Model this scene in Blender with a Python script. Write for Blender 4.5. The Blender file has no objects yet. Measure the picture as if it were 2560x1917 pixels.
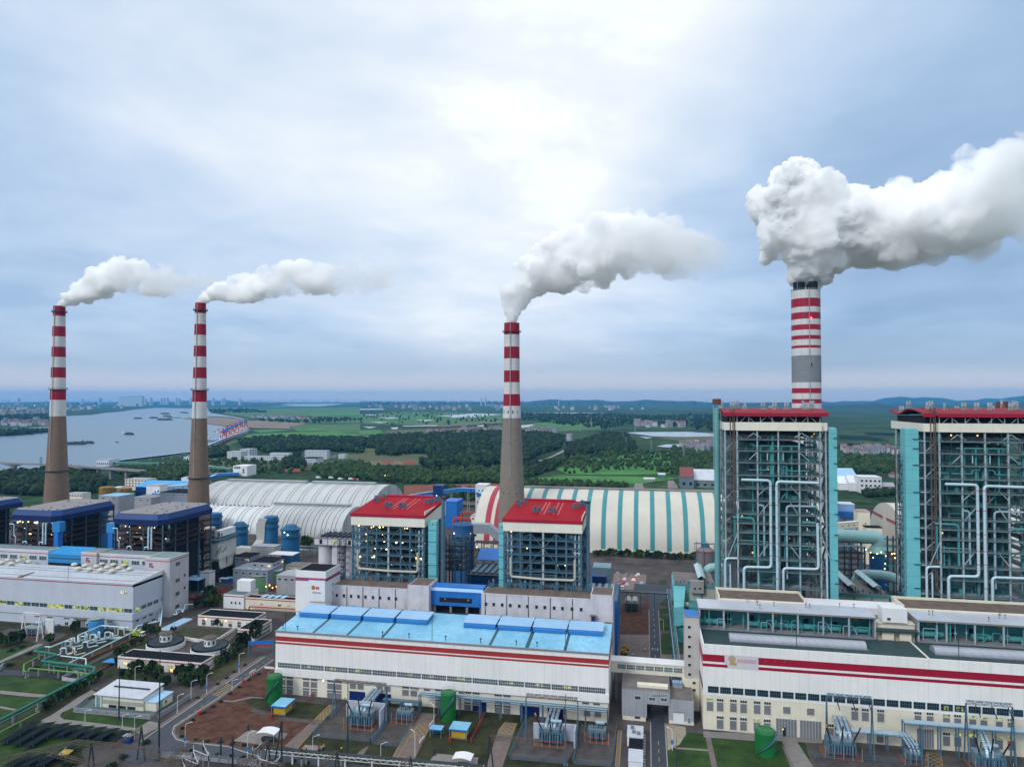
import bpy, math, random
from mathutils import Vector
D=bpy.data; SC=bpy.context.scene; COL=SC.collection
R_=math.radians; PI=math.pi
rnd=random.Random(7)
ORD=('first','second','third','fourth','fifth','sixth','seventh','eighth')
# ---------------------------------------------------------------- survey: photo readings turned into places on the ground
FPX=1720.; HC=120.
YAW=math.atan(335/FPX); PIT=math.atan(39.5/FPX)
cyw,syw=math.cos(YAW),math.sin(YAW); cpt,spt=math.cos(PIT),math.sin(PIT)
fwd=(-syw*cpt,cyw*cpt,spt); rgt=(cyw,syw,0.); upv=(syw*spt,-cyw*spt,cpt)
RG={0:(0,0,1.1578),1:(0,940,.28986),2:(0,1340,.3484),3:(500,1100,.28986),4:(1080,1100,.28986),5:(600,1450,.2893),6:(1160,1450,.2893),7:(1680,960,.3978),8:(1680,1430,.3978),
9:(0,960,.4069),10:(900,960,.4069),'a':(0,1560,.2156),'b':(400,1640,.18987),'c':(780,1700,.18987),'d':(1180,1680,.20796),'e':(2100,1680,.20796),'f':(1780,990,.18724),'g':(2080,1100,.25375),
'h':(240,1150,.17179),'i':(1100,1200,.1812),'j':(1620,1340,.13284),'k':(1680,1480,.19892),'l':(0,1220,.13562),'m':(60,560,.4069),'n':(1160,480,.3502),'o':(1800,380,.3866)}
def ray(k,x,y):
    a,b,s=RG[k]; u=(a+x*s-1280)/FPX; v=-(b+y*s-958.5)/FPX
    return [fwd[i]+u*rgt[i]+v*upv[i] for i in range(3)]
def G(k,x,y,z=0.):
    d=ray(k,x,y); t=(z-HC)/d[2]; return (d[0]*t,d[1]*t,z)
def YP(k,x,y,Y):
    d=ray(k,x,y); t=Y/d[1]; return (d[0]*t,Y,HC+d[2]*t)
def HV(k,x,y,X,Y):
    d=ray(k,x,y); return HC+d[2]*math.hypot(X,Y)/math.hypot(d[0],d[1])
def GS(k,pts,z=0.): return [G(k,x,y,z) for x,y in pts]
# ---------------------------------------------------------------- materials
def lin(c): return tuple(((x/255)/12.92 if x<=10 else ((x/255+.055)/1.055)**2.4) for x in c)
MATS={}
def mat(name,col,rough=.7,metal=0.,var=.18,scale=.15,streak=0.,seam=None,spec=.3,col2=None,bump=0.,rust=0.):
    if name in MATS: return MATS[name]
    m=D.materials.new(name); m.use_nodes=True; nt=m.node_tree; N=nt.nodes; L=nt.links
    b=N['Principled BSDF']; b.inputs['Roughness'].default_value=rough; b.inputs['Metallic'].default_value=metal
    b.inputs['Specular IOR Level'].default_value=spec
    geo=N.new('ShaderNodeNewGeometry'); pos=geo.outputs['Position']
    def mix(fac,a,bb,mode='MIX'):
        x=N.new('ShaderNodeMix'); x.data_type='RGBA'; x.blend_type=mode
        if hasattr(fac,'links'): L.new(fac,x.inputs[0])
        else: x.inputs[0].default_value=fac
        for s,val in ((6,a),(7,bb)):
            if hasattr(val,'links'): L.new(val,x.inputs[s])
            else: x.inputs[s].default_value=(*val,1)
        return x.outputs[2]
    def noise(sc,vec=None,det=4,rough=.6):
        n=N.new('ShaderNodeTexNoise'); n.inputs['Scale'].default_value=sc; n.inputs['Detail'].default_value=det; n.inputs['Roughness'].default_value=rough
        L.new(vec or pos,n.inputs['Vector']); return n.outputs['Fac']
    def rng(v,a,bb,c=0.,d=1.):
        r=N.new('ShaderNodeMapRange'); L.new(v,r.inputs[0])
        for i,q in enumerate((a,bb,c,d)): r.inputs[i+1].default_value=q
        return r.outputs[0]
    dark=tuple(x*(1-var) for x in col); lite=tuple(min(1,x*(1+var*.6)) for x in col)
    c=mix(rng(noise(scale),.3,.7),dark,col2 or lite)
    c=mix(rng(noise(scale*9,det=2),.3,.75,0,.5*var/.18 if var<.3 else .5),c,dark)
    if streak:
        mp=N.new('ShaderNodeMapping'); mp.inputs['Scale'].default_value=(1,1,.06); L.new(pos,mp.inputs[0])
        c=mix(rng(noise(.8,mp.outputs[0],5),.5,.8,0,streak),c,tuple(x*.35 for x in col))
    if rust:
        mp=N.new('ShaderNodeMapping'); mp.inputs['Scale'].default_value=(1,1,.1); L.new(pos,mp.inputs[0])
        c=mix(rng(noise(.5,mp.outputs[0],5),.6,.72,0,rust),c,(.16,.07,.03))
    if seam:
        sx,sz,amt=seam
        sep=N.new('ShaderNodeSeparateXYZ'); L.new(pos,sep.inputs[0])
        def M(op,a,bb=None):
            n=N.new('ShaderNodeMath'); n.operation=op
            for i,q in enumerate((a,bb)):
                if q is None: continue
                if hasattr(q,'links'): L.new(q,n.inputs[i])
                else: n.inputs[i].default_value=q
            return n.outputs[0]
        fs=[]
        if sx: fs.append(M('LESS_THAN',M('FRACT',M('DIVIDE',M('ADD',M('ADD',sep.outputs[0],sep.outputs[1]),900.),sx)),.22/sx))
        if sz: fs.append(M('LESS_THAN',M('FRACT',M('DIVIDE',M('ADD',sep.outputs[2],50.),sz)),.2/sz))
        f=fs[0] if len(fs)==1 else M('MAXIMUM',fs[0],fs[1])
        c=mix(M('MULTIPLY',f,amt),c,tuple(x*.3 for x in col))
    L.new(c,b.inputs['Base Color'])
    if bump:
        bp=N.new('ShaderNodeBump'); bp.inputs['Strength'].default_value=bump; bp.inputs['Distance'].default_value=.3
        L.new(noise(scale*4),bp.inputs['Height']); L.new(bp.outputs[0],b.inputs['Normal'])
    MATS[name]=m; return m
def emis(name,col,st,samp=True,vary=0):
    if name in MATS: return MATS[name]
    m=D.materials.new(name); m.use_nodes=True; nt=m.node_tree; b=nt.nodes['Principled BSDF']
    b.inputs['Base Color'].default_value=(.02,.02,.02,1); b.inputs['Emission Color'].default_value=(*col,1); b.inputs['Emission Strength'].default_value=st
    if vary:
        g=nt.nodes.new('ShaderNodeNewGeometry'); n=nt.nodes.new('ShaderNodeTexNoise'); n.inputs['Scale'].default_value=vary; n.inputs['Detail'].default_value=3; nt.links.new(g.outputs['Position'],n.inputs['Vector'])
        r=nt.nodes.new('ShaderNodeMapRange'); nt.links.new(n.outputs['Fac'],r.inputs[0])
        for i,q in enumerate((.38,.66,.05,st*2)): r.inputs[i+1].default_value=q
        nt.links.new(r.outputs[0],b.inputs['Emission Strength'])
    if not samp:
        try: m.cycles.emission_sampling='NONE'
        except Exception: pass
    MATS[name]=m; return m
white=mat('white_paint',(.80,.79,.775),.55,var=.09,scale=.06,streak=.2,seam=(3.2,0,.13))
whitep=mat('white_plain',(.72,.73,.74),.6,var=.08,streak=.15)
wstain=mat('stained_white_render',(.60,.59,.64),.8,var=.16,scale=.25,streak=.45,rust=.25)
cream=mat('cream_paint',(.74,.71,.60),.65,var=.07,streak=.14,seam=(4.,0,.1))
creamp=mat('cream_plain',(.72,.67,.54),.7,var=.1,streak=.2)
redp=mat('red_stripe_paint',(.36,.035,.035),.55,var=.15,streak=.15)
crim=mat('crimson_paint',(.33,.008,.035),.5,var=.08,seam=(1.2,0,.2))
redroof=mat('red_sheet_roof',(.34,.003,.012),.65,var=.25,scale=.12,spec=.1,rust=.1,seam=(1.1,0,.25))
blueroof=mat('light_blue_sheet_roof',(.18,.50,.74),.4,var=.25,scale=.06,seam=(1.,0,.35),col2=(.32,.65,.84),rust=.06)
bluemon=mat('blue_monitor_sheet',(.03,.20,.52),.42,var=.15,seam=(1.,0,.25))
bluedeep=mat('deep_blue_paint',(.003,.036,.16),.5,var=.15)
bluenavy=mat('navy_fascia',(.003,.016,.09),.5,var=.15,seam=(2.,0,.3))
bluemid=mat('mid_blue_sheet',(.02,.16,.52),.5,var=.15,seam=(2.,0,.25))
blueabs=mat('blue_tower_paint',(.012,.085,.24),.6,var=.25,streak=.3,seam=(0,3.,.4))
bluedoor=mat('blue_roller_door',(.004,.02,.15),.6,var=.2,seam=(0,.5,.3))
lblue=mat('pale_blue_sheet',(.30,.50,.72),.5,var=.1,seam=(1.5,0,.2))
teal=mat('light_teal_sheet',(.15,.48,.53),.5,var=.12,streak=.12,seam=(0,5.,.4))
tealm=mat('teal_paint',(.07,.30,.31),.6,var=.25,streak=.2)
teald=mat('dark_teal_steel',(.05,.15,.165),.6,var=.3)
stl=mat('pale_grey_steel',(.35,.43,.47),.6,var=.25,rust=.1)
stlb=mat('blue_grey_steel',(.07,.15,.215),.6,var=.3)
stld=mat('dark_steel',(.024,.04,.05),.6,var=.3)
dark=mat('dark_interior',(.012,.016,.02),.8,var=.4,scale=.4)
grating=mat('platform_grating',(.13,.20,.21),.7,var=.3)
pipew=mat('white_pipe_cladding',(.50,.66,.74),.4,.15,var=.08,seam=(0,4.,.3))
pipeb=mat('pale_blue_pipe',(.30,.43,.52),.4,.1,var=.1,seam=(3.,0,.25))
pipet=mat('teal_pipe',(.06,.30,.31),.5,var=.2)
pipeg=mat('green_pipe',(.012,.17,.12),.45,var=.2)
pipel=mat('light_green_pipe',(.11,.30,.06),.5,var=.2)
rail=mat('railing_steel',(.30,.33,.34),.6,var=.2)
conc=mat('grey_concrete',(.24,.24,.255),.85,var=.2,streak=.3,bump=.2)
concd=mat('stained_concrete_roof',(.17,.155,.15),.9,var=.35,scale=.2)
brownc=mat('brown_flat_roof',(.15,.115,.095),.9,var=.35,scale=.3)
greyroof=mat('grey_roof_felt',(.24,.23,.24),.85,var=.15,scale=.1)
blackroof=mat('black_bitumen_roof',(.013,.015,.02),.85,var=.4,scale=.5,spec=.05)
metalroof=mat('pale_metal_roof',(.52,.56,.62),.45,.2,var=.14,scale=.12,seam=(4.,0,.25),rust=.08)
whiteroof=mat('white_metal_roof',(.70,.71,.73),.5,var=.1,streak=.1,rust=.15)
glassd=mat('dark_glass',(.02,.03,.035),.12,var=.3,spec=.6)
glassb=mat('blue_green_glass',(.05,.09,.10),.12,var=.4,scale=1.,spec=.6)
louv=mat('grey_louvre',(.20,.21,.23),.6,var=.2,seam=(0,.5,.35))
framew=mat('white_window_frame',(.60,.62,.62),.5,var=.1)
lit=emis('lit_window_glow',(.50,.58,.12),.55,True,.9); litw=emis('lit_window_warm',(.9,.62,.2),1.,True,.8)
lampw=emis('lamp_glow',(1.,.62,.22),4.5); lampc=emis('cool_lamp_glow',(.75,.95,.85),4.); lampr=emis('red_warning_glow',(1.,.05,.03),14.)
asph=mat('asphalt',(.055,.065,.08),.8,var=.2,scale=.2)
asphd=mat('dark_asphalt',(.036,.047,.062),.7,var=.2,scale=.2)
kerbm=mat('kerb_stone',(.34,.33,.33),.85,var=.2)
linew=mat('road_paint_white',(.55,.55,.55),.7,var=.3,scale=2.)
liney=mat('road_paint_yellow',(.48,.34,.08),.7,var=.25,scale=2.)
pave=mat('pale_paving',(.21,.195,.185),.9,var=.2,scale=.3,seam=(3.,0,.25))
paver=mat('pink_paving',(.165,.13,.12),.9,var=.25,scale=.5)
yard=mat('yard_gravel',(.066,.058,.058),.95,var=.5,scale=.06,col2=(.115,.10,.095))
dirt=mat('red_brown_dirt',(.095,.036,.022),.95,var=.55,scale=.3,col2=(.14,.062,.038),bump=.6)
slab=mat('wet_concrete_pad',(.075,.066,.064),.6,var=.5,scale=.25)
grass=mat('grass_lawn',(.018,.033,.010),.95,var=.65,scale=.14,col2=(.055,.055,.02),bump=.5)
grassb=mat('bright_grass_lawn',(.016,.062,.008),.95,var=.6,scale=.13,col2=(.042,.092,.016),bump=.5)
leafm=mat('leaves',(.026,.075,.018),.8,var=.6,scale=.4,col2=(.07,.13,.026))
leafd=mat('dark_leaves',(.012,.034,.018),.85,var=.5,scale=.25,col2=(.022,.055,.02))
bark=mat('bark',(.08,.06,.045),.9)
gtank=mat('green_tank_paint',(.010,.15,.035),.5,var=.2,streak=.25,seam=(0,2.1,.35))
gtank2=mat('pale_green_tank',(.12,.27,.15),.6,var=.15,streak=.2)
ytank=mat('ochre_tank',(.28,.16,.03),.7,var=.25,streak=.35)
yellow=mat('yellow_cabinet',(.50,.32,.02),.6,var=.15)
redm=mat('red_fire_paint',(.38,.02,.02),.5)
xfm=mat('transformer_grey',(.16,.22,.26),.5,var=.25)
insul=mat('brown_insulator',(.025,.015,.015),.3)
rustst=mat('weathered_brown_steel',(.13,.10,.08),.7,var=.35)
solar=mat('solar_panel',(.005,.008,.02),.6,var=.3,seam=(1.6,0,.5),spec=.08)
# ---------------------------------------------------------------- mesh builder
class MB:
    def __init__(s,*mats): s.v=[]; s.f=[]; s.mi=[]; s.cur=0; s.mats=list(mats)
    def use(s,m):
        if m not in s.mats: s.mats.append(m)
        s.cur=s.mats.index(m); return s
    def add(s,vs,fs):
        o=len(s.v); s.v.extend(vs)
        for f in fs: s.f.append([i+o for i in f]); s.mi.append(s.cur)
        return s
    def box(s,x0,x1,y0,y1,z0,z1):
        return s.add([(x0,y0,z0),(x1,y0,z0),(x1,y1,z0),(x0,y1,z0),(x0,y0,z1),(x1,y0,z1),(x1,y1,z1),(x0,y1,z1)],
          [(0,3,2,1),(4,5,6,7),(0,1,5,4),(1,2,6,5),(2,3,7,6),(3,0,4,7)])
    def boxr(s,cx,cy,lx,ly,z0,z1,a=0):
        c,n=math.cos(a),math.sin(a); P=[(cx+u*c-w*n,cy+u*n+w*c) for u,w in ((-lx/2,-ly/2),(lx/2,-ly/2),(lx/2,ly/2),(-lx/2,ly/2))]
        return s.prism(P,z0,z1)
    def prism(s,P,z0,z1):
        n=len(P)
        return s.add([(x,y,z0) for x,y in P]+[(x,y,z1) for x,y in P],[list(range(n-1,-1,-1)),list(range(n,2*n))]+[(i,(i+1)%n,n+(i+1)%n,n+i) for i in range(n)])
    def hull2(s,A,B):   # two matching loops joined and capped
        n=len(A)
        return s.add(list(A)+list(B),[list(range(n-1,-1,-1)),list(range(n,2*n))]+[(i,(i+1)%n,n+(i+1)%n,n+i) for i in range(n)])
    def beam(s,p,q,w,h=None):
        h=h or w; p=Vector(p); q=Vector(q); d=(q-p)
        if d.length<1e-6: return s
        d.normalize(); a=Vector((0,0,1)) if abs(d.z)<.95 else Vector((0,1,0))
        u=d.cross(a).normalized()*w/2; v=u.normalized().cross(d).normalized()*h/2
        A=[p-u-v,p+u-v,p+u+v,p-u+v]; B=[q-u-v,q+u-v,q+u+v,q-u+v]
        return s.hull2([tuple(x) for x in A],[tuple(x) for x in B])
    def ring(s,c,d,r,n):
        d=Vector(d).normalized(); a=Vector((0,0,1)) if abs(d.z)<.9 else Vector((1,0,0))
        u=d.cross(a).normalized(); v=u.cross(d).normalized(); c=Vector(c)
        return [tuple(c+u*(r*math.cos(t))+v*(r*math.sin(t))) for t in [2*PI*i/n for i in range(n)]]
    def cyl(s,p,q,r,r1=None,n=12):
        d=Vector(q)-Vector(p); return s.hull2(s.ring(p,d,r,n),s.ring(q,d,r if r1 is None else r1,n))
    def tube(s,pts,r,n=8,bend=None):
        P=[Vector(p) for p in pts]; bend=bend or r*2.2; Q=[P[0]]
        for i in range(1,len(P)-1):
            a=(P[i-1]-P[i]); b=(P[i+1]-P[i]); k=min(bend,a.length*.48,b.length*.48); a.normalize(); b.normalize()
            for t in (0,.25,.5,.75,1): Q.append((P[i]+a*k)*(1-t)**2+P[i]*2*t*(1-t)+(P[i]+b*k)*t*t)
        Q.append(P[-1]); rings=[]; u=None
        for i,c in enumerate(Q):
            d=(Q[min(i+1,len(Q)-1)]-Q[max(i-1,0)]).normalized()
            if u is None:
                a=Vector((0,0,1)) if abs(d.z)<.9 else Vector((1,0,0)); u=d.cross(a).normalized()
            else: u=(u-d*u.dot(d)).normalized()
            v=u.cross(d).normalized()
            rings.append([tuple(c+u*(r*math.cos(t))+v*(r*math.sin(t))) for t in [2*PI*j/n for j in range(n)]])
        vs=[p for g in rings for p in g]; fs=[]
        for i in range(len(rings)-1):
            for j in range(n): fs.append((i*n+j,i*n+(j+1)%n,(i+1)*n+(j+1)%n,(i+1)*n+j))
        m=len(rings)-1; fs.append(tuple(range(n-1,-1,-1))); fs.append(tuple(m*n+j for j in range(n)))
        return s.add(vs,fs)
    def lathe(s,cx,cy,prof,n=24):
        vs=[(cx+r*math.cos(2*PI*j/n),cy+r*math.sin(2*PI*j/n),z) for r,z in prof for j in range(n)]; fs=[]
        for i in range(len(prof)-1):
            for j in range(n): fs.append((i*n+j,i*n+(j+1)%n,(i+1)*n+(j+1)%n,(i+1)*n+j))
        k=(len(prof)-1)*n
        if prof[-1][0]>.01: fs.append(tuple(k+j for j in range(n)))
        return s.add(vs,fs)
    def poly(s,P): return s.add([tuple(p) for p in P],[list(range(len(P)))])
    def sph(s,c,r,n=8,m=5,sz=1.):
        vs=[(c[0],c[1],c[2]-r*sz)]+[(c[0]+r*math.sin(PI*i/m)*math.cos(2*PI*j/n),c[1]+r*math.sin(PI*i/m)*math.sin(2*PI*j/n),c[2]-r*sz*math.cos(PI*i/m)) for i in range(1,m) for j in range(n)]+[(c[0],c[1],c[2]+r*sz)]
        fs=[(0,1+(j+1)%n,1+j) for j in range(n)]
        for i in range(m-2):
            for j in range(n): fs.append((1+i*n+j,1+i*n+(j+1)%n,1+(i+1)*n+(j+1)%n,1+(i+1)*n+j))
        t=len(vs)-1; o=1+(m-2)*n; fs+=[(o+j,o+(j+1)%n,t) for j in range(n)]
        return s.add(vs,fs)
    def mesh(s,name,off=(0,0,0),smooth=None):
        me=D.meshes.new(name); ox,oy,oz=off
        me.from_pydata([(x-ox,y-oy,z-oz) for x,y,z in s.v],[],s.f); me.update()
        for m in s.mats: me.materials.append(m)
        if len(s.mats)>1: me.polygons.foreach_set('material_index',s.mi)
        if smooth:
            me.polygons.foreach_set('use_smooth',[True]*len(me.polygons)); me.set_sharp_from_angle(angle=R_(smooth))
        return me
WL={}
def link(o,parent=None,world=(0,0,0)):
    COL.objects.link(o); WL[o.name]=world
    if parent is not None: o.parent=parent
    return o
def props(o,label=None,cat=None,group=None,kind=None):
    for k,v in (('label',label),('category',cat),('group',group),('kind',kind)):
        if v: o[k]=v
    return o
def thing(name,label,cat,loc,group=None,kind=None):
    o=D.objects.new(name,None); o.empty_display_size=.5; o.location=loc; link(o,None,tuple(loc)); return props(o,label,cat,group,kind)
def part(name,mb,parent,smooth=None,label=None):
    w=WL[parent.name]; me=mb.mesh(name,w,smooth); o=D.objects.new(name,me); link(o,parent,w)
    if label: o['label']=label
    return o
def single(name,mb,label,cat,group=None,kind=None,smooth=None,loc=None):
    if loc is None:
        xs=[p[0] for p in mb.v]; ys=[p[1] for p in mb.v]; zs=[p[2] for p in mb.v]; loc=((min(xs)+max(xs))/2,(min(ys)+max(ys))/2,min(zs))
    o=D.objects.new(name,mb.mesh(name,loc,smooth)); o.location=loc; link(o,None,loc); return props(o,label,cat,group,kind)
def struct(name,mb,smooth=None):
    o=D.objects.new(name,mb.mesh(name,(0,0,0),smooth)); link(o); o['kind']='structure'; return o
SHN=[0]
def sheet(name,pts,m,z):
    SHN[0]+=1; z+=.0003*SHN[0]
    return struct(name,MB(m).poly([(p[0],p[1],z) for p in pts]))
def inst(name,me,parent,loc,rz=0.):
    w=WL[parent.name] if parent is not None else (0,0,0); o=D.objects.new(name,me)
    o.location=(loc[0]-w[0],loc[1]-w[1],loc[2]-w[2]); o.rotation_euler=(0,0,rz); link(o,parent,tuple(loc)); return o
def dup(t,loc,label=None,rz=0.,group=None):
    c=t.copy(); c.location=loc; c.rotation_euler=(0,0,rz); link(c,None,tuple(loc))
    if label: c['label']=label
    if group: c['group']=group
    for ch in list(t.children):
        d=ch.copy(); COL.objects.link(d); WL[d.name]=loc; d.parent=c
        for g in list(ch.children):
            e=g.copy(); COL.objects.link(e); WL[e.name]=loc; e.parent=d
    return c
_win={}
def winmesh(w,h,style,nx=1,ny=1,name='window'):
    k=(round(w,2),round(h,2),style,nx,ny)
    if k in _win: return _win[k]
    gl={'dark':glassd,'blue':glassb,'lit':lit,'warm':litw,'louvre':louv,'door':bluedoor,'band':glassd,'bandb':glassb,'grey':xfm,'gdoor':louv,'white':whitep}[style]
    fr={'door':bluedoor,'band':stlb,'bandb':stl,'dark':framew,'louvre':creamp}.get(style,framew)
    b=MB(gl,fr); b.box(-w/2,w/2,-.05,.08,0,h); b.use(fr); t=.12
    b.box(-w/2-.06,w/2+.06,-.11,-.04,-t,0.02); b.box(-w/2-.06,w/2+.06,-.11,-.04,h-.02,h+t)
    b.box(-w/2-t,-w/2+.02,-.115,-.04,-t,h+t); b.box(w/2-.02,w/2+t,-.115,-.04,-t,h+t)
    for i in range(1,nx): x=-w/2+w*i/nx; b.box(x-.05,x+.05,-.1,-.03,.01,h-.01)
    for i in range(1,ny): z=h*i/ny; b.box(-w/2+.01,w/2-.01,-.095,-.035,z-.05,z+.05)
    me=b.mesh(name); _win[k]=me; return me
def win(parent,x,y,z,w,h,style='dark',face='f',nx=1,ny=1,name='window'):
    return inst(name,winmesh(w,h,style,nx,ny,name),parent,(x,y,z),{'f':0,'r':PI/2,'l':-PI/2,'b':PI}[face])
# ---------------------------------------------------------------- world, sun, camera, colour management
W=D.worlds.new("World"); SC.world=W; W.use_nodes=True; nt=W.node_tree; N=nt.nodes; L=nt.links
bg=N['Background']; bg.inputs[1].default_value=1.
SUN_EL,SUN_AZ=R_(36),R_(212)       # a veiled sun, behind the camera to the left
sky=N.new('ShaderNodeTexSky'); sky.sky_type='NISHITA'; sky.sun_disc=False; sky.sun_elevation=SUN_EL; sky.sun_rotation=SUN_AZ
def wm(op,a,b=None,c=None):
    n=N.new('ShaderNodeMath'); n.operation=op
    for i,q in enumerate((a,b,c)):
        if q is None: continue
        if hasattr(q,'links'): L.new(q,n.inputs[i])
        else: n.inputs[i].default_value=q
    return n.outputs[0]
def wmix(f,a,b):
    x=N.new('ShaderNodeMix'); x.data_type='RGBA'
    if hasattr(f,'links'): L.new(f,x.inputs[0])
    else: x.inputs[0].default_value=f
    for s,v in ((6,a),(7,b)):
        if hasattr(v,'links'): L.new(v,x.inputs[s])
        else: x.inputs[s].default_value=(*v,1)
    return x.outputs[2]
def wrng(v,a,b,c=0.,d=1.,sm=False):
    r=N.new('ShaderNodeMapRange'); L.new(v,r.inputs[0])
    if sm: r.interpolation_type='SMOOTHSTEP'
    for i,q in enumerate((a,b,c,d)): r.inputs[i+1].default_value=q
    return r.outputs[0]
tc=N.new('ShaderNodeTexCoord'); dirv=tc.outputs['Generated']
sep=N.new('ShaderNodeSeparateXYZ'); L.new(dirv,sep.inputs[0]); dx,dy,dz=sep.outputs
up=wm('MAXIMUM',dz,0.)
# the cloud deck as a plane overhead: direction / height
inv=wm('DIVIDE',1.,wm('ADD',up,.16))
cmb=N.new('ShaderNodeCombineXYZ'); L.new(wm('MULTIPLY',dx,inv),cmb.inputs[0]); L.new(wm('MULTIPLY',dy,inv),cmb.inputs[1]); L.new(wm('MULTIPLY',up,1.4),cmb.inputs[2])
def wnoise(sc,det,dist,off,rough=.55):
    mp=N.new('ShaderNodeMapping'); mp.inputs['Location'].default_value=off; L.new(cmb.outputs[0],mp.inputs[0])
    n=N.new('ShaderNodeTexNoise'); n.inputs['Scale'].default_value=sc; n.inputs['Detail'].default_value=det; n.inputs['Roughness'].default_value=rough; n.inputs['Distortion'].default_value=dist
    L.new(mp.outputs[0],n.inputs['Vector']); return n.outputs['Fac']
n1=wnoise(1.1,6,.4,(3.1,1.2,.3)); n2=wnoise(2.6,7,.3,(.4,7.7,2.)); n3=wnoise(.5,3,.2,(8.,2.,1.))
def lobe(az,el,w):        # how near a direction is to one part of the sky
    v=(-math.sin(az)*math.cos(el),math.cos(az)*math.cos(el),math.sin(el))
    d=wm('ADD',wm('ADD',wm('MULTIPLY',dx,v[0]),wm('MULTIPLY',dy,v[1])),wm('MULTIPLY',dz,v[2]))
    return wrng(d,math.cos(w),1.,0.,1.,True)
bright=lobe(YAW+R_(2),R_(31),R_(38)); darkr=lobe(YAW-R_(31),R_(10),R_(25)); darkl=lobe(YAW+R_(33),R_(14),R_(32))
cov=wm('ADD',wm('MULTIPLY',wm('SUBTRACT',n1,.5),.9),wm('MULTIPLY',wm('SUBTRACT',n2,.5),.5))
cov=wm('ADD',cov,wm('MULTIPLY',wm('SUBTRACT',n3,.5),.5))
val=wm('ADD',wm('ADD',.58,wm('MULTIPLY',cov,.85)),wm('MULTIPLY',bright,.29))
val=wm('SUBTRACT',val,wm('MULTIPLY',darkr,.44)); val=wm('SUBTRACT',val,wm('MULTIPLY',darkl,.16))
val=wm('ADD',val,wrng(dz,.45,.85,0,.55,True))
cr=N.new('ShaderNodeValToRGB'); L.new(wm('MULTIPLY',val,.8),cr.inputs[0]); e=cr.color_ramp.elements
e[0].position=.0; e[0].color=(.29,.43,.64,1); e[1].position=1.; e[1].color=(1.4,1.47,1.55,1)
for p,c in ((.22,(.40,.55,.77)),(.40,(.55,.69,.88)),(.58,(.72,.82,.95)),(.74,(.91,.96,1.02))):
    q=e.new(p); q.color=(*c,1)
hz=wrng(dz,.0,.10,1.,0.,True); hz0=wrng(dz,.0,.05,1.,0.,True)
cloud=wmix(wm('MULTIPLY',hz0,.9),wmix(wm('MULTIPLY',hz,.8),cr.outputs[0],(.68,.77,.92)),(1.9,1.5,1.16))
L.new(wmix(wrng(dz,.1,-.05,0,1),cloud,(.20,.30,.42)),bg.inputs[0])
# thin share of clear sky light above the deck
bg2=N.new('ShaderNodeBackground'); L.new(sky.outputs[0],bg2.inputs[0]); bg2.inputs[1].default_value=.05
ms=N.new('ShaderNodeMixShader'); ms.inputs[0].default_value=.85; L.new(bg2.outputs[0],ms.inputs[1]); L.new(bg.outputs[0],ms.inputs[2]); L.new(ms.outputs[0],N['World Output'].inputs[0])
sl=D.lights.new('sun','SUN'); sl.energy=1.5; sl.angle=R_(18); sl.color=(1.,.985,.96)
so=D.objects.new('sun',sl); so.rotation_euler=(PI/2-SUN_EL,0,PI-SUN_AZ); so.location=(0,0,400); COL.objects.link(so)
cam=D.cameras.new('camera'); cam.sensor_width=36.; cam.lens=FPX/2560*36; cam.clip_start=1.; cam.clip_end=250000.
co=D.objects.new('camera',cam); co.location=(0,0,HC); co.rotation_euler=(PI/2+PIT,0,YAW); COL.objects.link(co); SC.camera=co
vs=SC.view_settings; vs.view_transform='Standard'; vs.look='None'; vs.exposure=.2; vs.gamma=1.
cy=SC.cycles; cy.max_bounces=32; cy.diffuse_bounces=3; cy.glossy_bounces=3; cy.transmission_bounces=4; cy.transparent_max_bounces=16
cy.volume_bounces=32; cy.volume_step_rate=2.; cy.volume_max_steps=256; cy.use_denoising=True; cy.sample_clamp_indirect=6.; cy.use_light_tree=True
SC.render.film_transparent=False
# ---------------------------------------------------------------- land, water, hills
def landmat():
    m=D.materials.new('countryside'); m.use_nodes=True; nt=m.node_tree; N=nt.nodes; L=nt.links; b=N['Principled BSDF']; b.inputs['Roughness'].default_value=.95; b.inputs['Specular IOR Level'].default_value=.1
    g=N.new('ShaderNodeNewGeometry')
    def nz(sc,det,rough=.6):
        n=N.new('ShaderNodeTexNoise'); n.inputs['Scale'].default_value=sc; n.inputs['Detail'].default_value=det; n.inputs['Roughness'].default_value=rough; L.new(g.outputs['Position'],n.inputs['Vector']); return n.outputs['Fac']
    def ramp(f,st):
        r=N.new('ShaderNodeValToRGB'); L.new(f,r.inputs[0]); e=r.color_ramp.elements
        e[0].position,e[0].color=st[0][0],(*st[0][1],1); e[1].position,e[1].color=st[-1][0],(*st[-1][1],1)
        for p,c in st[1:-1]: q=e.new(p); q.color=(*c,1)
        return r.outputs[0]
    A=ramp(nz(.0016,9,.7),[(.34,(.012,.034,.016)),(.46,(.02,.05,.02)),(.56,(.04,.085,.028)),(.66,(.065,.095,.035)),(.75,(.09,.09,.05))])
    B=ramp(nz(.03,5,.7),[(.35,(.25,.25,.25)),(.65,(1.5,1.5,1.5))])
    x=N.new('ShaderNodeMix'); x.data_type='RGBA'; x.blend_type='MULTIPLY'; x.inputs[0].default_value=.9; L.new(A,x.inputs[6]); L.new(B,x.inputs[7]); L.new(x.outputs[2],b.inputs['Base Color']); return m
land=landmat()
S=26000
b=MB(land); b.add([(-S,-6000,0),(S,-6000,0),(S,S,0),(-S,S,0)],[(0,1,2,3)]); struct('ground',b)
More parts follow.
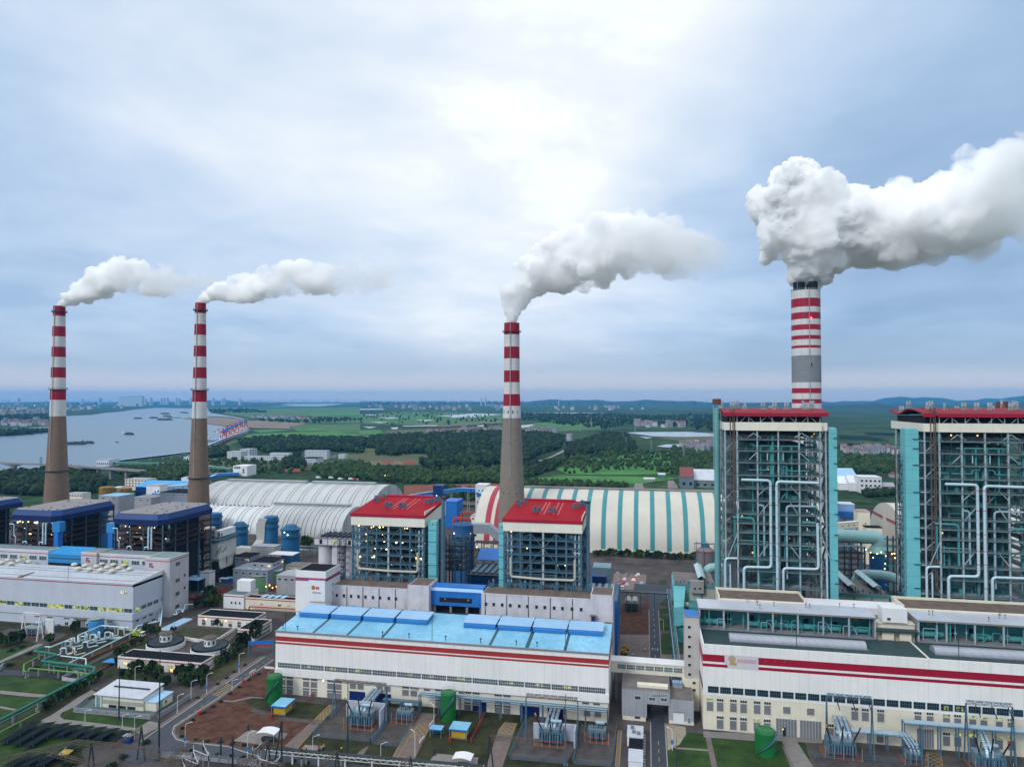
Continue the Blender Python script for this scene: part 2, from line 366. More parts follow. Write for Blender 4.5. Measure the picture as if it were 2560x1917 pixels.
def watermat(name,col,rough,sc):
    m=D.materials.new(name); m.use_nodes=True; nt=m.node_tree; N=nt.nodes; L=nt.links; b=N['Principled BSDF']
    b.inputs['Base Color'].default_value=(*col,1); b.inputs['Roughness'].default_value=rough; b.inputs['Specular IOR Level'].default_value=.5
    g=N.new('ShaderNodeNewGeometry'); n=N.new('ShaderNodeTexNoise'); n.inputs['Scale'].default_value=sc; n.inputs['Detail'].default_value=4; L.new(g.outputs['Position'],n.inputs['Vector'])
    bp=N.new('ShaderNodeBump'); bp.inputs['Strength'].default_value=.35; bp.inputs['Distance'].default_value=1.2; L.new(n.outputs['Fac'],bp.inputs['Height']); L.new(bp.outputs[0],b.inputs['Normal']); return m
river=watermat('river_water',(.10,.15,.19),.28,.06)
def clampy(P,z): return [(x,y,z) for x,y,_ in P]
RV=GS(9,[(-1500,980),(0,592),(240,600),(420,580),(560,545),(680,492),(760,474),(1000,446),(1160,428),(1270,383),(1400,335),(1512,292),(1530,268),(1500,262),(1400,262),(1270,246),(1180,222),(1120,212),(1180,205),(1290,198),(1420,203),(1480,215),(1530,221),(1440,200),(1290,176),(1330,160),(1500,150),(1760,137),(1960,138),(2120,122),(1980,116),(1780,119),(1720,128),(1820,130),(1560,146),(1240,150),(960,146),(820,158),(740,170),(640,178),(560,190),(470,194),(400,198),(300,262),(120,272),(-260,284),(-700,262),(-1500,300)])
sheet('river',RV,river,.6)
sheet('river_channel',GS(9,[(1262,112),(1500,106),(1705,110),(1690,114),(1480,111),(1264,117)]),river,1.5)
sheet('shore_water',GS(9,[(-100,295),(0,282),(110,282),(120,288),(0,296),(-80,303)]),river,.9)
fieldg=mat('paddy_green',(.055,.20,.036),.95,var=.45,scale=.02); fieldb=mat('meadow_green',(.06,.15,.04),.95,var=.45,scale=.015); fieldt=mat('tan_field',(.17,.13,.085),.95,var=.3,scale=.01); fieldo=mat('olive_field',(.085,.10,.04),.95,var=.35,scale=.012)
sandm=mat('sandbank',(.22,.165,.125),.95,var=.3,scale=.01)
def flds(name,k,m,z,lst):
    for P in lst: sheet(name,GS(k,P),m,z)
flds('sandbank',9,sandm,.75,[[(1120,213),(1270,202),(1400,207),(1470,216),(1530,224),(1900,240),(1780,262),(1790,275),(1560,270),(1530,266),(1400,258),(1270,243)]])
flds('field',9,fieldb,.4,[[(1540,224),(1900,206),(2212,196),(2212,240),(1900,238)],[(1800,250),(2212,245),(2212,300),(1790,276)],[(1300,165),(1500,153),(2212,142),(2212,190),(1540,205),(1430,190)]])
flds('field',9,fieldg,.55,[[(1545,283),(1700,278),(1800,283),(1600,300)],[(1520,308),(1800,296),(2050,290),(2212,310),(2200,330),(1700,338),(1500,335)],[(1810,275),(2000,275),(2080,286),(1830,290)],[(1900,180),(2212,170),(2212,192),(1920,200)]])
flds('field',9,fieldo,.5,[[(1275,455),(1740,470),(1740,510),(1270,560)],[(2120,430),(2212,430),(2212,470),(2100,480)],[(1270,410),(1440,345),(1480,348),(1300,415)],[(1840,500),(2100,470),(2212,500),(2212,520),(1900,530)]])
flds('field',10,fieldb,.45,[[(0,185),(300,170),(880,180),(880,240),(500,250),(0,245)],[(980,250),(1300,235),(1500,240),(1480,280),(1000,300)]])
flds('field',10,fieldo,.6,[[(0,395),(95,388),(250,420),(440,440),(380,500),(0,500)],[(150,285),(500,275),(700,262),(860,250),(880,290),(420,320),(180,315)],[(1800,325),(2180,318),(2180,360),(1960,350)],[(1060,205),(1400,195),(1700,205),(1400,220)]])
flds('field',10,fieldg,.7,[[(0,285),(120,282),(150,310),(0,312)],[(600,530),(780,520),(820,530),(720,560),(620,550)],[(200,190),(500,200),(480,215),(150,212)],[(1200,520),(1500,490),(1700,470),(2100,470),(2180,540),(1700,560),(1280,560)],[(1000,580),(1300,565),(1700,570),(1960,580),(1700,620),(1100,600)],[(1060,240),(1250,232),(1480,245),(1200,262)],[(1240,480),(1360,470),(1600,440),(2050,410),(2160,460),(1700,462)]])
flds('field',10,fieldt,.65,[[(0,478),(230,470),(300,490),(60,500)],[(180,240),(520,252),(880,225),(860,236),(520,262)],[(0,315),(200,318),(130,330),(0,332)]])
redearth=mat('red_earth',(.20,.065,.04),.95,var=.3,scale=.05)
flds('earth_patch',10,redearth,.8,[[(250,470),(330,468),(345,488),(270,492)],[(130,470),(215,468),(200,490),(140,490)],[(270,625),(880,612),(880,700),(270,690)]])
flds('earth_patch',9,redearth,.8,[[(1715,530),(1800,520),(1890,522),(1850,540),(1720,545)]])
pond=watermat('pond_water',(.30,.36,.42),.2,.05)
flds('pond',10,pond,1.,[[(1630,300),(1700,296),(2000,294),(2185,305),(2180,322),(1990,326),(1800,322),(1700,308)],[(1820,385),(1880,372),(2030,370),(2025,388),(1900,392)],[(1710,322),(1800,330),(1760,336)],
 [(470,196),(700,182),(870,186),(700,206)],[(985,256),(1080,246),(1040,264),(985,270)],[(845,280),(885,270),(885,284)],[(190,268),(235,266),(230,278),(195,278)],[(15,262),(105,264),(60,273)],[(700,257),(760,252),(760,262)],[(100,205),(270,206),(180,214)],[(340,220),(470,221),(400,229)],[(260,256),(480,254),(470,259),(270,261)],[(0,152),(140,152),(150,158),(0,158)],[(60,232),(180,234),(120,240)],[(20,188),(150,189),(60,193)],[(990,178),(1280,176),(1530,176),(1300,180)],[(550,196),(640,202),(560,208)]])
flds('pond',7,pond,1.,[[(0,305),(120,302),(275,320),(270,330),(0,330)],[(0,380),(130,378),(120,398),(0,400)]])
hillm=mat('wooded_hill',(.014,.04,.024),.95,var=.5,scale=.004)
def hills(name,Y,x0,x1,h,seed,n=70,depth=2500):
    r=random.Random(seed); ph=[r.uniform(0,6.28) for _ in range(6)]; b=MB(hillm); vs=[]; fs=[]
    for i in range(n+1):
        t=i/n; x=x0+(x1-x0)*t; e=math.sin(PI*t)**.5
        H=h*e*max(.05,.45+.25*math.sin(3.1*t*PI+ph[0])+.16*math.sin(8*t*PI+ph[1])+.09*math.sin(19*t*PI+ph[2])+.05*math.sin(41*t*PI+ph[3]))
        for q,z in ((0,-2),(.25,.62),(.5,1.),(1.,-2)): vs.append((x,Y+depth*q,H*z if z>0 else -2+1.5))
    for i in range(n):
        for j in range(3): fs.append((i*4+j,i*4+4+j,i*4+5+j,i*4+1+j))
    b.add(vs,fs); struct(name,b,60)
hills('hills',22000,6500,20500,390,5)
hills('hills',20000,2200,13000,225,9)
hills('hills',15000,-6500,4500,150,12,90)
hills('hills',11000,800,9500,128,21,90)
hills('hills',17000,-20000,-9000,110,3,90)
hills('hills',9000,2000,5200,112,31,60,1500)
# ---------------------------------------------------------------- chimneys and their plumes
brick=mat('brown_chimney_concrete',(.215,.15,.108),.9,var=.15,scale=.3,seam=(2.4,1.8,.55))
brick2=mat('grey_brown_chimney_concrete',(.24,.205,.17),.9,var=.15,scale=.3,streak=.2,seam=(0,2.,.3))
chw=mat('chimney_white_band',(.62,.62,.63),.7,var=.1,streak=.35,seam=(3.,3.,.25)); chr_=mat('chimney_red_band',(.31,.006,.026),.6,var=.18,streak=.35)
chg=mat('chimney_grey_concrete',(.22,.24,.27),.85,var=.15,seam=(0,2.4,.4))
def chimney(label,X,Y,k,ys,cols,r_top,r_bot,zsplit,rsplit,rings,flues=False):
    # ys: photo heights of the band edges from the top down
    zs=[HV(k,x,y,X,Y) for x,y in ys]; t=thing('chimney',label,'chimney',(X,Y,0),'striped power station chimneys')
    def rad(z):
        return r_top+(rsplit-r_top)*(zs[0]-z)/(zs[0]-zsplit) if z>zsplit else rsplit+(r_bot-rsplit)*((zsplit-z)/zsplit)**1.05
    b=MB(); edges=zs+[0.]
    for i,m in enumerate(cols):
        b.use(m); z1,z0=edges[i],edges[i+1]; n=max(1,int((z1-z0)/14)); lv=[z0+(z1-z0)*j/n for j in range(n+1)]
        vs=[(X+rad(z)*math.cos(2*PI*j/40),Y+rad(z)*math.sin(2*PI*j/40),z) for z in lv for j in range(40)]
        b.add(vs,[(a*40+j,a*40+(j+1)%40,(a+1)*40+(j+1)%40,(a+1)*40+j) for a in range(n) for j in range(40)])
    b.use(dark); z=zs[0]; r=rad(z)
    b.add([(X+q*math.cos(2*PI*j/40),Y+q*math.sin(2*PI*j/40),zz) for q,zz in ((r,z),(r*.86,z),(r*.86,z-6)) for j in range(40)],[(a*40+j,a*40+(j+1)%40,(a+1)*40+(j+1)%40,(a+1)*40+j) for a in (0,1) for j in range(40)]+[tuple(80+j for j in range(40))])
    part('shaft',b,t,40)
    for y in rings:
        z=HV(k,ys[0][0],y,X,Y); r=rad(z); b=MB(stld); b.lathe(X,Y,[(r-.1,z-.5),(r+1.3,z-.3),(r+1.3,z),(r-.1,z)],32)
        for a in range(32):
            c,s_=math.cos(2*PI*a/32),math.sin(2*PI*a/32); b.beam((X+(r+1.25)*c,Y+(r+1.25)*s_,z),(X+(r+1.25)*c,Y+(r+1.25)*s_,z+1.2),.1)
            c2,s2=math.cos(2*PI*(a+1)/32),math.sin(2*PI*(a+1)/32); b.beam((X+(r+1.25)*c,Y+(r+1.25)*s_,z+1.2),(X+(r+1.25)*c2,Y+(r+1.25)*s2,z+1.2),.12)
        part('platform_ring',b,t)
    b=MB(rail); b.beam((X+.2,Y-rad(40)-.25,3),(X+.2,Y-r_top-.35,zs[0]-1),.5,.3); part('ladder',b,t)
    return t,zs,rad
c1x,c1y=-502.,512.; c2x,c2y=-343.,482.; c3x,c3y=-106.3,545.; c4x,c4y=126.,585.
T1,Z1,_=chimney('far left chimney with red and white bands above a brown shaft beside the river',c1x,c1y,'m',[(212,505)]+[(210,y) for y in (567,630,692,755,818,881,944,1015,1080,1180)],[chr_,chw]*5+[brick],4.6,11.2,106,6.2,[541,1015])
b=MB(stld); b.lathe(c1x,c1y,[(8.4,58.),(9.8,58.2),(9.8,58.6),(8.4,58.6)],32); part('platform_ring',b,T1)
T2,Z2,_=chimney('tall chimney with red and white bands and brown shaft behind the blue roofed boiler house',c2x,c2y,'m',[(1081,486)]+[(1079,y) for y in (550,616,683,749,815,881,948,1020,1092,1193)],[chr_,chw]*5+[brick],3.9,9.6,105,5.5,[532,1020])
b=MB(stld); zz=HV(1,1690,872,c2x,c2y); b.lathe(c2x,c2y,[(7.1,zz-.5),(8.8,zz-.2),(8.8,zz),(7.1,zz)],32); part('platform_ring',b,T2)
T3,Z3,rd3=chimney('chimney with red and white bands and grey shaft between the two red roofed boiler houses',c3x,c3y,'n',[(345,936),(345,1020),(343,1106),(343,1190),(343,1274),(342,1358),(342,1442),(342,1526),(341,1612)],[chr_,chw,chr_,chw,chr_,chw,chr_,chw,brick2],6.2,12.,130,6.4,[1000])
for k,y in (('n',1575),('9',0)):
    if k=='n':
        for dxx in (-5.2,-1.6,2.,5.2):
            z=HV('n',342,1580,c3x,c3y); r=rd3(z); win(T3,c3x+dxx,c3y-math.sqrt(r*r-dxx*dxx)-.02,z,.9,2.4,'dark')
zw=HV(4,665,455,c3x,c3y); r=rd3(zw)
for dxx in (-5.2,-1.,4.5): win(T3,c3x+dxx,c3y-math.sqrt(r*r-dxx*dxx)-.1,zw,.9,2.4,'dark')
T4,Z4,rd4=chimney('broad chimney with crimson stripes and a grey belt and two dark flues on top',c4x,c4y,'o',[(574,900)]+[(574,y) for y in (953,1008,1043,1086,1121,1155,1190,1216,1254,1271,1318,1490,1527,1560,1597,1625)],[chw,crim]*5+[chw,chg,chw,crim,chw,crim,chw],10.9,12.,120,11.,[])
for sx in (-4.9,4.9):
    b=MB(dark); b.cyl((c4x+sx,c4y,Z4[0]-5.9),(c4x+sx,c4y,Z4[0]+7.3),4.4,n=28); b.use(stld); b.lathe(c4x+sx,c4y,[(4.42,Z4[0]+6.6),(4.7,Z4[0]+6.7),(4.7,Z4[0]+7.2),(4.42,Z4[0]+7.25)],28); part('flue',b,T4,40)
b=MB(rail)
for a in range(40):
    c,s_=math.cos(2*PI*a/40),math.sin(2*PI*a/40); c2,s2=math.cos(2*PI*(a+1)/40),math.sin(2*PI*(a+1)/40); b.beam((c4x+10.9*c,c4y+10.9*s_,Z4[0]+1.1),(c4x+10.9*c2,c4y+10.9*s2,Z4[0]+1.1),.12); b.beam((c4x+10.9*c,c4y+10.9*s_,Z4[0]),(c4x+10.9*c,c4y+10.9*s_,Z4[0]+(6.5 if a%10==5 else 1.6)),.25)
part('railing',b,T4)
for fx,fy in ((590,1072),(482,1080),(486,1390)):
    p=YP('o',fx,fy,c4y-11.1 if fx==590 else c4y-.2); rr=.55; b=MB(lampr); b.sph((p[0]-(.3 if fx<500 else 0),p[1],p[2]),rr); part('warning_light',b,T4)
win(T4,YP('o',595,1390,c4y-11.9)[0],c4y-11.05,HV('o',595,1390,c4x,c4y),1.4,3.2,'dark')
# ---- plumes: closed billowing bodies of steam
def steam(name,dens,fade=None,amp=1.,nsc=.02,col=(1.,1.,1.)):
    m=D.materials.new(name); m.use_nodes=True; nt=m.node_tree; N=nt.nodes; L=nt.links; N.remove(N['Principled BSDF'])
    v=N.new('ShaderNodeVolumePrincipled'); v.inputs['Color'].default_value=(*col,1); v.inputs['Anisotropy'].default_value=0.
    L.new(v.outputs[0],N['Material Output'].inputs['Volume'])
    if fade is None: v.inputs['Density'].default_value=dens; return m
    g=N.new('ShaderNodeNewGeometry'); sp=N.new('ShaderNodeSeparateXYZ'); L.new(g.outputs['Position'],sp.inputs[0])
    mr=N.new('ShaderNodeMapRange'); L.new(sp.outputs[0],mr.inputs[0])
    for i,q in enumerate((fade[0],fade[1],1.,0.)): mr.inputs[i+1].default_value=q
    def MM(op,x,y):
        q=N.new('ShaderNodeMath'); q.operation=op
        for i,w in enumerate((x,y)):
            if hasattr(w,'links'): L.new(w,q.inputs[i])
            else: q.inputs[i].default_value=w
        return q.outputs[0]
    dn=MM('ADD',MM('MULTIPLY',MM('POWER',mr.outputs[0],2.2),dens),MM('MULTIPLY',mr.outputs[0],fade[2]))
    n=N.new('ShaderNodeTexNoise'); n.inputs['Scale'].default_value=nsc; n.inputs['Detail'].default_value=5; n.inputs['Roughness'].default_value=.62; L.new(g.outputs['Position'],n.inputs['Vector'])
    m2=N.new('ShaderNodeMapRange'); L.new(n.outputs['Fac'],m2.inputs[0])
    for i,q in enumerate((.38,.60,.03,1.6)): m2.inputs[i+1].default_value=q
    L.new(MM('MULTIPLY',dn,m2.outputs[0]),v.inputs['Density']); return m
def plume(name,label,spine,Y,k,m,vox,seed,lumps=14,group='steam plumes over the chimneys',disp=(6,5)):
    # spine: (photo x, photo y, radius in photo px) along the plume; its true size follows from its distance Y
    r=random.Random(seed); b=MB(m); sc=RG[k][2]; pts=[]
    for x,y,rr in spine:
        p=YP(k,x,y,Y); d=math.hypot(p[0],p[1]); pts.append((Vector(p),rr*sc*d/FPX))
    for i in range(len(pts)-1):
        (p,ra),(q,rb)=pts[i],pts[i+1]; n=max(1,int((q-p).length/(.45*(ra+rb)/2)))
        for j in range(n):
            t=j/n; c=p.lerp(q,t); R=ra+(rb-ra)*t; b.sph(tuple(c),R*.8,12,8)
            for _ in range(lumps):
                a,e=r.uniform(0,2*PI),math.asin(r.uniform(-.75,1)); d=Vector((math.cos(a)*math.cos(e),math.sin(a)*math.cos(e),math.sin(e)))
                s_=R*r.uniform(.18,.42); cc=c+d*R*r.uniform(.62,.92); b.sph(tuple(cc),s_,9,6)
                for _ in range(2):
                    a2,e2=r.uniform(0,2*PI),math.asin(r.uniform(-.6,1)); d2=Vector((math.cos(a2)*math.cos(e2),math.sin(a2)*math.cos(e2),math.sin(e2)))
                    b.sph(tuple(cc+d2*s_*.85),s_*r.uniform(.3,.5),7,5)
    o=single(name,b,label,'steam plume',group)
    md=o.modifiers.new('join','REMESH'); md.mode='VOXEL'; md.voxel_size=vox
    for s_,a in zip((vox*9,vox*3.4,vox*1.7),disp):
        tx=D.textures.new('billow','CLOUDS'); tx.noise_scale=s_; tx.noise_depth=3
        dm=o.modifiers.new('billow','DISPLACE'); dm.texture=tx; dm.strength=a; dm.mid_level=.5; dm.texture_coords='GLOBAL'
    return o
plume('steam_plume','white steam drifting right from the far left chimney',[(212,501,16),(240,488,26),(285,466,42),(345,430,60),(430,385,84),(530,330,100),(620,325,104),(720,345,104),(820,355,104),(900,365,95),(1000,370,84),(1120,378,76),(1260,385,66)],c1y,'m',steam('steam_far_left',.5,(-480,-325,.05),nsc=.04),1.2,1,10,disp=(5,3,2))
plume('steam_plume','white steam drifting right from the chimney beside the white coal sheds',[(1082,480,20),(1120,455,38),(1180,425,62),(1280,405,88),(1400,402,92),(1500,372,108),(1620,340,128),(1730,322,128),(1850,338,115),(1980,350,105),(2120,340,104),(2270,325,96)],c2y,'m',steam('steam_left',.5,(-310,-160,.04),nsc=.04),1.2,2,10,disp=(5,3,2))
plume('steam_plume','thick white steam leaning right from the chimney between the red roofed boiler houses',[(345,912,44),(344,862,68),(358,780,100),(420,670,140),(520,590,185),(650,560,205),(800,505,230),(950,440,255),(1120,370,265),(1280,370,250),(1430,400,235),(1580,450,215),(1720,470,200),(1860,480,180)],c3y,'n',steam('steam_mid',.6,(-100,84,.03),nsc=.032),1.4,3,12,disp=(8,4,2.4))
plume('steam_plume','great white steam cloud billowing over the broad twin flue chimney and trailing right',[(575,800,62),(578,750,115),(595,680,185),(600,590,245),(560,500,290),(500,410,280),(480,320,220),(490,250,150),(560,430,260),(720,560,230),(850,520,250),(1000,500,270),(1150,500,280),(1320,470,290),(1500,400,290),(1700,320,290),(1900,240,290),(2150,150,290)],c4y,'o',steam('steam_right',.6,(118,350,.02),nsc=.034),1.8,4,15,disp=(11,6,3))
# ---------------------------------------------------------------- generic kit for boiler houses
def lamp(parent,p,m=None,r=.32):
    b=MB(m or lampw); b.sph(p,r,6,4); return part('lamp',b,parent)
def railrun(b,p,q,h=1.1,post=3.):
    p=Vector(p); q=Vector(q); L_=(q-p).length; n=max(1,int(L_/post))
    b.beam(p+Vector((0,0,h)),q+Vector((0,0,h)),.09); b.beam(p+Vector((0,0,h*.5)),q+Vector((0,0,h*.5)),.06)
    for i in range(n+1): c=p.lerp(q,i/n); b.beam(c,c+Vector((0,0,h)),.08)
def steel_house(t,xs,ys,levels,ztop,zbot,mcol,mfl,mbr,seed,body=None,bodym=None,fdepth=3.,colw=.8,braces=(),ncl=30,clm=(),lamps=10,stairs=(),lampmats=None,sides='lr'):
    r=random.Random(seed); x0,x1,y0,y1=xs[0],xs[-1],ys[0],ys[-1]
    for i,x in enumerate(xs):
        for j,y in enumerate(ys):
            if 0<j<len(ys)-1 and 0<i<len(xs)-1: continue
            b=MB(mcol); b.box(x-colw/2,x+colw/2,y-colw/2,y+colw/2,zbot,ztop); part('steel_column',b,t)
    for n,z in enumerate(levels):
        b=MB(mfl); e=.31+n*.001
        b.box(x0,x1,y0-.5,y0-.12,z-.45,z); b.box(x0,x1,y0+.12,y0+fdepth,z-.12,z-.02)
        b.box(x0,x1,y1-.3,y1+.3,z-.45,z)
        for x in (x0,x1):
            s_=-1 if x==x0 else 1
            b.box(min(x+s_*.12,x+s_*.55),max(x+s_*.12,x+s_*.55),y0,y1,z-.452,z-.005)
            b.box(min(x,x-s_*fdepth*.8),max(x,x-s_*fdepth*.8),y0+fdepth+.01,y1-.4,z-.13,z-.03)
        railrun(b,(x0,y0-.45,z),(x1,y0-.45,z)); railrun(b,(x0-.45,y0,z),(x0-.45,y1,z)); railrun(b,(x1+.45,y0,z),(x1+.45,y1,z))
        part('platform',b,t)
        if n%4==0 or len(levels)<7:
            b=MB(mbr); b.box(x0+fdepth+2,x1-fdepth-2,y0+fdepth+.5,y1-fdepth,z-.15,z-.05); part('inner_floor',b,t)
    for (xa,za,xb,zb) in braces:
        b=MB(mbr); b.beam((xa,y0-.15,za),(xb,y0-.15,zb),colw*.6,.3); part('brace',b,t)
    # bracing on the two sides, panel by panel
    lv=[zbot]+[z for z in levels]+[ztop]
    for x,s_ in ((x0,'l'),(x1,'r')):
        if s_ not in sides: continue
        for j in range(len(ys)-1):
            for k in range(0,len(lv)-1):
                if r.random()<.45 and lv[k+1]-lv[k]>3:
                    b=MB(mbr); a,c=(ys[j],ys[j+1]) if r.random()<.5 else (ys[j+1],ys[j]); b.beam((x,a,lv[k]),(x,c,lv[k+1]-.5),colw*.45); part('brace',b,t)
    if body:
        b=MB(bodym or dark); b.box(*body); part('furnace',b,t)
    # pipes, risers and ducts seen through the steelwork
    for i in range(ncl):
        m=clm[r.randrange(len(clm))]; b=MB(m); y=r.uniform(y0+1.,y0+fdepth+4.); rr=r.choice((.18,.22,.3,.42,.55))
        k=r.random(); xa=r.uniform(x0+1,x1-1)
        if k<.4:
            za=r.uniform(zbot,ztop-14); b.tube([(xa,y,za),(xa,y,za+r.uniform(7,22))],rr,7)
        elif k<.7:
            z=r.choice(levels)+r.uniform(.8,4.); xb=min(x1-.5,xa+r.uniform(4,14)); z2=max(zbot,z-r.uniform(3,9)); b.tube([(xa,y,z),(xb,y,z),(xb,y,z2)],rr,7)
        elif k<.85:
            z=r.choice(levels); w=r.uniform(1,3.2); b.box(xa-w/2,xa+w/2,y+1.,y+2.6,z,z+r.uniform(1.2,3.4))
        else:
            z=r.choice(levels)+r.uniform(1,3); b.cyl((xa-r.uniform(1,4),y+1,z),(xa+2,y+1,z),rr*1.6,n=9)
        part('pipework',b,t,40)
    for i in range(lamps):
        z=r.choice(levels)+2.4; lamp(t,(r.uniform(x0+.8,x1-.8),y0+r.uniform(.6,fdepth),z),(lampmats or (lampw,))[i%len(lampmats or (0,))],r.uniform(.28,.46))
    for (x,s_) in stairs:       # zig-zag stair on a side face
        for k in range(len(lv)-2):
            b=MB(mbr); ya,yb=(ys[0]+4,ys[0]+10) if k%2 else (ys[0]+10,ys[0]+4); b.beam((x+s_*1.1,ya,lv[k+1]-.0),(x+s_*1.1,yb,lv[k+2] if k+2<len(lv) else ztop),.9,.25); part('stair',b,t)
# ---------------------------------------------------------------- centre block: blue roofed turbine hall
t=thing('turbine_hall','long white turbine hall with light blue sheet roof and two red stripes','building',(-81,258,0),None)
HX0,HX1,HY0,HY1=-148.,-14.,258.,286.
b=MB(white); b.box(HX0,HX1,HY0,HY1,9.2,25.7); b.box(HX0-.12,HX1+.12,HY0-.35,HY0-.002,8.4,11.3); part('upper_wall',b,t)
b=MB(cream); b.box(HX0+.3,HX1-.3,HY0+.5,HY1-.3,0,9.2); part('lower_wall',b,t)
b=MB(conc); b.box(HX0+.2,HX1-.2,HY0+.1,HY0+.5,0,.9); part('plinth',b,t)
b=MB(greyroof); b.box(HX0-.15,HX1+.15,HY0-.3,HY0+.1,25.7,26.35); part('eave_gutter',b,t)
b=MB(redp); b.box(HX0-.02,HX1+.02,HY0-.06,HY0-.003,22.3,24.1); b.box(HX1+.003,HX1+.06,HY0,HY1,22.3,24.1); part('red_stripe',b,t)
b=MB(redp); b.box(HX0-.02,HX1+.02,HY0-.06,HY0-.003,21.1,21.8); b.box(HX1+.003,HX1+.06,HY0,HY1,21.1,21.8); part('red_stripe',b,t)
b=MB(blueroof); b.add([(HX0-.1,HY0+.1,26.1),(HX1+.1,HY0+.1,26.1),(HX1+.1,HY1,28.3),(HX0-.1,HY1,28.3),(HX0-.1,HY0+.1,25.6),(HX1+.1,HY0+.1,25.6),(HX1+.1,HY1,25.6),(HX0-.1,HY1,25.6)],[(0,1,2,3),(7,6,5,4),(4,5,1,0),(5,6,2,1),(6,7,3,2),(7,4,0,3)]); hroof=part('roof',b,t)
gut=mat('roof_gutter_wet',(.03,.10,.14),.5,var=.4,scale=.6)
def roofz(y): return 26.1+(y-HY0-.1)/(HY1-HY0-.1)*2.2
for x in (-131.9,-117.3,-102.6,-59.,-44.7,-30.2):
    b=MB(gut); w=.55 if x!=-44.7 else .75; b.add([(x-w,HY0+.3,roofz(HY0+.3)+.03),(x+w,HY0+.3,roofz(HY0+.3)+.03),(x+w,HY1-3,roofz(HY1-3)+.03),(x-w,HY1-3,roofz(HY1-3)+.03)],[(0,1,2,3)]); part('roof_gutter',b,hroof)
for x in [-145.6+14.55*i for i in range(4)]+[-73.2+14.3*i for i in range(4)]:
    w=13.2; y0,y1=273.4,281.6; zb=roofz(y0)-.1; b=MB(bluemon)
    pr=[(y0,zb),(y0-.55,zb+.4),(y0-.6,zb+1.5),(y0+.05,zb+2.0),(y1+.4,zb+2.5),(y1+.4,zb+.4)]
    b.hull2([(x,y,z) for y,z in pr],[(x+w,y,z) for y,z in pr]); b.use(lblue); b.hull2([(x-.25,y0-.3,zb+2.05),(x-.25,y1+.8,zb+2.6),(x-.25,y1+.8,zb+2.75),(x-.25,y0-.3,zb+2.2)],[(x+w+.25,y0-.3,zb+2.05),(x+w+.25,y1+.8,zb+2.6),(x+w+.25,y1+.8,zb+2.75),(x+w+.25,y0-.3,zb+2.2)]); part('roof_monitor',b,hroof)
for x,h in ((-144,7),(-82,8.5),(-30,7.5)):
    b=MB(stld); b.beam((x,HY0+.6,26.2),(x,HY0+.6,26.2+h),.16); part('lightning_rod',b,t)
for x in (-146,-139.5,-103,-92,-77,-63,-49,-41):
    b=MB(stld); b.cyl((x,HY0+2.2,26.2),(x,HY0+2.2,27.7),.16,n=6); b.cyl((x,HY0+2.2,27.7),(x,HY0+2.2,28.),.4,n=8); part('roof_vent',b,t)
# window band and the small openings below it
rr=random.Random(3); nb=13; bw=(HX1-HX0-2.)/nb
for i in range(nb):
    x=HX0+1.+bw*(i+.5); wb=win(t,x,HY0-.03,11.65,bw-.5,1.95,'blue','f',14,2,'window_band')
    if i in (1,2,3,5,6,7,9,10,11):
        for _ in range(rr.randint(1,2)):
            w=rr.uniform(.7,2.); xx=x+rr.uniform(-.3,.3)*(bw-4); b=MB(lit); b.box(xx-w/2,xx+w/2,HY0-.086,HY0-.082,12.15+rr.random()*.3,13.3); part('lit_pane',b,wb)
wy=HY0+.5-.02
for i,x in enumerate([-143.5,-133.,-122.5,-91,-77.5,-66,-54]):
    for dx in (-1.7,1.7):
        for z,hh,st in ((7.2,.75,'dark'),(4.4,2.3,'louvre'),(3.3,.7,'dark'),(.9,2.2,'louvre')):
            if i==3 and z<4: continue
            win(t,x+dx,wy,z,2.7,hh,st,'f',4 if st=='dark' else 1,1,'window' if st=='dark' else 'louvre_panel')
for x,w in ((-112.8,6.4),(-102,6.4),(-63,5.2),(-43.6,7.2),(-33.2,6.8)): 
    win(t,x,wy-.03,.05,w,4.3,'door','f',1,1,'roller_door')
for x,z in ((-113,5.3),(-101.8,5.3)):
    for q in (-1.6,1.6): win(t,x+q,wy,z,2.6,2.2,'louvre','f',1,1,'louvre_panel')
for x in (-88.6,-84.,-22.5,-18.5,-74,-70.): win(t,x,wy,7.,2.4,.75,'dark','f',4)
for x in (-22,-18): win(t,x,wy,2.6,2.4,2.,'louvre','f',1,1,'louvre_panel')
for x,z in ((-145.8,7.9),(-127.2,7.7)): lamp(t,(x,HY0+.2,z),lampc,.25)
# low brown roof strip between hall and bunkers
b=MB(conc); b.box(-147,-14.3,286.05,296.9,0,25.3); b.use(brownc)
for i in range(22):
    x=-146+i*6.; 
    if -96<x<-73: continue
    b.box(x,x+5.,286.6,296.,25.3,25.75)
b.use(stld); b.box(-147,-14.3,286.05,296.9,25.3,25.36); part('rear_flat_roof',b,t)
for x in (-129,-119.5,-110,-101,-58,-48,-38.5,-29):
    b=MB(pipet if x%2 else stl); b.cyl((x,291.5,25.8),(x,291.5,26.8),1.15,n=10); b.cyl((x,291.5,26.8),(x,291.5,27.2),1.5,1.2,n=10); part('roof_fan',b,t)
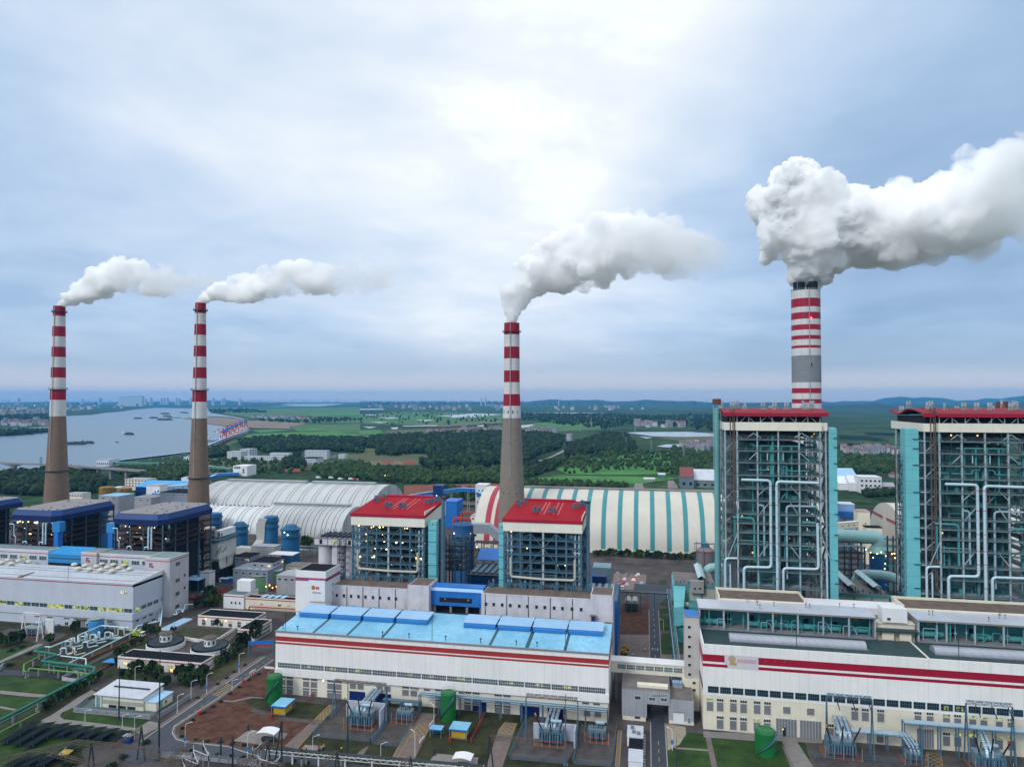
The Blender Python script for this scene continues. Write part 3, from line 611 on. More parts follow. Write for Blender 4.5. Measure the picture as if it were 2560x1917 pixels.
# ---------------------------------------------------------------- bunker bays with square windows
def bunker(label,x0,x1,xe,end_hi,wins):
    t=thing('bunker_building',label,'building',((x0+x1)/2,297,0),'white bunker bays behind the blue roof')
    b=MB(wstain); b.box(x0,xe,297.,309.5,0,34.4); part('wall',b,t)
    b=MB(wstain); b.box(xe,x1,296.2,309.7,0,end_hi); part('end_block',b,t)
    b=MB(brownc); b.box(x0+.5,xe-.1,297.6,309.3,34.4,34.5); b.use(wstain); b.box(x0-.05,xe,296.93,297.35,34.4,34.75); part('roof',b,t)
    b=MB(brownc); b.box(xe+.4,x1-.4,296.7,309.3,end_hi,end_hi+.06); b.use(wstain); b.box(xe,x1,296.15,296.5,end_hi,end_hi+.35); b.box(x1-.35,x1,296.5,309.6,end_hi,end_hi+.35); part('end_roof',b,t)
    for x in wins: win(t,x,296.97,29.3,1.25,1.55,'dark','f',1,1)
    n=5; 
    for i in range(n):
        x=x0+1.8+(xe-x0)*(i)/n; b=MB(stld); b.box(x-.12,x+.12,296.8,296.99,25.4,34.4); part('downpipe',b,t)
        b=MB(MATS.setdefault('rust_streak',mat('rust_streak',(.36,.16,.05),.9,var=.5,scale=2.))); b.box(x-.2,x+.25,296.985,296.995,25.4,25.4+rnd.uniform(1.5,4)); part('rust_stain',b,t)
    for i in range(7):
        x=x0+3+(xe-x0-4)*i/6.; b=MB(stlb); b.cyl((x,308,34.5),(x,308,37.4),.55,n=9); b.cyl((x,308,37.4),(x,308,38.3),.75,.4,n=9); b.box(x-1.6,x-.7,307.3,308.6,34.5,36.2); b.tube([(x-1.,308,36.),(x-2.2,308,37.5),(x-2.6,308,35)],.16,6); part('roof_fan',b,t)
    b=MB(rail); railrun(b,(x0+.3,309.2,34.5),(xe,309.2,34.5)); part('railing',b,t)
    return t
tb=bunker('stained white bunker bay with small square windows right of the red striped tower',-144.5,-95.5,-105.5,36.5,[-143.2+ -0.,-139.8,-136.3,-132.8,-129.2,-125.8,-122.2,-118.8,-114.6,-111.2])
for z in (29.4,32.2,27): win(tb,-95.47,300+z%3,z,.9,1.2,'dark','r')
tb2=bunker('stained white bunker bay with small square windows beside the access road',-71.6,-14.2,-23.6,36.6,[-69.5,-66,-62.2,-58.6,-54.6,-51,-47,-43.4,-39.3,-35.7,-31.6,-27.7])
b=MB(bluedeep); b.box(-23.2,-21.8,294.6,296.1,25.8,28.2); b.use(brownc); b.box(-23.8,-21.2,294.,296.15,28.2,28.4); part('stair_hut',b,tb2)
# logo tower
t=thing('stair_tower','white tower with a dark flat roof and a purple red band and faded emblem','building',(-149.5,292,0))
b=MB(whitep); b.box(-156.8,-142.,290.2,305.,24.,42.); b.box(-150.,-142.,289.4,290.2,29.,38.6); b.box(-150.,-142.,290.2,305,8,24); part('wall',b,t)
for x,y in ((-156.,291),(-156.,304),(-151,290.8)): b=MB(whitep); b.box(x-.6,x+.6,y-.6,y+.6,0,24); part('leg',b,t)
pur=mat('purple_red_band',(.32,.06,.16),.6,var=.15)
b=MB(pur); b.box(-156.83,-141.97,290.13,290.19,37.8,39.3); b.box(-141.99,-141.93,290.2,305,37.8,39.3); b.box(-150.1,-141.9,289.3,290.12,38.6,39.1); part('band',b,t)
b=MB(blackroof); b.box(-156.4,-142.4,290.6,304.6,42.,42.1); b.use(whitep); b.box(-156.8,-142.,290.2,290.55,42,42.4); b.box(-142.35,-142.,290.55,305,42,42.4); part('roof',b,t)
em1=mat('emblem_orange',(.55,.14,.02),.6,var=.2); em2=mat('emblem_red',(.45,.12,.12),.6,var=.2); em3=mat('emblem_grey',(.34,.34,.38),.6,var=.2)
b=MB(em1); b.cyl((-147.6,289.39,35.2),(-147.6,289.33,35.2),.95,n=18); b.use(em2); b.box(-146.4,-144.8,289.33,289.39,34.5,35.7); b.use(em3); b.box(-148.,-143.9,289.33,289.39,32.7,33.3); part('emblem',b,t)
for z in (26,30.5,34.4): win(t,-141.97,297,z,.9,1.3,'dark','r')
# blue link bridge
t=thing('link_bridge','bright blue link bridge with one dark window strip between the two white bunker bays','bridge',(-83.5,300,27))
b=MB(bluemid); b.box(-95.4,-71.7,299.4,307,27.6,34.2); part('body',b,t)
b=MB(lblue); b.hull2([(-95.4,299.2,34.2),(-95.4,301.,35.1),(-95.4,301,34.6),(-95.4,299.2,34.0)],[(-71.7,299.2,34.2),(-71.7,301,35.1),(-71.7,301,34.6),(-71.7,299.2,34.)]); b.use(bluemid); b.box(-95.4,-71.7,301.01,307.2,34.21,35.6); part('roof',b,t)
b=MB(dark); b.box(-91.5,-76.5,299.28,299.39,29.2,31.2); part('window_strip',b,t)
lamp(t,(-88.9,299.2,30.6),litw,.25); lamp(t,(-78.2,299.2,30.6),litw,.25)
for x in (-94,-86.5,-79,-72.6): b=MB(conc); b.box(x-.5,x+.5,300,301,0,27.6); part('pier',b,t)
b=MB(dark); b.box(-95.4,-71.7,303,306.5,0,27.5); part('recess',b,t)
# ---------------------------------------------------------------- boiler houses with red roofs
def redboiler(label,x0,x1,y0,y1,seed,vx,lampn,stackx,shaft):
    W_=x1-x0; t=thing('boiler_house',label,'boiler house',((x0+x1)/2,y0,0),'boiler houses with red roofs')
    b=MB(cream); z0,z1=59.,63.4; b.box(x0-.6,x1+.6,y0-.9,y0-.6,z0,z1); b.box(x0-.6,x0-.3,y0-.6,y1,z0,z1); b.box(x1+.3,x1+.6,y0-.6,y1+1,z0,z1+3.); b.box(x0-.6,x1+.6,y1+1,y1+1.3,z0,z1+3.); part('cladding_band',b,t)
    b=MB(redroof); A=[(y0-1.1,z1),(y0-1.1,z1+1.2),(y1+1.6,z1+4.9),(y1+1.6,z1+3.4)]; b.hull2([(x0-.9,y,z) for y,z in A],[(x1+.9,y,z) for y,z in A])
    b.use(crim); b.box(x0-.95,x1+.95,y0-1.2,y0-1.105,z1-.15,z1+1.15); b.hull2([(x0+4,y1+.6,z1+4.8),(x0+4,y1+1.7,z1+5.),(x0+4,y1+1.7,z1+5.7),(x0+4,y1+.6,z1+5.5)],[(x1-6,y1+.6,z1+4.8),(x1-6,y1+1.7,z1+5.),(x1-6,y1+1.7,z1+5.7),(x1-6,y1+.6,z1+5.5)])
    rf=part('roof',b,t)
    def rz(y): return z1+1.2+(y-y0+1.1)/(y1-y0+2.7)*3.7
    for fx,fy in ((.05,.75),(.1,.66),(.13,.85),(.34,.38),(.40,.36),(.55,.36),(.61,.37),(.86,.62),(.92,.66),(.94,.82),(.98,.78)):
        x,y=x0+W_*fx,y0+(y1-y0)*fy; z=rz(y); b=MB(stlb); b.cyl((x,y,z),(x,y,z+1.9),.55,n=9); b.cyl((x,y,z+1.9),(x,y,z+2.5),.75,n=9)
        for q in (-1.3,1.3): b.beam((x+q,y-1,z-.1),(x+q*.6,y,z+1.8),.16); b.beam((x+q,y+1,z-.1),(x+q*.6,y,z+1.8),.16)
        part('roof_vent',b,rf)
    for fx in (.42,.47,.60,.66):
        x=x0+W_*fx; b=MB(crim if 0 else mat('pale_red_rooflight',(.55,.06,.07),.35)); b.add([(x,y0+9,rz(y0+9)+.05),(x+.5,y0+9,rz(y0+9)+.05),(x+.5,y1-2,rz(y1-2)+.05),(x,y1-2,rz(y1-2)+.05)],[(0,1,2,3)]); part('rooflight',b,rf)
    xs=[x0+W_*f for f in (0,.21,.34,.51,.68,.81,1.)]; lv=[34.9,38.,41.,45.,48.5,52.,55.4]
    xc=x0+W_*.51; xl,xr=xs[2],xs[4]
    br=[(xl,58.5,xc,51.6),(xr,58.5,xc,51.6),(xc,51.6,xl,44.8),(xc,51.6,xr,44.8),(xl,44.8,xs[1],36.5),(xr,44.8,xs[5],36.5),(xl,58.,xs[1]+.5,55.4),(xr,58.,xs[5]-.5,55.4)]
    steel_house(t,xs,[y0,y0+8,y0+17,y0+26,y1],lv,59.2,0,stlb,stlb,stlb,seed,(x0+7,x1-7,y0+9,y1-4,3,56),stld,4.5,.75,br,52,(stlb,teald,pipew,stld,tealm,rustst),lampn,((x1,1),))
    b=MB(stl); b.box(xc-.45,xc+.45,y0-.5,y0-.4,34.6,59); part('mast',b,t)
    for s_,n in ((x0+1.1,0),(x0+3.,1),(x1-1.,0),(x1-2.8,1)):
        b=MB(pipew); top=58 if n==0 else 57.; b.tube([(s_,y0+1.2,top),(s_,y0+1.2,35)],.42,8); part('steam_pipe',b,t,40)
        for z in (39,44,49.5,54): b=MB(pipew); b.box(s_-.8,s_+.8,y0+.9,y0+1.5,z,z+.5); part('valve',b,t)
    b=MB(mat('cream_pipe',(.50,.47,.40),.5,var=.15,rust=.3)); b.tube([(x0+3.,y0-.9,47),(x0+3.,y0-.9,38.2),(xc,y0-.9,37.6),(x1-2.8,y0-.9,37.8),(x1-2.8,y0-.9,47)],.55,8); part('header_pipe',b,t,40)
    b=MB(teal); b.box(shaft[0],shaft[1],y0+.5,y0+4.,0,61.8); part('lift_shaft',b,t)
    win(t,(shaft[0]+shaft[1])/2+.3,y0+.47,60.,.8,.8,'dark')
    for z in (57.5,52.,46.5,41,36.):
        b=MB(stld); b.box(shaft[0]-.1,shaft[1]+.1,y0+.3,y0+.46,z,z+.12); part('shaft_joint',b,t)
    b=MB(stlb); b.cyl((stackx,y0+3,30),(stackx,y0+3,72.4),.85,n=14); b.use(stld); b.cyl((stackx,y0+3,72.4),(stackx,y0+3,73.2),1.25,n=14); part('vent_stack',b,t,40)
    return t
redboiler('boiler house with red roof lit by many warm lamps beside the stained white silos',-140.6,-104.4,316.,349.,11,0,58,-95.8,(-102.4,-98.4))
redboiler('boiler house with red roof in front of the grey shafted chimney',-64.8,-29.3,315.,349.,12,0,10,-26.4,(-67.7,-65.5))
# steel annexe right of the left boiler, seen below its vent stack
t=thing('steel_annexe','dark steel frame annexe right of the lamp lit boiler house','steel frame',(-90,330,0))
steel_house(t,[-97.5,-93,-88.5],[330,336,342],[36,39,42,45,48],52,0,stlb,stld,stld,33,None,None,3,.6,(),14,(stld,teald,stlb),2)
# blue sheds between the boilers
t=thing('filter_house','blue filter house with a dark flat plant roof right of the dark steel annexe','building',(-80,365,0))
P=[(-92,352),(-70,352),(-70,378),(-92,378)]
b=MB(blueabs); b.box(-92,-70,352,378,0,27.5); part('wall',b,t)
b=MB(stld); b.box(-92.2,-69.8,351.8,378.2,27.5,28.3); b.use(stlb); [b.box(-91+i*3.4,-89+i*3.4,355,376,28.3,29.) for i in range(6)]; part('roof',b,t)
b=MB(bluemid); b.hull2([(-93,374,31),(-93,386,35),(-93,386,34.6),(-93,374,30.6)],[(-79,374,31),(-79,386,35),(-79,386,34.6),(-79,374,30.6)]); part('canopy',b,t)
t=thing('filter_house','blue filter house with rooftop plant right of the red roofed boiler by the access road','building',(-20,365,0))
b=MB(bluemid); b.box(-28,-13.5,322,352,0,26.5); part('wall',b,t)
b=MB(stlb); b.box(-28.1,-13.4,321.9,352.1,26.5,27.4); b.use(stl); [b.box(-27+i*3.2,-25.3+i*3.2,328,349,27.4,28.) for i in range(4)]; part('roof',b,t)
b=MB(bluedeep); b.box(-27,-20,350,356,20,31); part('annexe',b,t)
# ---------------------------------------------------------------- blue absorber between the boilers, with its grey duct
def cylx(k,xa,xb,y,Y):
    a=YP(k,xa,y,Y); c=YP(k,xb,y,Y); return (a[0]+c[0])/2,abs(c[0]-a[0])/2,a[2]
cx,rU,zU=cylx('i',182,470,600,432.); _,rL,zL=cylx('i',170,468,755,432.)
t=thing('absorber_tower','deep blue absorber tower with a stepped top and ring walkway between the red roofed boilers','tower',(cx,432,0))
b=MB(blueabs); b.lathe(cx,432,[(rL,0),(rL,zL),(rU,zL+.3),(rU,zU),(rU*.3,zU+1.2),(.3,zU+1.4)],36); part('shell',b,t,40)
b=MB(stld); b.lathe(cx,432,[(rL,zL-.3),(rL+1.4,zL),(rL+1.4,zL+.2),(rU+.1,zL+.25)],36); part('ring_walkway',b,t)
b=MB(stld); b.lathe(cx,432,[(rL+.05,zL-9),(rL+.3,zL-8.8),(rL+.3,zL-8.4),(rL+.05,zL-8.3)],36); part('ring_stiffener',b,t)
lamp(t,(cx-rU*.7,432-rU*.8,zL+2.2),lampc,.45); lamp(t,(cx+rU*.8,432-rU*.6,zL+2.2),lampw,.4)
b=MB(mat('grey_duct_cladding',(.30,.33,.38),.5,.2,var=.1,seam=(3.,0,.3)))
dz=zU-1; A=[(430,dz+1.6),(436,dz+1.6),(436,dz-4.4),(430,dz-4.4)]
pts=[(cx+rU*.8,0),(cx+13,0),(cx+17,0),(cx+30,-9.5),(cx+34,-24)]
for i in range(len(pts)-1):
    (xa,da),(xb,db)=pts[i],pts[i+1]; b.hull2([(xa,y,z+da) for y,z in A],[(xb,y,z+db) for y,z in A])
part('duct',b,t)
t=thing('pipe_rack','steel pipe rack with lamps below the grey duct beside the blue absorber tower','pipe rack',(cx+14,425,0))
b=MB(rustst)
for x in (cx+9.5,cx+14,cx+20,cx+26):
    for y in (424,430): b.box(x-.3,x+.3,y-.3,y+.3,0,30)
part('frame',b,t)
for z in (10,15,20,25,29.5):
    b=MB(stld); b.box(cx+9,cx+27,423.5,430.5,z,z+.3); part('platform',b,t)
for i in range(14):
    b=MB((pipew,stlb,tealm,rustst)[i%4]); x=cx+10+rnd.random()*15; z=8+rnd.random()*18; b.tube([(x,424+rnd.random()*5,z),(x,424,z+rnd.random()*8),(x+rnd.random()*5,424,z+3)],.3,6); part('pipe',b,t)
for p in ((cx+11,423.2,27),(cx+15.5,423.2,21),(cx+21,423.2,25.5),(cx+23,423.2,16.5),(cx+12,423.2,13)): lamp(t,p,None,.4)
# grey-white silo block left of the lit boiler
SY=380.; a=YP(3,985,840,SY); c=YP(3,1335,850,SY); w=(c[0]-a[0])/3; zt=a[2]
t=thing('ash_silo','stained white triple ash silo left of the lamp lit boiler house','silo',((a[0]+c[0])/2,SY,0))
for i in range(3):
    x=a[0]+w*(i+.5); b=MB(wstain); b.cyl((x,SY+6,0),(x,SY+6,zt-4),w*.47,n=20); b.box(x-w*.48,x+w*.48,SY,SY+12,zt-4,zt); part('bin',b,t,40)
    b=MB(dark if i!=1 else lit); b.box(x-.9+.5*i,x+.9+.5*i,SY-.05,SY-.005,zt-3.6,zt-.8); part('opening',b,t)
b=MB(greyroof); b.box(a[0]-.3,c[0]+.3,SY-.5,SY+13,zt,zt+.4)
b.use(stld); [b.box(a[0]+4+i*3.2,a[0]+5.4+i*3.2,SY,SY+12.5,zt+.4,zt+1.6) for i in range(7)]; part('roof',b,t)
b=MB(stlb); [b.beam((a[0]+1+i*1.6,SY+2+i%3*2,zt),(a[0]+2+i*1.5+rnd.random()*2,SY+4,zt+2+rnd.random()*3.4),.25) for i in range(9)]; part('roof_plant',b,t)
b=MB(stld)
for i in range(9): z=2+i*4; b.box(a[0]+w*1.9,a[0]+w*2.35,SY-2.6,SY-.3,z,z+.3); b.beam((a[0]+w*1.9,SY-2.5,z),(a[0]+w*2.35,SY-2.5,z+4),.3)
for q in (1.9,2.35):
    for y in (SY-2.5,SY-.4): b.box(a[0]+w*q-.15,a[0]+w*q+.15,y-.15,y+.15,0,38)
part('stair_tower',b,t)
# ---------------------------------------------------------------- right block: white hall with crimson stripes
RX0,RX1,RY=19.8,205.,260.2
def z8(y,x=195): return YP(8,x,y,RY)[2]
t=thing('turbine_hall','white turbine hall with crimson stripes a dark roof and a washed out emblem','building',(110,RY,0))
zs_=[z8(y) for y in (452,512,556,570,588,712,748)]
b=MB(white); b.box(RX0,RX1,RY,281,13.2,zs_[0]-2.1); b.box(RX0,RX1,RY,RY+.5,zs_[0]-2.1,zs_[0]); b.box(RX0,RX0+.45,RY+.5,281,zs_[0]-2.1,zs_[0]); part('upper_wall',b,t)
b=MB(creamp); b.box(RX0+.02,RX1-.02,RY+.05,281,0,13.18); part('lower_wall',b,t)
b=MB(mat('yellow_plinth',(.38,.30,.12),.8,var=.25)); b.box(RX0-.03,RX1,RY-.06,RY+.04,0,.9); part('plinth',b,t)
ex0,ex1=YP('k',660,830,RY)[0],YP('k',1085,860,RY)[0]
for a,c,nm in ((zs_[2],zs_[1],0),(zs_[4],zs_[3],1)):
    b=MB(crim); b.box(RX0-.05,ex0+(0 if nm==0 else 1),RY-.06,RY-.003,a,c); b.box(ex1,RX1,RY-.06,RY-.003,a,c); b.box(RX0-.06,RX0-.003,RY-.058,281,a,c); part('crimson_stripe',b,t)
emy=mat('faded_yellow_emblem',(.50,.36,.06),.7,var=.3); emp=mat('faded_pale_panel',(.58,.56,.60),.7,var=.06); emo=mat('faded_tan_emblem',(.46,.36,.27),.7,var=.2); emr=mat('faded_pink_emblem',(.55,.36,.42),.7,var=.1)
b=MB(emp); b.box(ex0+.05,ex1-.05,RY-.04,RY-.003,zs_[4]-.2,zs_[1]+.3); b.use(emo); cx=ex0+2.6; cz=(zs_[2]+zs_[1])/2; b.cyl((cx,RY-.042,cz+.2),(cx,RY-.1,cz+.2),1.25,n=20); b.use(emy); b.hull2([(cx-.9,RY-.045,cz-1.9),(cx+1.4,RY-.045,cz-2.1),(cx+1.7,RY-.045,cz-1.1),(cx-.6,RY-.045,cz-.9)],[(cx-.9,RY-.11,cz-1.9),(cx+1.4,RY-.11,cz-2.1),(cx+1.7,RY-.11,cz-1.1),(cx-.6,RY-.11,cz-.9)]); b.use(emr); b.box(cx+1.8,ex1-.7,RY-.08,RY-.042,cz-1.,cz+.3); part('emblem',b,t)
b=MB(mat('dull_gold_emblem',(.24,.10,.03),.6))
for fx in (1178,1290,1415):
    p=YP('k',fx,868,RY); b.cyl((p[0],RY-.061,p[2]),(p[0],RY-.09,p[2]),.32,n=10)
part('emblem',b,t)
zp=zs_[0]
gr=mat('dark_green_roof_sheet',(.028,.06,.062),.55,var=.2,seam=(1.2,0,.3))
b=MB(gr); b.box(RX0+.5,RX1,RY+.6,280.9,zp-2.,zp-1.2); part('roof',b,t)
b=MB(white); b.box(RX0,RX1,RY+.003,RY+.45,zp,zp+.12); b.box(RX0,RX0+.45,RY+.45,281,zp,zp+.3); part('parapet',b,t)
for xa,xb in ((30.2,77.5),(99.8,150)):
    b=MB(mat('grey_barrel_skylight',(.36,.38,.43),.3,.3,var=.12,seam=(3.,0,.3))); n=12
    P=[(271.5+2.6*math.cos(PI*i/n),zp-1.2+2.3*math.sin(PI*i/n)) for i in range(n+1)]
    b.hull2([(xa,y,z) for y,z in P],[(xb,y,z) for y,z in P]); part('barrel_skylight',b,t,50)
    b=MB(rail); railrun(b,(xa,267.2,zp-1.2),(xb,267.2,zp-1.2),.9,3.5); part('railing',b,t)
b=MB(cream); b.box(95.6,96.1,RY+.6,280.9,zp-1.2,zp-.9); part('roof_kerb',b,t)
for x in (52,104.): b=MB(stld); b.beam((x,RY+.5,zp),(x,RY+.5,zp+8),.18); part('lightning_rod',b,t)
# dark window band in bays
x=21.6; i=0
while x<150:
    w=3.5; win(t,x+w/2,RY-.03,zs_[6],w,zs_[5]-zs_[6],'band','f',5,2,'window_band'); 
    if 95<x<106:
        for q in (rnd.uniform(.3,1.),rnd.uniform(1.6,2.2)): b=MB(lit); b.box(x+q,x+q+rnd.uniform(.5,1.2),RY-.084,RY-.081,zs_[6]+.2,zs_[5]-.5); part('lit_pane',b,t)
    x+=4.25; i+=1
def w8(px,py,pw,ph,style,nx=1,lit_top=True):
    p=YP(8,px,py+ph,RY); q=YP(8,px+pw,py,RY); w=q[0]-p[0]; h=q[2]-p[2]; xx=(p[0]+q[0])/2
    if lit_top:
        win(t,xx,RY+.0,p[2],w,h*.72,'louvre'); win(t,xx,RY+.0,p[2]+h*.80,w,h*.2,'lit' if rnd.random()<.3 else 'dark',nx=3)
    else: win(t,xx,RY+.0,p[2],w,h,style,nx=nx,name='door' if style=='gdoor' else 'louvre_panel')
for px,py in ((218,792),(282,796),(365,800),(429,806),(514,811),(579,816)): w8(px,py,41,76,None)
for px,py in ((281,905),(364,912),(428,916),(513,922),(577,926)): w8(px,py,42,76,None)
for px,py in ((1127,852),(1193,858),(1290,864),(1524,878),(1600,882),(1703,892),(1773,896),(1868,902),(1938,908),(2035,915),(2108,922)): w8(px,py,43,75,None)
for px,py in ((1703,1008),(1773,1012),(1868,1018),(2035,1030),(2108,1036),(972,955),(1285,988)): w8(px,py,44,80,None)
for px,py in ((698,846),(848,856)): w8(px,py,46,40,'louvre',1,False)
for px,py,w,h in ((655,926,128,106),(805,938,133,102),(1540,988,104,112)): w8(px,py,w,h,'gdoor',7,False)
lamp(t,(YP(8,698,995,RY)[0],RY-.2,3.4),litw,.3)
b=MB(dark); p=YP(8,705,1000,RY); b.box(p[0]-.5,p[0]+.5,RY-.16,RY-.12,0.05,4.); part('open_gap',b,t)
b=MB(dark); b.hull2([(RX0-.02,RY+1,zs_[6]),(RX0-.02,RY+1,zs_[5]),(RX0-.02,279,zs_[5]),(RX0-.02,279,zs_[6])],[(RX0-.06,RY+1,zs_[6]),(RX0-.06,RY+1,zs_[5]),(RX0-.06,279,zs_[5]),(RX0-.06,279,zs_[6])]); part('side_window_band',b,t)
# ---------------------------------------------------------------- open fronted heater bays behind the hall roof
def heaterbay(label,x0,x1,seed):
    r=random.Random(seed); yf=281.6; zf,zr=zp-1.0,38.2
    t=thing('heater_bay',label,'building',((x0+x1)/2,yf,0),'open fronted heater bays behind the white hall')
    b=MB(metalroof); b.hull2([(x0-.4,yf-.5,zr-.25),(x0-.4,293,zr+.0),(x0-.4,293,zr+.35),(x0-.4,yf-.5,zr+.1)],[(x1+.4,yf-.5,zr-.25),(x1+.4,293,zr+.0),(x1+.4,293,zr+.35),(x1+.4,yf-.5,zr+.1)]); part('roof',b,t)
    b=MB(greyroof); b.box(x0-.4,x1+.4,yf-.6,yf-.51,zr-.5,zr+.1); part('fascia',b,t)
    b=MB(conc); b.box(x0,x1,yf,292.9,0,zf); part('base',b,t)
    b=MB(tealm); b.box(x0+.3,x1-.3,290.5,292.8,zf,zr-.3); part('back_wall',b,t)
    b=MB(conc); b.box(x0-.2,x0+.3,yf,292.9,zf,zr-.3); b.box(x1-.3,x1+.2,yf,292.9,zf,zr-.3); part('side_wall',b,t)
    n=7; pit=(x1-x0)/n
    for i in range(n+1): b=MB(stl); x=x0+pit*i; b.box(x-.28,x+.28,yf-.25,yf+.35,zf,zr-.3); part('post',b,t)
    for i in range(n):
        xa=x0+pit*i
        if i in (0,2,3,4,5,6):
            k=r.uniform(.5,.9); L_=pit*(.6+.4*r.random()); b=MB(tealm if i%2 else pipet); xx=xa+.6; b.cyl((xx,286,zf+1.3+k*.4),(xx+L_,286,zf+1.3+k*.4),.75+k*.5,n=16); b.sph((xx+L_,286,zf+1.3+k*.4),.74+k*.5,12,6); part('heater_vessel',b,t,40)
        for _ in range(3):
            m=(pipeb,tealm,pipet,pipeb)[r.randrange(4)]; x=xa+r.uniform(1,pit-1); y=r.uniform(282.6,285); z=zf+r.uniform(2.6,4.6); b=MB(m)
            if r.random()<.55: b.tube([(x,y,zf),(x,y,z),(min(x1-.6,x+r.uniform(2,5)),y,z),(min(x1-.6,x+r.uniform(2,5)),y,zf+.4)],.2,7)
            else: b.tube([(x,y,zf),(x,y,zr-.5)],r.choice((.16,.26)),7); b.box(x-.5,x+.5,y-.2,y+.2,zf+3,zf+3.4)
            part('pipe',b,t,40)
        b=MB(dark if i%3 else yellow); xx=xa+r.uniform(1.5,pit-3); b.box(xx,xx+r.uniform(1.2,3.5),289.8,290.45,zf+(3.9 if not i%3 else 0),zf+(4.7 if not i%3 else r.uniform(2,3.6))); part('cabinet',b,t)
        b=MB(teald); b.box(xa+.3,xa+pit-.3,289,290.4,zf+4.9,zf+5.3); part('cable_tray',b,t)
    for i in range(9):
        b=MB(rustst); x=x0+2+r.random()*(x1-x0-4); y=r.choice((283.5,288,291.5)); b.cyl((x,y,zr),(x,y,zr+1.7),.1,n=6); b.cyl((x,y,zr+1.7),(x,y,zr+1.9),.35,n=6); part('roof_vent',b,t)
    return t
heaterbay('open fronted heater bay with teal vessels beside the blue topped stair tower',20.3,84.,5)
heaterbay('open fronted heater bay with teal vessels cut by the right edge of the photo',98.9,165.,6)
t=thing('penthouse','white rooftop penthouse block between the two open heater bays','building',(91.5,282,0))
p=YP(8,1320,310,283.); q=YP(8,1475,230,283.)
b=MB(whitep); b.box(p[0],q[0],282.5,288,p[2],q[2]); part('wall',b,t); win(t,p[0]+2.2,282.46,p[2]+.8,1.2,1.,'dark')
b=MB(creamp); b.box(84.5,98.5,284,292.8,0,p[2]-.9); b.box(84.5,98.5,283.5,293,p[2]-.85,p[2]-.45); b.use(gr); b.box(84.3,98.7,280.5,283.4,p[2]-3.2,p[2]-2.4); b.use(concd); b.box(84.6,98.4,288.1,292.7,p[2]-.44,p[2]-.35); part('link_block',b,t)
for x in (86.5,92.5): b=MB(creamp); b.box(x,x+4.,281.6,283.9,zp-1.2,p[2]-3.25); part('lower_room',b,t)
# bunker roofs with cream parapets in front of the big boilers
for nm,x0,x1 in (('beside the open heater bay by the stair tower',28.6,62.),('at the right photo edge behind the heater bay',97.6,152.)):
    b=MB(creamp); b.box(x0,x1,293.1,306,0,39.2); b.box(x0,x0+.5,293.1,306,39.2,40.2); b.box(x1-.5,x1,293.1,306,39.2,40.2); b.box(x0+.5,x1-.5,305.4,306,39.2,40.2); b.use(brownc); b.box(x0+.5,x1-.5,293.2,305.4,39.2,39.3)
    single('bunker_building',b,'cream bunker block with brown roof '+nm,'building','cream bunker blocks')
b=MB(whiteroof); b.box(62.1,97.5,293.1,303,0,38.4); single('bunker_building',b,'low pale roofed block between the two cream bunker blocks','building')
# ---------------------------------------------------------------- stair tower with blue top
t=thing('stair_tower','narrow grey stair tower with a blue top beside the white hall','tower',(17,280,0))
zc=HV('k',170,1078,16.,275.6)
b=MB(mat('beige_tower_render',(.47,.45,.44),.8,var=.08,streak=.15)); b.box(14.3,19.7,275.6,285.3,zc,36.); part('wall',b,t)
b=MB(creamp); b.box(13.2,19.6,274.6,285.4,0,zc-.02); part('base',b,t)
b=MB(bluemid); b.box(14.5,19.5,275.8,285.1,36.,36.2); b.use(conc); b.box(14.2,19.75,275.5,275.8,35.9,36.3); b.box(14.2,14.45,275.8,285.3,35.9,36.3); part('roof',b,t)
for y in (437,560,685,800,910,1030): win(t,16.0,275.57,HV('k',205,y+18,16,275.6),1.15,1.15,'dark')
for y in (1135,1225): win(t,17.6,274.57,HV('k',270,y+18,17.6,274.6),1.1,1.,'dark')
# corridor between the halls
t=thing('corridor','cream raised corridor with a window band linking the blue roofed hall to the stair tower','bridge',(0,279,0))
a=YP(6,1285,690,277.); c=YP(6,1905,790,277.); zt_=YP(6,1600,712,277.)[2]; zb_=YP(6,1600,815,277.)[2]
b=MB(creamp); b.box(-13.9,14.2,277.,282.,zb_,zt_-.4); part('wall',b,t)
b=MB(whiteroof); b.box(-14,14.25,276.6,282.3,zt_-.4,zt_); part('roof',b,t)
for i in range(7): win(t,-9.9+i*3.6,276.97,zt_-3.,3.1,1.7,'blue','f',6,2)
for x in (-12,-4,9): b=MB(conc); b.box(x-.5,x+.5,278,281,0,zb_); part('pier',b,t)
# gatehouse over the road
gy=G(6,1370,1225)[1]; gx0=G(6,1365,1225)[0]; gx1=YP(6,1780,960,gy)[0]; gx2=YP(6,1985,1050,gy)[0]; zt_=HV(6,1370,937,gx0,gy); zr2=HV(6,1985,1050,gx2,gy); zq=HV(6,1370,1165,gx0,gy); pxa=YP(6,1580,1070,gy)[0]; pzt=YP(6,1675,1075,gy)[2]
gbk=G(6,1385,785,zt_)[1]
t=thing('gatehouse','grey concrete gatehouse spanning the dark access road','building',((gx0+gx1)/2,gy,0))
cg=mat('grey_panel_render',(.33,.35,.38),.8,var=.15,streak=.35,seam=(1.4,0,.15))
b=MB(cg); b.box(gx0,pxa,gy,gbk,zq,zt_); b.box(pxa,gx1,gy,gbk,pzt,zt_); part('upper_wall',b,t)
b=MB(creamp); b.box(gx0+.2,pxa-.4,gy+.15,gbk,0,zq); part('lower_wall',b,t)
b=MB(cg); b.box(gx1-.5,gx2,gy+.3,gbk-1.5,zq-.4,zr2); b.use(creamp); b.box(gx1-.4,gx2,gy+.32,gbk-1.6,0,zq-.4); part('wing',b,t)
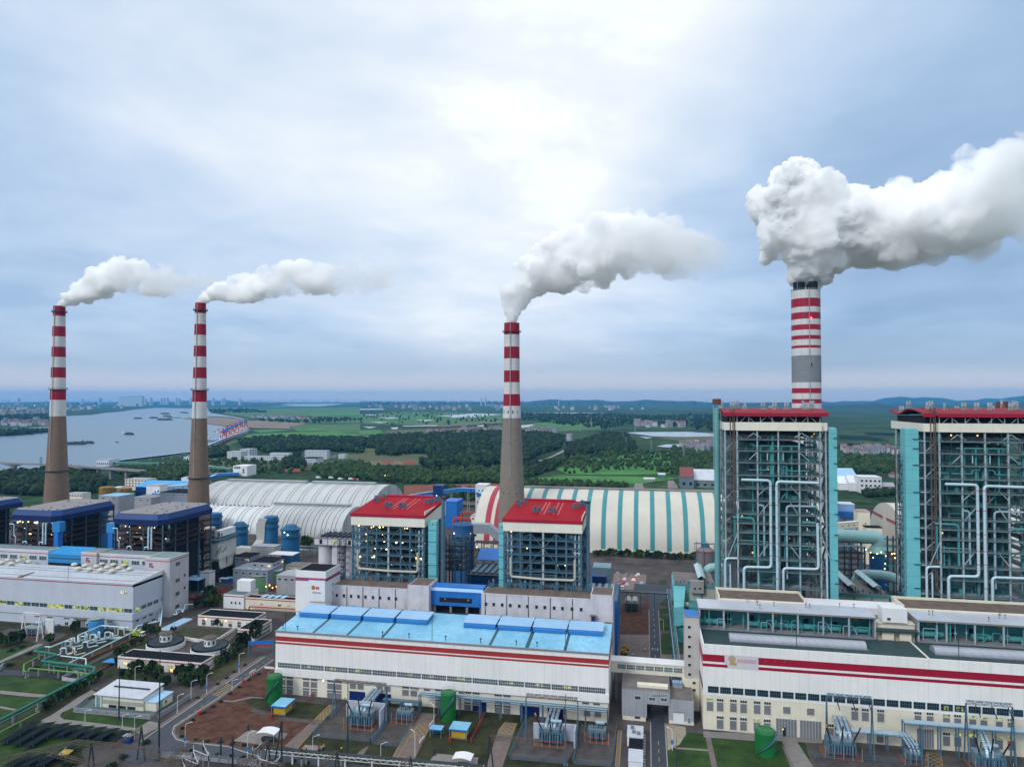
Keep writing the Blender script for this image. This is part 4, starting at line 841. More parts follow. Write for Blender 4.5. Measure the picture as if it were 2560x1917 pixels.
b=MB(concd); b.box(gx0+.2,gx1-.2,gy+.2,gbk-.2,zt_,zt_+.1); b.use(creamp); b.box(gx0+5.6,gx1-.6,gy+2.4,gy+5.2,zt_+.1,zt_+1.); b.use(concd); b.box(gx1-.3,gx2-.2,gy+.6,gbk-1.7,zr2,zr2+.1); b.use(conc)
b.box(gx0,gx1,gy-.04,gy+.2,zt_,zt_+.3); b.box(gx0,gx0+.2,gy+.2,gbk,zt_,zt_+.3); part('roof',b,t)
b=MB(cg); b.box(gx1+1.3,gx1+5,gbk-6,gbk-3.,zr2+.1,zr2+1.6); b.use(stlb); b.box(gx1+1.2,gx1+5.1,gbk-6.1,gbk-2.9,zr2+1.6,zr2+1.75); b.use(lblue)
for i in range(4):
    for j in range(3): b.box(gx1+1.4+i*.9,gx1+2.1+i*.9,gbk-5.8+j*1.,gbk-5.1+j*1.,zr2+1.75,zr2+2.)
part('rooftop_unit',b,t)
def w6(px,py,w,h,st='dark',nx=1,nm='window',yy=None):
    p=YP(6,px,py+h,yy or gy); q=YP(6,px+w,py,yy or gy); win(t,(p[0]+q[0])/2,(yy or gy)-.03,p[2],q[0]-p[0],q[2]-p[2],st,nx=nx,name=nm)
w6(1475,1000,52,26); w6(1600,1012,52,24,'blue',2); w6(1702,1018,52,24,'blue',2); w6(1475,1172,48,20,yy=gy+.15); w6(1810,1152,88,78,'white',5,'door',yy=gy+.3); w6(1935,1185,22,48,'grey',1,'door',yy=gy+.3)
b=MB(concd)
for i in range(7):
    p=YP(6,1630+i*18,995+(i%2)*3,gy); b.box(p[0],p[0]+.45,gy-.06,gy-.003,p[2]-.25,p[2]+.25)
part('wall_lettering',b,t)
b=MB(concd)
for i in range(7):
    p=YP(6,1815+i*13,1140,gy+.3); b.box(p[0],p[0]+.3,gy+.22,gy+.296,p[2]-.14,p[2]+.14)
part('wall_lettering',b,t)
# ---------------------------------------------------------------- the two big boilers
def bx(x,off): return 39.7+(x-405)*.0657+off
def bz(y): return 102.2-(y-350)*.0694
stackteal=mat('teal_stack_paint',(.14,.36,.37),.55,var=.15,streak=.15)
def bigboiler(label,off,seed,shaft,stack):
    y0=320.; t=thing('boiler_house',label,'boiler house',(57+off,y0,0),'tall teal piped boiler houses with red wave roofs')
    xs=[x+off for x in (39.7,48.2,57.,65.6,74.2)]; lv=[bz(y) for y in (1280,1180,1105,1010,940,880,820,735,660,575,495,420)]+[102.4]
    br=[]
    def B(xa,ya,xb,yb): br.append((bx(xa,off),bz(ya),bx(xb,off),bz(yb)))
    for q in ((480,480,540,420),(860,480,798,425),(410,935,340,1100),(935,950,985,1085),(540,700,610,640),(800,700,740,640),(470,340,510,308),(510,308,560,340),(770,340,815,305),(815,305,870,340),(540,830,610,745),(797,830,740,745),(540,1090,600,1010),(797,1090,735,1010)): B(*q)
    steel_house(t,xs,[y0,y0+9,y0+19,y0+29,y0+40],lv,106.2,30,stl,grating,stl,seed,(xs[0]+5,xs[-1]-5,y0+7,y0+36,5,100),mat('teal_furnace_casing',(.055,.15,.165),.7,var=.35,scale=.2,seam=(2.6,3.4,.45)),2.4,.62,br,98,(tealm,pipet,teald,stld,teald,rustst,tealm),6,((xs[-1]+2,1),),lampmats=(litw,))
    # set back wings left and right
    for xa,xb,s_ in ((34.7+off,39.2+off,-1),(74.7+off,77.+off,1)):
        for y in (y0+2,y0+13,y0+24,y0+36):
            x=xa if s_<0 else xb; b=MB(stl); b.box(x-.28,x+.28,y-.28,y+.28,30,106.2); part('steel_column',b,t)
        for n,z in enumerate(lv[:-1]):
            b=MB(grating); b.box(xa,xb,y0+1.9,y0+36,z-.42,z-.06); railrun(b,(xa,y0+1.8,z),(xb,y0+1.8,z)); x=xa-.3 if s_<0 else xb+.3; railrun(b,(x,y0+2,z),(x,y0+36,z),1.1,4); part('wing_platform',b,t)
            if s_<0 and n%2: b=MB(stl); b.beam((xa,y0+2,z),(xb,y0+2,lv[n+1]-.5),.3); part('brace',b,t)
    # uprights of the cable shaft on the left face
    for x in (bx(380,off),bx(390,off),bx(362,off)): b=MB(rustst); b.box(x-.16,x+.16,y0+.9,y0+1.3,40,116.5); part('cable_riser',b,t)
    # cream band, glazed gap with trusses, wave roof
    b=MB(cream)
    b.box(xs[0]-.6,xs[-1]+.6,y0-1.,y0-.7,106.2,109.9); b.box(34.2+off,xs[0]-.61,y0+1.2,y0+1.5,106.2,109.7); b.box(xs[-1]+.61,77.6+off,y0+1.2,y0+1.5,106.2,109.7)
    b.box(xs[0]-.6,xs[0]-.3,y0-.7,y0+1.19,106.2,109.9); b.box(34.2+off,34.5+off,y0+1.51,y0+41,106.2,109.7); b.box(77.3+off,77.6+off,y0+1.51,y0+41,106.2,109.7); part('cladding_band',b,t)
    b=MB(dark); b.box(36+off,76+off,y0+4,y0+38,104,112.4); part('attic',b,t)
    for i in range(8):
        x=xs[0]+(xs[-1]-xs[0])*i/7.; b=MB(stl); b.box(x-.13,x+.13,y0-.5,y0-.2,109.9,112.6); part('attic_post',b,t)
    for i in range(4):
        x=xs[0]+(xs[-1]-xs[0])*(i+.15)/4.; b=MB(stl); b.beam((x,y0-.3,110),(x+2.6,y0-.3,112.5),.2); b.beam((x+5.8,y0-.3,110),(x+3.2,y0-.3,112.5),.2); part('attic_truss',b,t)
    def wave(y): u=(y-y0)/40.; return 114.2+1.9*math.sin(min(1.,u/.42)*PI*.5)-(2.6*math.sin(min(1,max(0,(u-.42)/.4))*PI*.5)**2)+(1.6*max(0,(u-.8)/.2))
    roofm=mat('dull_red_roof',(.24,.008,.02),.65,var=.15,scale=.12,seam=(1.2,0,.25))
    ys=[y0-1.4+i*43./20 for i in range(21)]
    for xa,xb,ya in ((xs[0]-.9,xs[-1]+.9,0),(33.8+off,xs[0]-.95,1),(xs[-1]+.95,78.+off,1)):
        b=MB(roofm); yy=ys[ya:]; A=[(y,wave(y)-(.25 if ya else 0)) for y in yy]; P=A+[(y,z-.5) for y,z in reversed(A)]
        n=len(A); vs=[(xa,y,z) for y,z in P]+[(xb,y,z) for y,z in P]; m=len(P)
        fs=[(i,(i+1)%m,m+(i+1)%m,m+i) for i in range(m)]+[(i,i+1,m-2-i,m-1-i) for i in range(n-1)]+[(m+i+1,m+i,m+m-1-i,m+m-2-i) for i in range(n-1)]
        b.add(vs,fs); b.use(crim); b.box(xa-.03,xb+.03,yy[0]-.25,yy[0]-.01,112.5,A[0][1]+.05); wr=part('wave_roof',b,t,35); wrs=[wr] if ya==0 else wrs
    for fx,fy,nn in ((165,.5,2),(285,.2,2),(365,.3,2),(465,.12,1),(705,.15,2),(862,.15,2),(1025,.15,2),(1280,.15,2),(1330,.4,1),(1370,.2,2),(1412,.3,2),(1390,.75,2),(200,.8,2),(560,.8,2),(950,.8,2)):
        X=39.7+(fx-335)*.03122+off; y=y0+40*fy; z=wave(y)
        for k in range(nn):
            b=MB(rail); x=X+k*1.05; b.cyl((x,y,z-.1),(x,y,z+2.2),.18,n=6); b.use(stl); b.cyl((x,y,z+1.7),(x,y,z+3.4),.5,n=10); b.use(rail); b.beam((x-.9,y-.8,z),(x-.3,y,z+1.7),.12); b.beam((x+.9,y-.8,z),(x+.3,y,z+1.7),.12); part('roof_vent',b,wrs[0],40)
    # big steam pipes on the front
    def pipe(P,r,m,dy=-1.3): 
        b=MB(m); b.tube([(bx(x,off),y0+dy,bz(y)) for x,y in P],r,10,1.6); part('steam_pipe',b,t,40)
    pipe([(428,605),(613,606),(613,1152),(440,1156),(440,1330)],.60,pipew); pipe([(915,615),(652,611),(652,1345)],.60,pipew)
    pipe([(905,865),(909,1150),(690,1152),(690,1345)],.56,pipew); pipe([(402,1108),(322,1111),(322,1305)],.48,pipew,.3); pipe([(355,1150),(355,1300)],.34,pipew,.3); pipe([(966,1060),(968,1365)],.40,pipew,.3)
    pipe([(375,848),(512,851),(512,1100)],.5,pipet,.4); pipe([(540,766),(575,768),(575,1085)],.46,pipeb,.3); pipe([(900,765),(718,766),(718,1225)],.46,pipeb,.3); pipe([(815,865),(900,867)],.5,pipet,0)
    pipe([(510,392),(800,392)],.34,tealm,1.4); pipe([(480,545),(600,545),(600,520),(645,520)],.3,tealm,1.); pipe([(865,545),(730,548),(725,520),(690,520)],.3,tealm,1.)
    for x in (558,625,690,757): pipe([(x,394),(x,640)],.42,tealm,1.6)
    pipe([(640,500),(640,1340)],.62,tealm,2.8); pipe([(676,500),(676,1340)],.62,tealm,2.8); pipe([(600,480),(600,430)],.22,pipew,.6); pipe([(700,480),(700,425)],.22,pipew,.6)
    pipe([(560,640),(590,680),(650,720),(655,745)],.3,pipet,1.6); pipe([(757,640),(730,680),(690,720),(685,745)],.3,pipet,1.6); pipe([(390,995),(530,996),(600,1000)],.3,pipet,1.2); pipe([(730,1035),(900,1036)],.34,pipet,1.2); pipe([(388,860),(388,1065)],.3,pipet,.6)
    for q in (640,760,900,1000,1080,1220):
        for x in (613,652): b=MB(redm); X=bx(x,off); b.cyl((X,y0-1.3,bz(q)-.12),(X,y0-1.3,bz(q)+.12),.63,n=10); part('pipe_band',b,t)
    # lift shaft
    xa,xb,ya=shaft; b=MB(teal); b.box(xa,xb,ya,ya+6,0,107.2); b.add([(xa,ya,107.2),(xb,ya,107.2),(xb,ya+6,107.6),(xa,ya+6,107.6)],[(0,1,2,3)]); part('lift_shaft',b,t)
    for z in (103,99,92,80.5,70,61,50,40): b=MB(stld); b.box((xa+xb)/2+.2,xb+.4,ya-.5,ya-.02,z,z+.22); part('shaft_bracket',b,t)
    b=MB(stl)
    for n,z in enumerate(lv): b.box(min(xb,xs[-1]+1) if xa>57+off else xb,max(xa,xs[-1]+1) if xa>57+off else xs[0]-4.5,ya+1,ya+4,z-.4,z-.1)
    part('shaft_walkway',b,t)
    return t
bigboiler('tall boiler house with teal pipes and red roof before the broad striped chimney',0,21,(78.3,81.6,322.),True)
bigboiler('tall boiler house with teal pipes and red roof cut by the right photo edge',81.7,22,(108.6,113.8,321.),False)
sx=YP(7,285,700,332.)[0]; 
t=thing('vent_stack','slender teal vent stack with a rust red cap left of the tall boiler house','vent stack',(sx,332,0))
b=MB(stackteal); b.cyl((sx,332,0),(sx,332,116.),1.35,n=18); part('pipe',b,t,40)
b=MB(mat('rust_red_cap',(.17,.06,.04),.8,var=.3)); b.cyl((sx,332,117.6),(sx,332,120.2),1.9,n=18); part('cap',b,t,40)
b=MB(stl)
for q in (-1.7,1.7): b.box(sx+q-.1,sx+q+.1,331,331.2,88,117.6)
for z in range(90,118,4): b.box(sx-1.75,sx+1.75,330.9,331.25,z,z+.2)
part('frame',b,t)
b=MB(stackteal)
for z in (104,88,74,60,46): b.box(sx,36,331.5,332.5,z,z+.4)
part('tie_bar',b,t)
sx2=YP(7,2110,130,345.)[0]; b=MB(stackteal); b.cyl((sx2,350,0),(sx2,350,116),1.35,n=16); b.use(MATS['rust_red_cap']); b.cyl((sx2,350,116),(sx2,350,119),2.2,n=16); single('vent_stack',b,'vent stack with a rust red cap behind the roof of the right edge boiler house','vent stack')
# stair tower frame left of second boiler
t=thing('steel_stair_tower','slender dark steel stair tower beside the wide teal lift shaft','stair tower',(104,326,0))
xa=YP('g',648,420,326.)[0]; xb=YP('g',715,420,326.)[0]
for x in (xa,xb):
    for y in (324,329): b=MB(stld); b.box(x-.18,x+.18,y-.18,y+.18,0,98); part('post',b,t)
for k in range(22):
    z=8+k*4.; b=MB(stlb); b.beam((xa,323.8,z),(xb,323.8,z+4.),.25); b.box(xa,xb,324,329,z,z+.15); part('flight',b,t)
# ---------------------------------------------------------------- dust filters, ducts and canopies between and beside the boilers
def esp(label,k,P,zt,yfr,canos,seed,hop=None):
    (xa,_,_),(xb,_,_)=G(k,*P[0],zt),G(k,*P[1],zt); yb=G(k,*P[2],zt)[1]; yf=G(k,*P[0],zt)[1]
    t=thing('dust_filter',label,'dust filter',((xa+xb)/2,yf,0),'teal dust filters behind the right hall')
    b=MB(mat('pale_filter_wall',(.42,.44,.38),.75,var=.12,streak=.3)); b.box(xa,xb,yf,yb,zt-9,zt-1.6); part('casing',b,t)
    b=MB(tealm); b.box(xa-.3,xb+.3,yf-.3,yb+.3,zt-1.6,zt-.2); n=3; w=(xb-xa)/n
    for i in range(n):
        x=xa+w*i; b.hull2([(x+.2,yf-.35,zt-9),(x+w-.2,yf-.35,zt-9),(x+w-.2,yb,zt-9),(x+.2,yb,zt-9)],[(x+w*.35,yf+2,zt-17),(x+w*.65,yf+2,zt-17),(x+w*.65,yb-3,zt-17),(x+w*.35,yb-3,zt-17)])
        b.box(x-.35,x+.35,yf-.6,yf-.31,zt-10,zt-1.7)
    part('hoppers',b,t)
    b=MB(teald)
    for i in range(n+1):
        for y in (yf,yb): b.box(xa+w*i-.4,xa+w*i+.4,y-.4,y+.4,0,zt-9)
    b.box(xa+1,xb-1,yf+4,yb-1,0,zt-17); part('support',b,t)
    b=MB(mat('brown_grey_deck',(.20,.175,.17),.85,var=.25,seam=(3.4,0,.4))); b.box(xa,xb,yf,yb,zt-.2,zt); b.use(stlb)
    for i in range(10): x=xa+1+(xb-xa-2)*i/9; b.box(x-.3,x+.3,yf+1+(i%3),yf+2+(i%3),zt,zt+1.2)
    railrun(b,(xa,yf,zt),(xb,yf,zt)); part('deck',b,t)
    for (cxx,w2) in canos:
        x=xa+(xb-xa)*cxx; b=MB(mat('pale_teal_canopy',(.40,.56,.58),.5,var=.08,seam=(0,0,0) if 0 else None)); y1,y2=yf+1.,yb+5; z=zt+3.2
        A=[(-w2,0),(0,1.1),(w2,0),(w2,-.15),(0,.95),(-w2,-.15)]; b.hull2([(x+u,y1,z+v) for u,v in A],[(x+u,y2,z+v) for u,v in A]); part('canopy',b,t)
        b=MB(stld)
        for u in (-w2*.8,w2*.8):
            for y in (y1+.5,(y1+y2)/2,y2-.5): b.box(x+u-.12,x+u+.12,y-.12,y+.12,zt,z)
        for i in range(5): b.cyl((x,y1+2+i*3,zt),(x,y1+2+i*3,zt+1.8),.8,n=8)
        part('canopy_frame',b,t)
    return t,xa,xb,yf,yb
t,xa,xb,yf,yb=esp('teal dust filter with one pale canopy left of the tall boiler house','j',((500,890),(1250,915),(480,665)),27.,0,((.68,1.9),),3)
b=MB(teal); z0=26; b.hull2([(xa-.8,yf+1,z0),(xa-.8,yb-2,z0),(xa-.8,yb-2,z0-8),(xa-.8,yf+1,z0-8)],[(xa-.2,yf+1,z0),(xa-.2,yb-2,z0),(xa-.2,yb-2,z0-8),(xa-.2,yf+1,z0-8)])
b.hull2([(xa-.6,yf-.4,26),(xa+5.4,yf-.4,26),(xa+5.4,yf-.4,15.5),(xa-.6,yf-.4,15.5)],[(xa-.6,yf-9,17.5),(xa+4.,yf-9,18.5),(xa+4.,yf-9,9.5),(xa-.6,yf-9,8)]); part('inlet_nozzle',b,t)
b=MB(tealm); b.box(xa+6.5,xa+13,yf-11,yf-.5,0,19); b.box(xa-.6,xa+5,yf-9,yf-1,0,7.5); part('outlet_duct',b,t)
b=MB(mat('grey_cabin_wall',(.33,.33,.33),.8,var=.12)); p=YP('j',800,1065,yf-2.5); q=YP('j',1050,850,yf-2.5); b.box(p[0],q[0],yf-2.5,yf-.4,p[2],q[2]); part('cabin',b,t)
for x in (880,975): r_=YP('j',x,1010,yf-2.5); win(t,r_[0],yf-2.53,r_[2],1.4,1.4,'dark','f',2,1)
b=MB(mat('pale_teal_duct',(.26,.46,.46),.5,.1,var=.1,seam=(1.6,0,.3))); p=YP('j',1100,690,yb+9); b.tube([(p[0],yb+9,14),(p[0],yb+9,p[2]+3),(p[0]+9,yb+9,p[2]+3)],2.6,16,5); part('round_duct',b,t,50)
b=MB(mat('pale_green_drum',(.36,.42,.34),.6)); p=YP('j',715,1285,yf-4); b.cyl((p[0]-1.4,yf-4,p[2]),(p[0]+1.2,yf-4,p[2]),1.35,n=16); b.use(stld); b.cyl((p[0]-1.5,yf-4,p[2]),(p[0]-1.41,yf-4,p[2]),1.5,n=16); part('drum',b,t,40)
t,xa,xb,yf,yb=esp('teal dust filter with two pale canopies between the two tall boiler houses','g',((45,1500),(535,1505),(45,1365)),27.,0,((.32,1.9),(.80,1.9)),4)
b=MB(tealm); b.box(xb+.5,xb+9,yf-14,yf+4,0,26); b.box(xb+.5,xb+9.05,yf-14.05,yf-13.9,20,26.3); part('duct_casing',b,t)
b=MB(MATS['pale_teal_duct']); p=YP('g',300,1320,yb+6); b.tube([(p[0]-3,yb+6,12),(p[0]-3,yb+6,p[2]),(p[0]+12,yb+6,p[2]),(p[0]+20,yb+6,p[2]-3)],2.6,16,5); part('round_duct',b,t,50)
t=thing('absorber_tower','dark blue absorber under a pale teal cone and duct between the tall boiler houses','tower',(150,470,0))
AY=455.; p=YP('g',445,1110,AY); pl=YP('g',350,1100,AY); pc=YP('g',500,1035,AY); r0=(p[0]-pl[0])
cx=p[0]+1; b=MB(blueabs); b.lathe(cx,AY,[(r0,0),(r0,p[2]+.5)],32); part('shell',b,t,40)
b=MB(MATS['pale_teal_duct']); b.lathe(cx,AY,[(r0+1,p[2]+.5),(r0+1,p[2]+1.2),(r0*.55,pc[2]+1),(r0*.5,pc[2]+4)],32); part('cone',b,t,50)
d0=YP('g',45,935,AY); b=MB(MATS['pale_teal_duct']); rr=abs(YP('g',200,870,AY)[2]-YP('g',200,1000,AY)[2])/2; b.tube([(d0[0]-20,AY,d0[2]),(cx,AY,d0[2]-.6),(cx,AY,pc[2]-1)],rr,24,9); part('duct',b,t,50)
for q in range(4): b=MB(stlb); x=d0[0]+q*7; b.box(x-.4,x+.4,AY-1,AY+1,0,d0[2]-rr); part('duct_leg',b,t)
for fx,fy in ((335,1075),(380,1105),(445,1118),(485,1103),(530,1140),(405,1155),(525,1215),(520,1265)): q=YP('g',fx,fy,AY-r0-1); lamp(t,q,(lampw,emis('greenish_lamp_glow',(.9,.95,.35),4.))[fx%2],.36)
t=thing('pipe_rack','dark steel pipe rack with many levels below the pale teal duct','pipe rack',(118,440,0))
x0_=YP('g',55,1200,436.)[0]; x1_=YP('g',320,1200,436.)[0]
for i in range(5): b=MB(stld); x=x0_+(x1_-x0_)*i/4.; b.box(x-.3,x+.3,435,436,0,34); part('post',b,t)
for k in range(9): b=MB((rustst,stld,stlb)[k%3]); z=6+k*3.4; b.box(x0_,x1_,435.2,441,z,z+.4); part('level',b,t)
t=thing('pipe_rack','dark steel pipe rack with lamps right of the blue absorber','pipe rack',(160,440,0))
x0_=YP('g',545,1200,430.)[0]; x1_=YP('g',715,1200,430.)[0]
for i in range(4): b=MB(stld); x=x0_+(x1_-x0_)*i/3.; b.box(x-.3,x+.3,429,430,0,42); part('post',b,t)
for k in range(10): b=MB((stlb,stld,tealm)[k%3]); z=5+k*3.8; b.box(x0_,x1_,429.2,436,z,z+.35); railrun(b,(x0_,429,z+.4),(x1_,429,z+.4)); part('level',b,t)
for fx,fy in ((615,1115),(645,1105),(620,1160),(590,1120)): lamp(t,YP('g',fx,fy,428.5),None,.4)
# grey ribbed silo left of the tall boiler
cx,r0,zt=cylx('j',905,1250,245,452.)
t=thing('silo','grey ribbed steel silo in a frame in front of the striped coal shed','silo',(cx,452,0))
b=MB(mat('grey_ribbed_silo',(.23,.23,.24),.55,.3,var=.12,seam=(.8,3.,.3))); b.lathe(cx,452,[(r0,0),(r0,zt),(r0*.5,zt+1.6),(.3,zt+2)],32); part('shell',b,t,40)
b=MB(redm); b.lathe(cx,452,[(r0+.02,zt-1.2),(r0+.12,zt-1.1),(r0+.12,zt-.8),(r0+.02,zt-.7)],32); part('band',b,t)
b=MB(stlb)
for a in range(6):
    x,y=cx+(r0+1.2)*math.cos(a*PI/3+.3),452+(r0+1.2)*math.sin(a*PI/3+.3); b.box(x-.18,x+.18,y-.18,y+.18,0,zt+4)
b.box(cx-r0-1,cx+r0+1,451,453,zt+3.6,zt+4); b.box(cx-2.5,cx+2.5,450,454,zt+1.6,zt+3.4); part('frame',b,t)
# ---------------------------------------------------------------- left block: pale hall, bays with emblem, blue fascia boilers
pale=mat('pale_blue_grey_cladding',(.50,.54,.62),.55,var=.07,streak=.12,seam=(6.,0,.12))
LX0,LX1,LY=-420.,-260.2,313.4
t=thing('turbine_hall','pale blue grey turbine hall with mushroom roof vents and a lit window band','building',(-330,LY,0))
b=MB(pale); b.box(LX0,LX1,LY,335.5,11.9,24.3); b.box(LX0,LX1+.1,LY-.5,335.4,6.,9.5); part('upper_wall',b,t)
b=MB(pale); b.box(LX0,LX1-.3,LY+.2,335.3,0,6.); b.box(LX0+.2,LX1-.4,LY+.6,335.2,9.5,11.9); part('lower_wall',b,t)
b=MB(redp); b.box(LX0,LX1+.04,LY-.05,LY-.003,23.5,23.95); part('red_stripe',b,t)
b=MB(metalroof); b.add([(LX0,LY+.1,24.35),(LX1-.5,LY+.1,24.35),(LX1-.5,335.4,26.),(LX0,335.4,26.)],[(0,1,2,3)]); part('roof',b,t)
b=MB(whitep); b.hull2([(LX1-.45,LY,23.),(LX1,LY,23.),(LX1,LY,24.9),(LX1-.45,LY,24.9)],[(LX1-.45,335.5,23.),(LX1,335.5,23.),(LX1,335.5,26.8),(LX1-.45,335.5,26.8)]); b.use(stl); b.box(LX0,LX1-.46,LY,LY+.3,24.3,24.6); part('parapet',b,t)
def lz(y): return 24.37+(y-LY)/22*1.65
for y in (318,327,330.5): b=MB(stld); b.add([(LX0,y,lz(y)+.05),(LX1-.6,y,lz(y)+.05),(LX1-.6,y+.35,lz(y)+.06),(LX0,y+.35,lz(y)+.06)],[(0,1,2,3)]); part('roof_joint',b,t)
b=MB(concd); b.box(-331.4,-329.6,LY+.4,335,24.4,25.1); part('roof_walkway',b,t)
for k,fx,fy in [('l',x,y) for x,y in ((95,1260),(285,1272),(475,1285),(150,1310),(350,1325),(540,1340),(35,1355),(215,1370),(1370,1392),(1570,1410),(1775,1425),(1885,1380),(2090,1392),(1450,1462),(1655,1475),(1862,1490),(1985,1440),(2080,1500))]+[(2,x,y) for x,y in ((817,198),(892,203),(770,216),(852,222),(932,228),(805,242))]:
    p=G(k,fx,fy,27.2); b=MB(mat('cream_roof_vent',(.56,.54,.44),.6,var=.1)); b.cyl((p[0],p[1],lz(p[1])),(p[0],p[1],26.6),.75,n=10); b.lathe(p[0],p[1],[(1.5,26.4),(1.75,26.8),(1.3,27.5),(.5,27.8),(.1,27.85)],14); part('mushroom_vent',b,t,50)
for x in (-391,-300.5,-364): b=MB(stld); b.beam((x,LY+1.2,24.4),(x,LY+1.2,31.5),.14); part('lightning_rod',b,t)
r=random.Random(8); x=LX1-3.2; i=0
while x>-415:
    st='lit' if i in (1,2,3,5,6,8,9,13,15) else 'blue'; win(t,x,LY+.6-.03,9.75,4.6,2.,st,'f',2,1,'window_band'); x-=5.15; i+=1
for i,y in enumerate((317,321.6,326.2,330.8)): win(t,LX1-.4+.02,y,9.75,3.6,2.,'lit' if i==0 else 'blue','r',3,1,'window_band')
p=YP(2,872,410,LY); 
for i in range(3): win(t,p[0]+i*1.35,LY+.0,p[2],.7,1.4,'warm')
for x in (-300,-310.5,-318,-274,-283.5,-292.5):
    win(t,x,LY+.17,4.4,3.4,.7,'dark',nx=4)
for x in (-265,-268.4,-275.5,-278.6,-284,-287,-300,-310,-312.6): win(t,x,LY+.17,1.2,1.9,1.7,'dark',nx=2)
for y,z in ((317,4.4),(322,4.4),(327,4.4),(318,1.1),(324,1.1),(329,1.1)): win(t,LX1-.3+.02,y,z,2.6,1.1,'dark','r',nx=3)
win(t,-291.5,LY+.15,.05,5.6,4.6,'gdoor',nx=5,name='door')
b=MB(concd); b.box(-295,-288,LY-.9,LY+.1,4.9,5.3); part('door_canopy',b,t)
# bays with red line behind the hall
def emblem(t,x,y,z,s=1.):
    b=MB(mat('emblem_blue',(.04,.07,.34),.5)); b.box(x,x+.65*s,y-.07,y-.003,z,z+2.4*s); b.box(x+.68*s,x+2.*s,y-.07,y-.003,z+1.75*s,z+2.4*s); b.box(x+.68*s,x+1.5*s,y-.07,y-.003,z+.9*s,z+1.4*s)
    b.use(mat('emblem_red2',(.42,.03,.04),.5)); b.box(x+1.*s,x+2.7*s,y-.075,y-.004,z-.1*s,z+.75*s); b.box(x+1.6*s,x+2.4*s,y-.072,y-.004,z+.8*s,z+1.15*s); part('emblem',b,t)
def bay(label,x0,x1,yf,zt,em=None,wins=True):
    t=thing('bunker_building',label,'building',((x0+x1)/2,yf,0),'pale bunker bays behind the vented hall')
    b=MB(pale if not em else mat('warm_grey_render',(.47,.46,.48),.8,var=.1,streak=.3)); b.box(x0,x1,yf,352.,0,zt); part('wall',b,t)
    b=MB(redp); b.box(x0-.02,x1+.04,yf-.05,yf-.003,zt-1.7,zt-1.3); b.box(x1+.003,x1+.05,yf,352,zt-1.7,zt-1.3); part('red_stripe',b,t)
    b=MB(mat('teal_grey_flat_roof',(.20,.27,.30),.8,var=.3,scale=.4)); b.box(x0+.3,x1-.3,yf+.3,351.8,zt,zt+.06); b.use(creamp); b.box(x0,x1,yf-.02,yf+.28,zt,zt+.3); b.box(x1-.28,x1,yf+.28,352,zt,zt+.3); part('roof',b,t)
    if em: emblem(t,em,yf,zt-5.2)
    if wins:
        n=max(1,int((x1-x0)/6.2))
        for i in range(n): win(t,x0+(i+.5)*(x1-x0)/n,yf-.03,zt-5.2,4.9,2.2,'blue' if (i+int(x0))%3 else 'lit',nx=3)
    return t
bay('bunker bay with lit windows left of the blue roofed link',-420,-339.5,341,32.4)
bay('bunker bay with lit windows right of the small emblem tower',-305.8,-271.6,341,32.4)
te=bay('small emblem tower between the blue link and the lit bunker bay',-316,-305.9,339.6,32.9,-312.7,False)
te=bay('tall emblem block with side windows at the right end of the vented hall',-271.5,-256.3,336.,32.7,-269.,False)
for z in (27.5,18.4,11.,4.): win(te,-256.27,342.5,z,3.4,2.2,'dark','r',3)
for z in (13,20): win(te,-256.27,348.5,z,1.6,1.6,'dark','r',1)
t=thing('link_bridge','blue clad link with a sloped roof and one dark louvre line behind the vented hall','bridge',(-328,341,26))
b=MB(mat('azure_cladding',(.03,.26,.56),.5,var=.1)); b.box(-339.4,-316.1,341,350,26.,31.2); part('body',b,t)
b=MB(MATS['azure_cladding']); b.hull2([(-339.4,340.6,31.),(-339.4,351,33.4),(-339.4,351,33.),(-339.4,340.6,30.6)],[(-316.1,340.6,31.),(-316.1,351,33.4),(-316.1,351,33.),(-316.1,340.6,30.6)]); part('roof',b,t)
b=MB(mat('slate_louvre',(.04,.12,.2),.6)); b.box(-339,-316.4,340.93,340.99,28.2,29.2); part('louvre',b,t)
b=MB(dark); b.box(-339.4,-316.1,341.5,350,0,25.95); part('base',b,t)
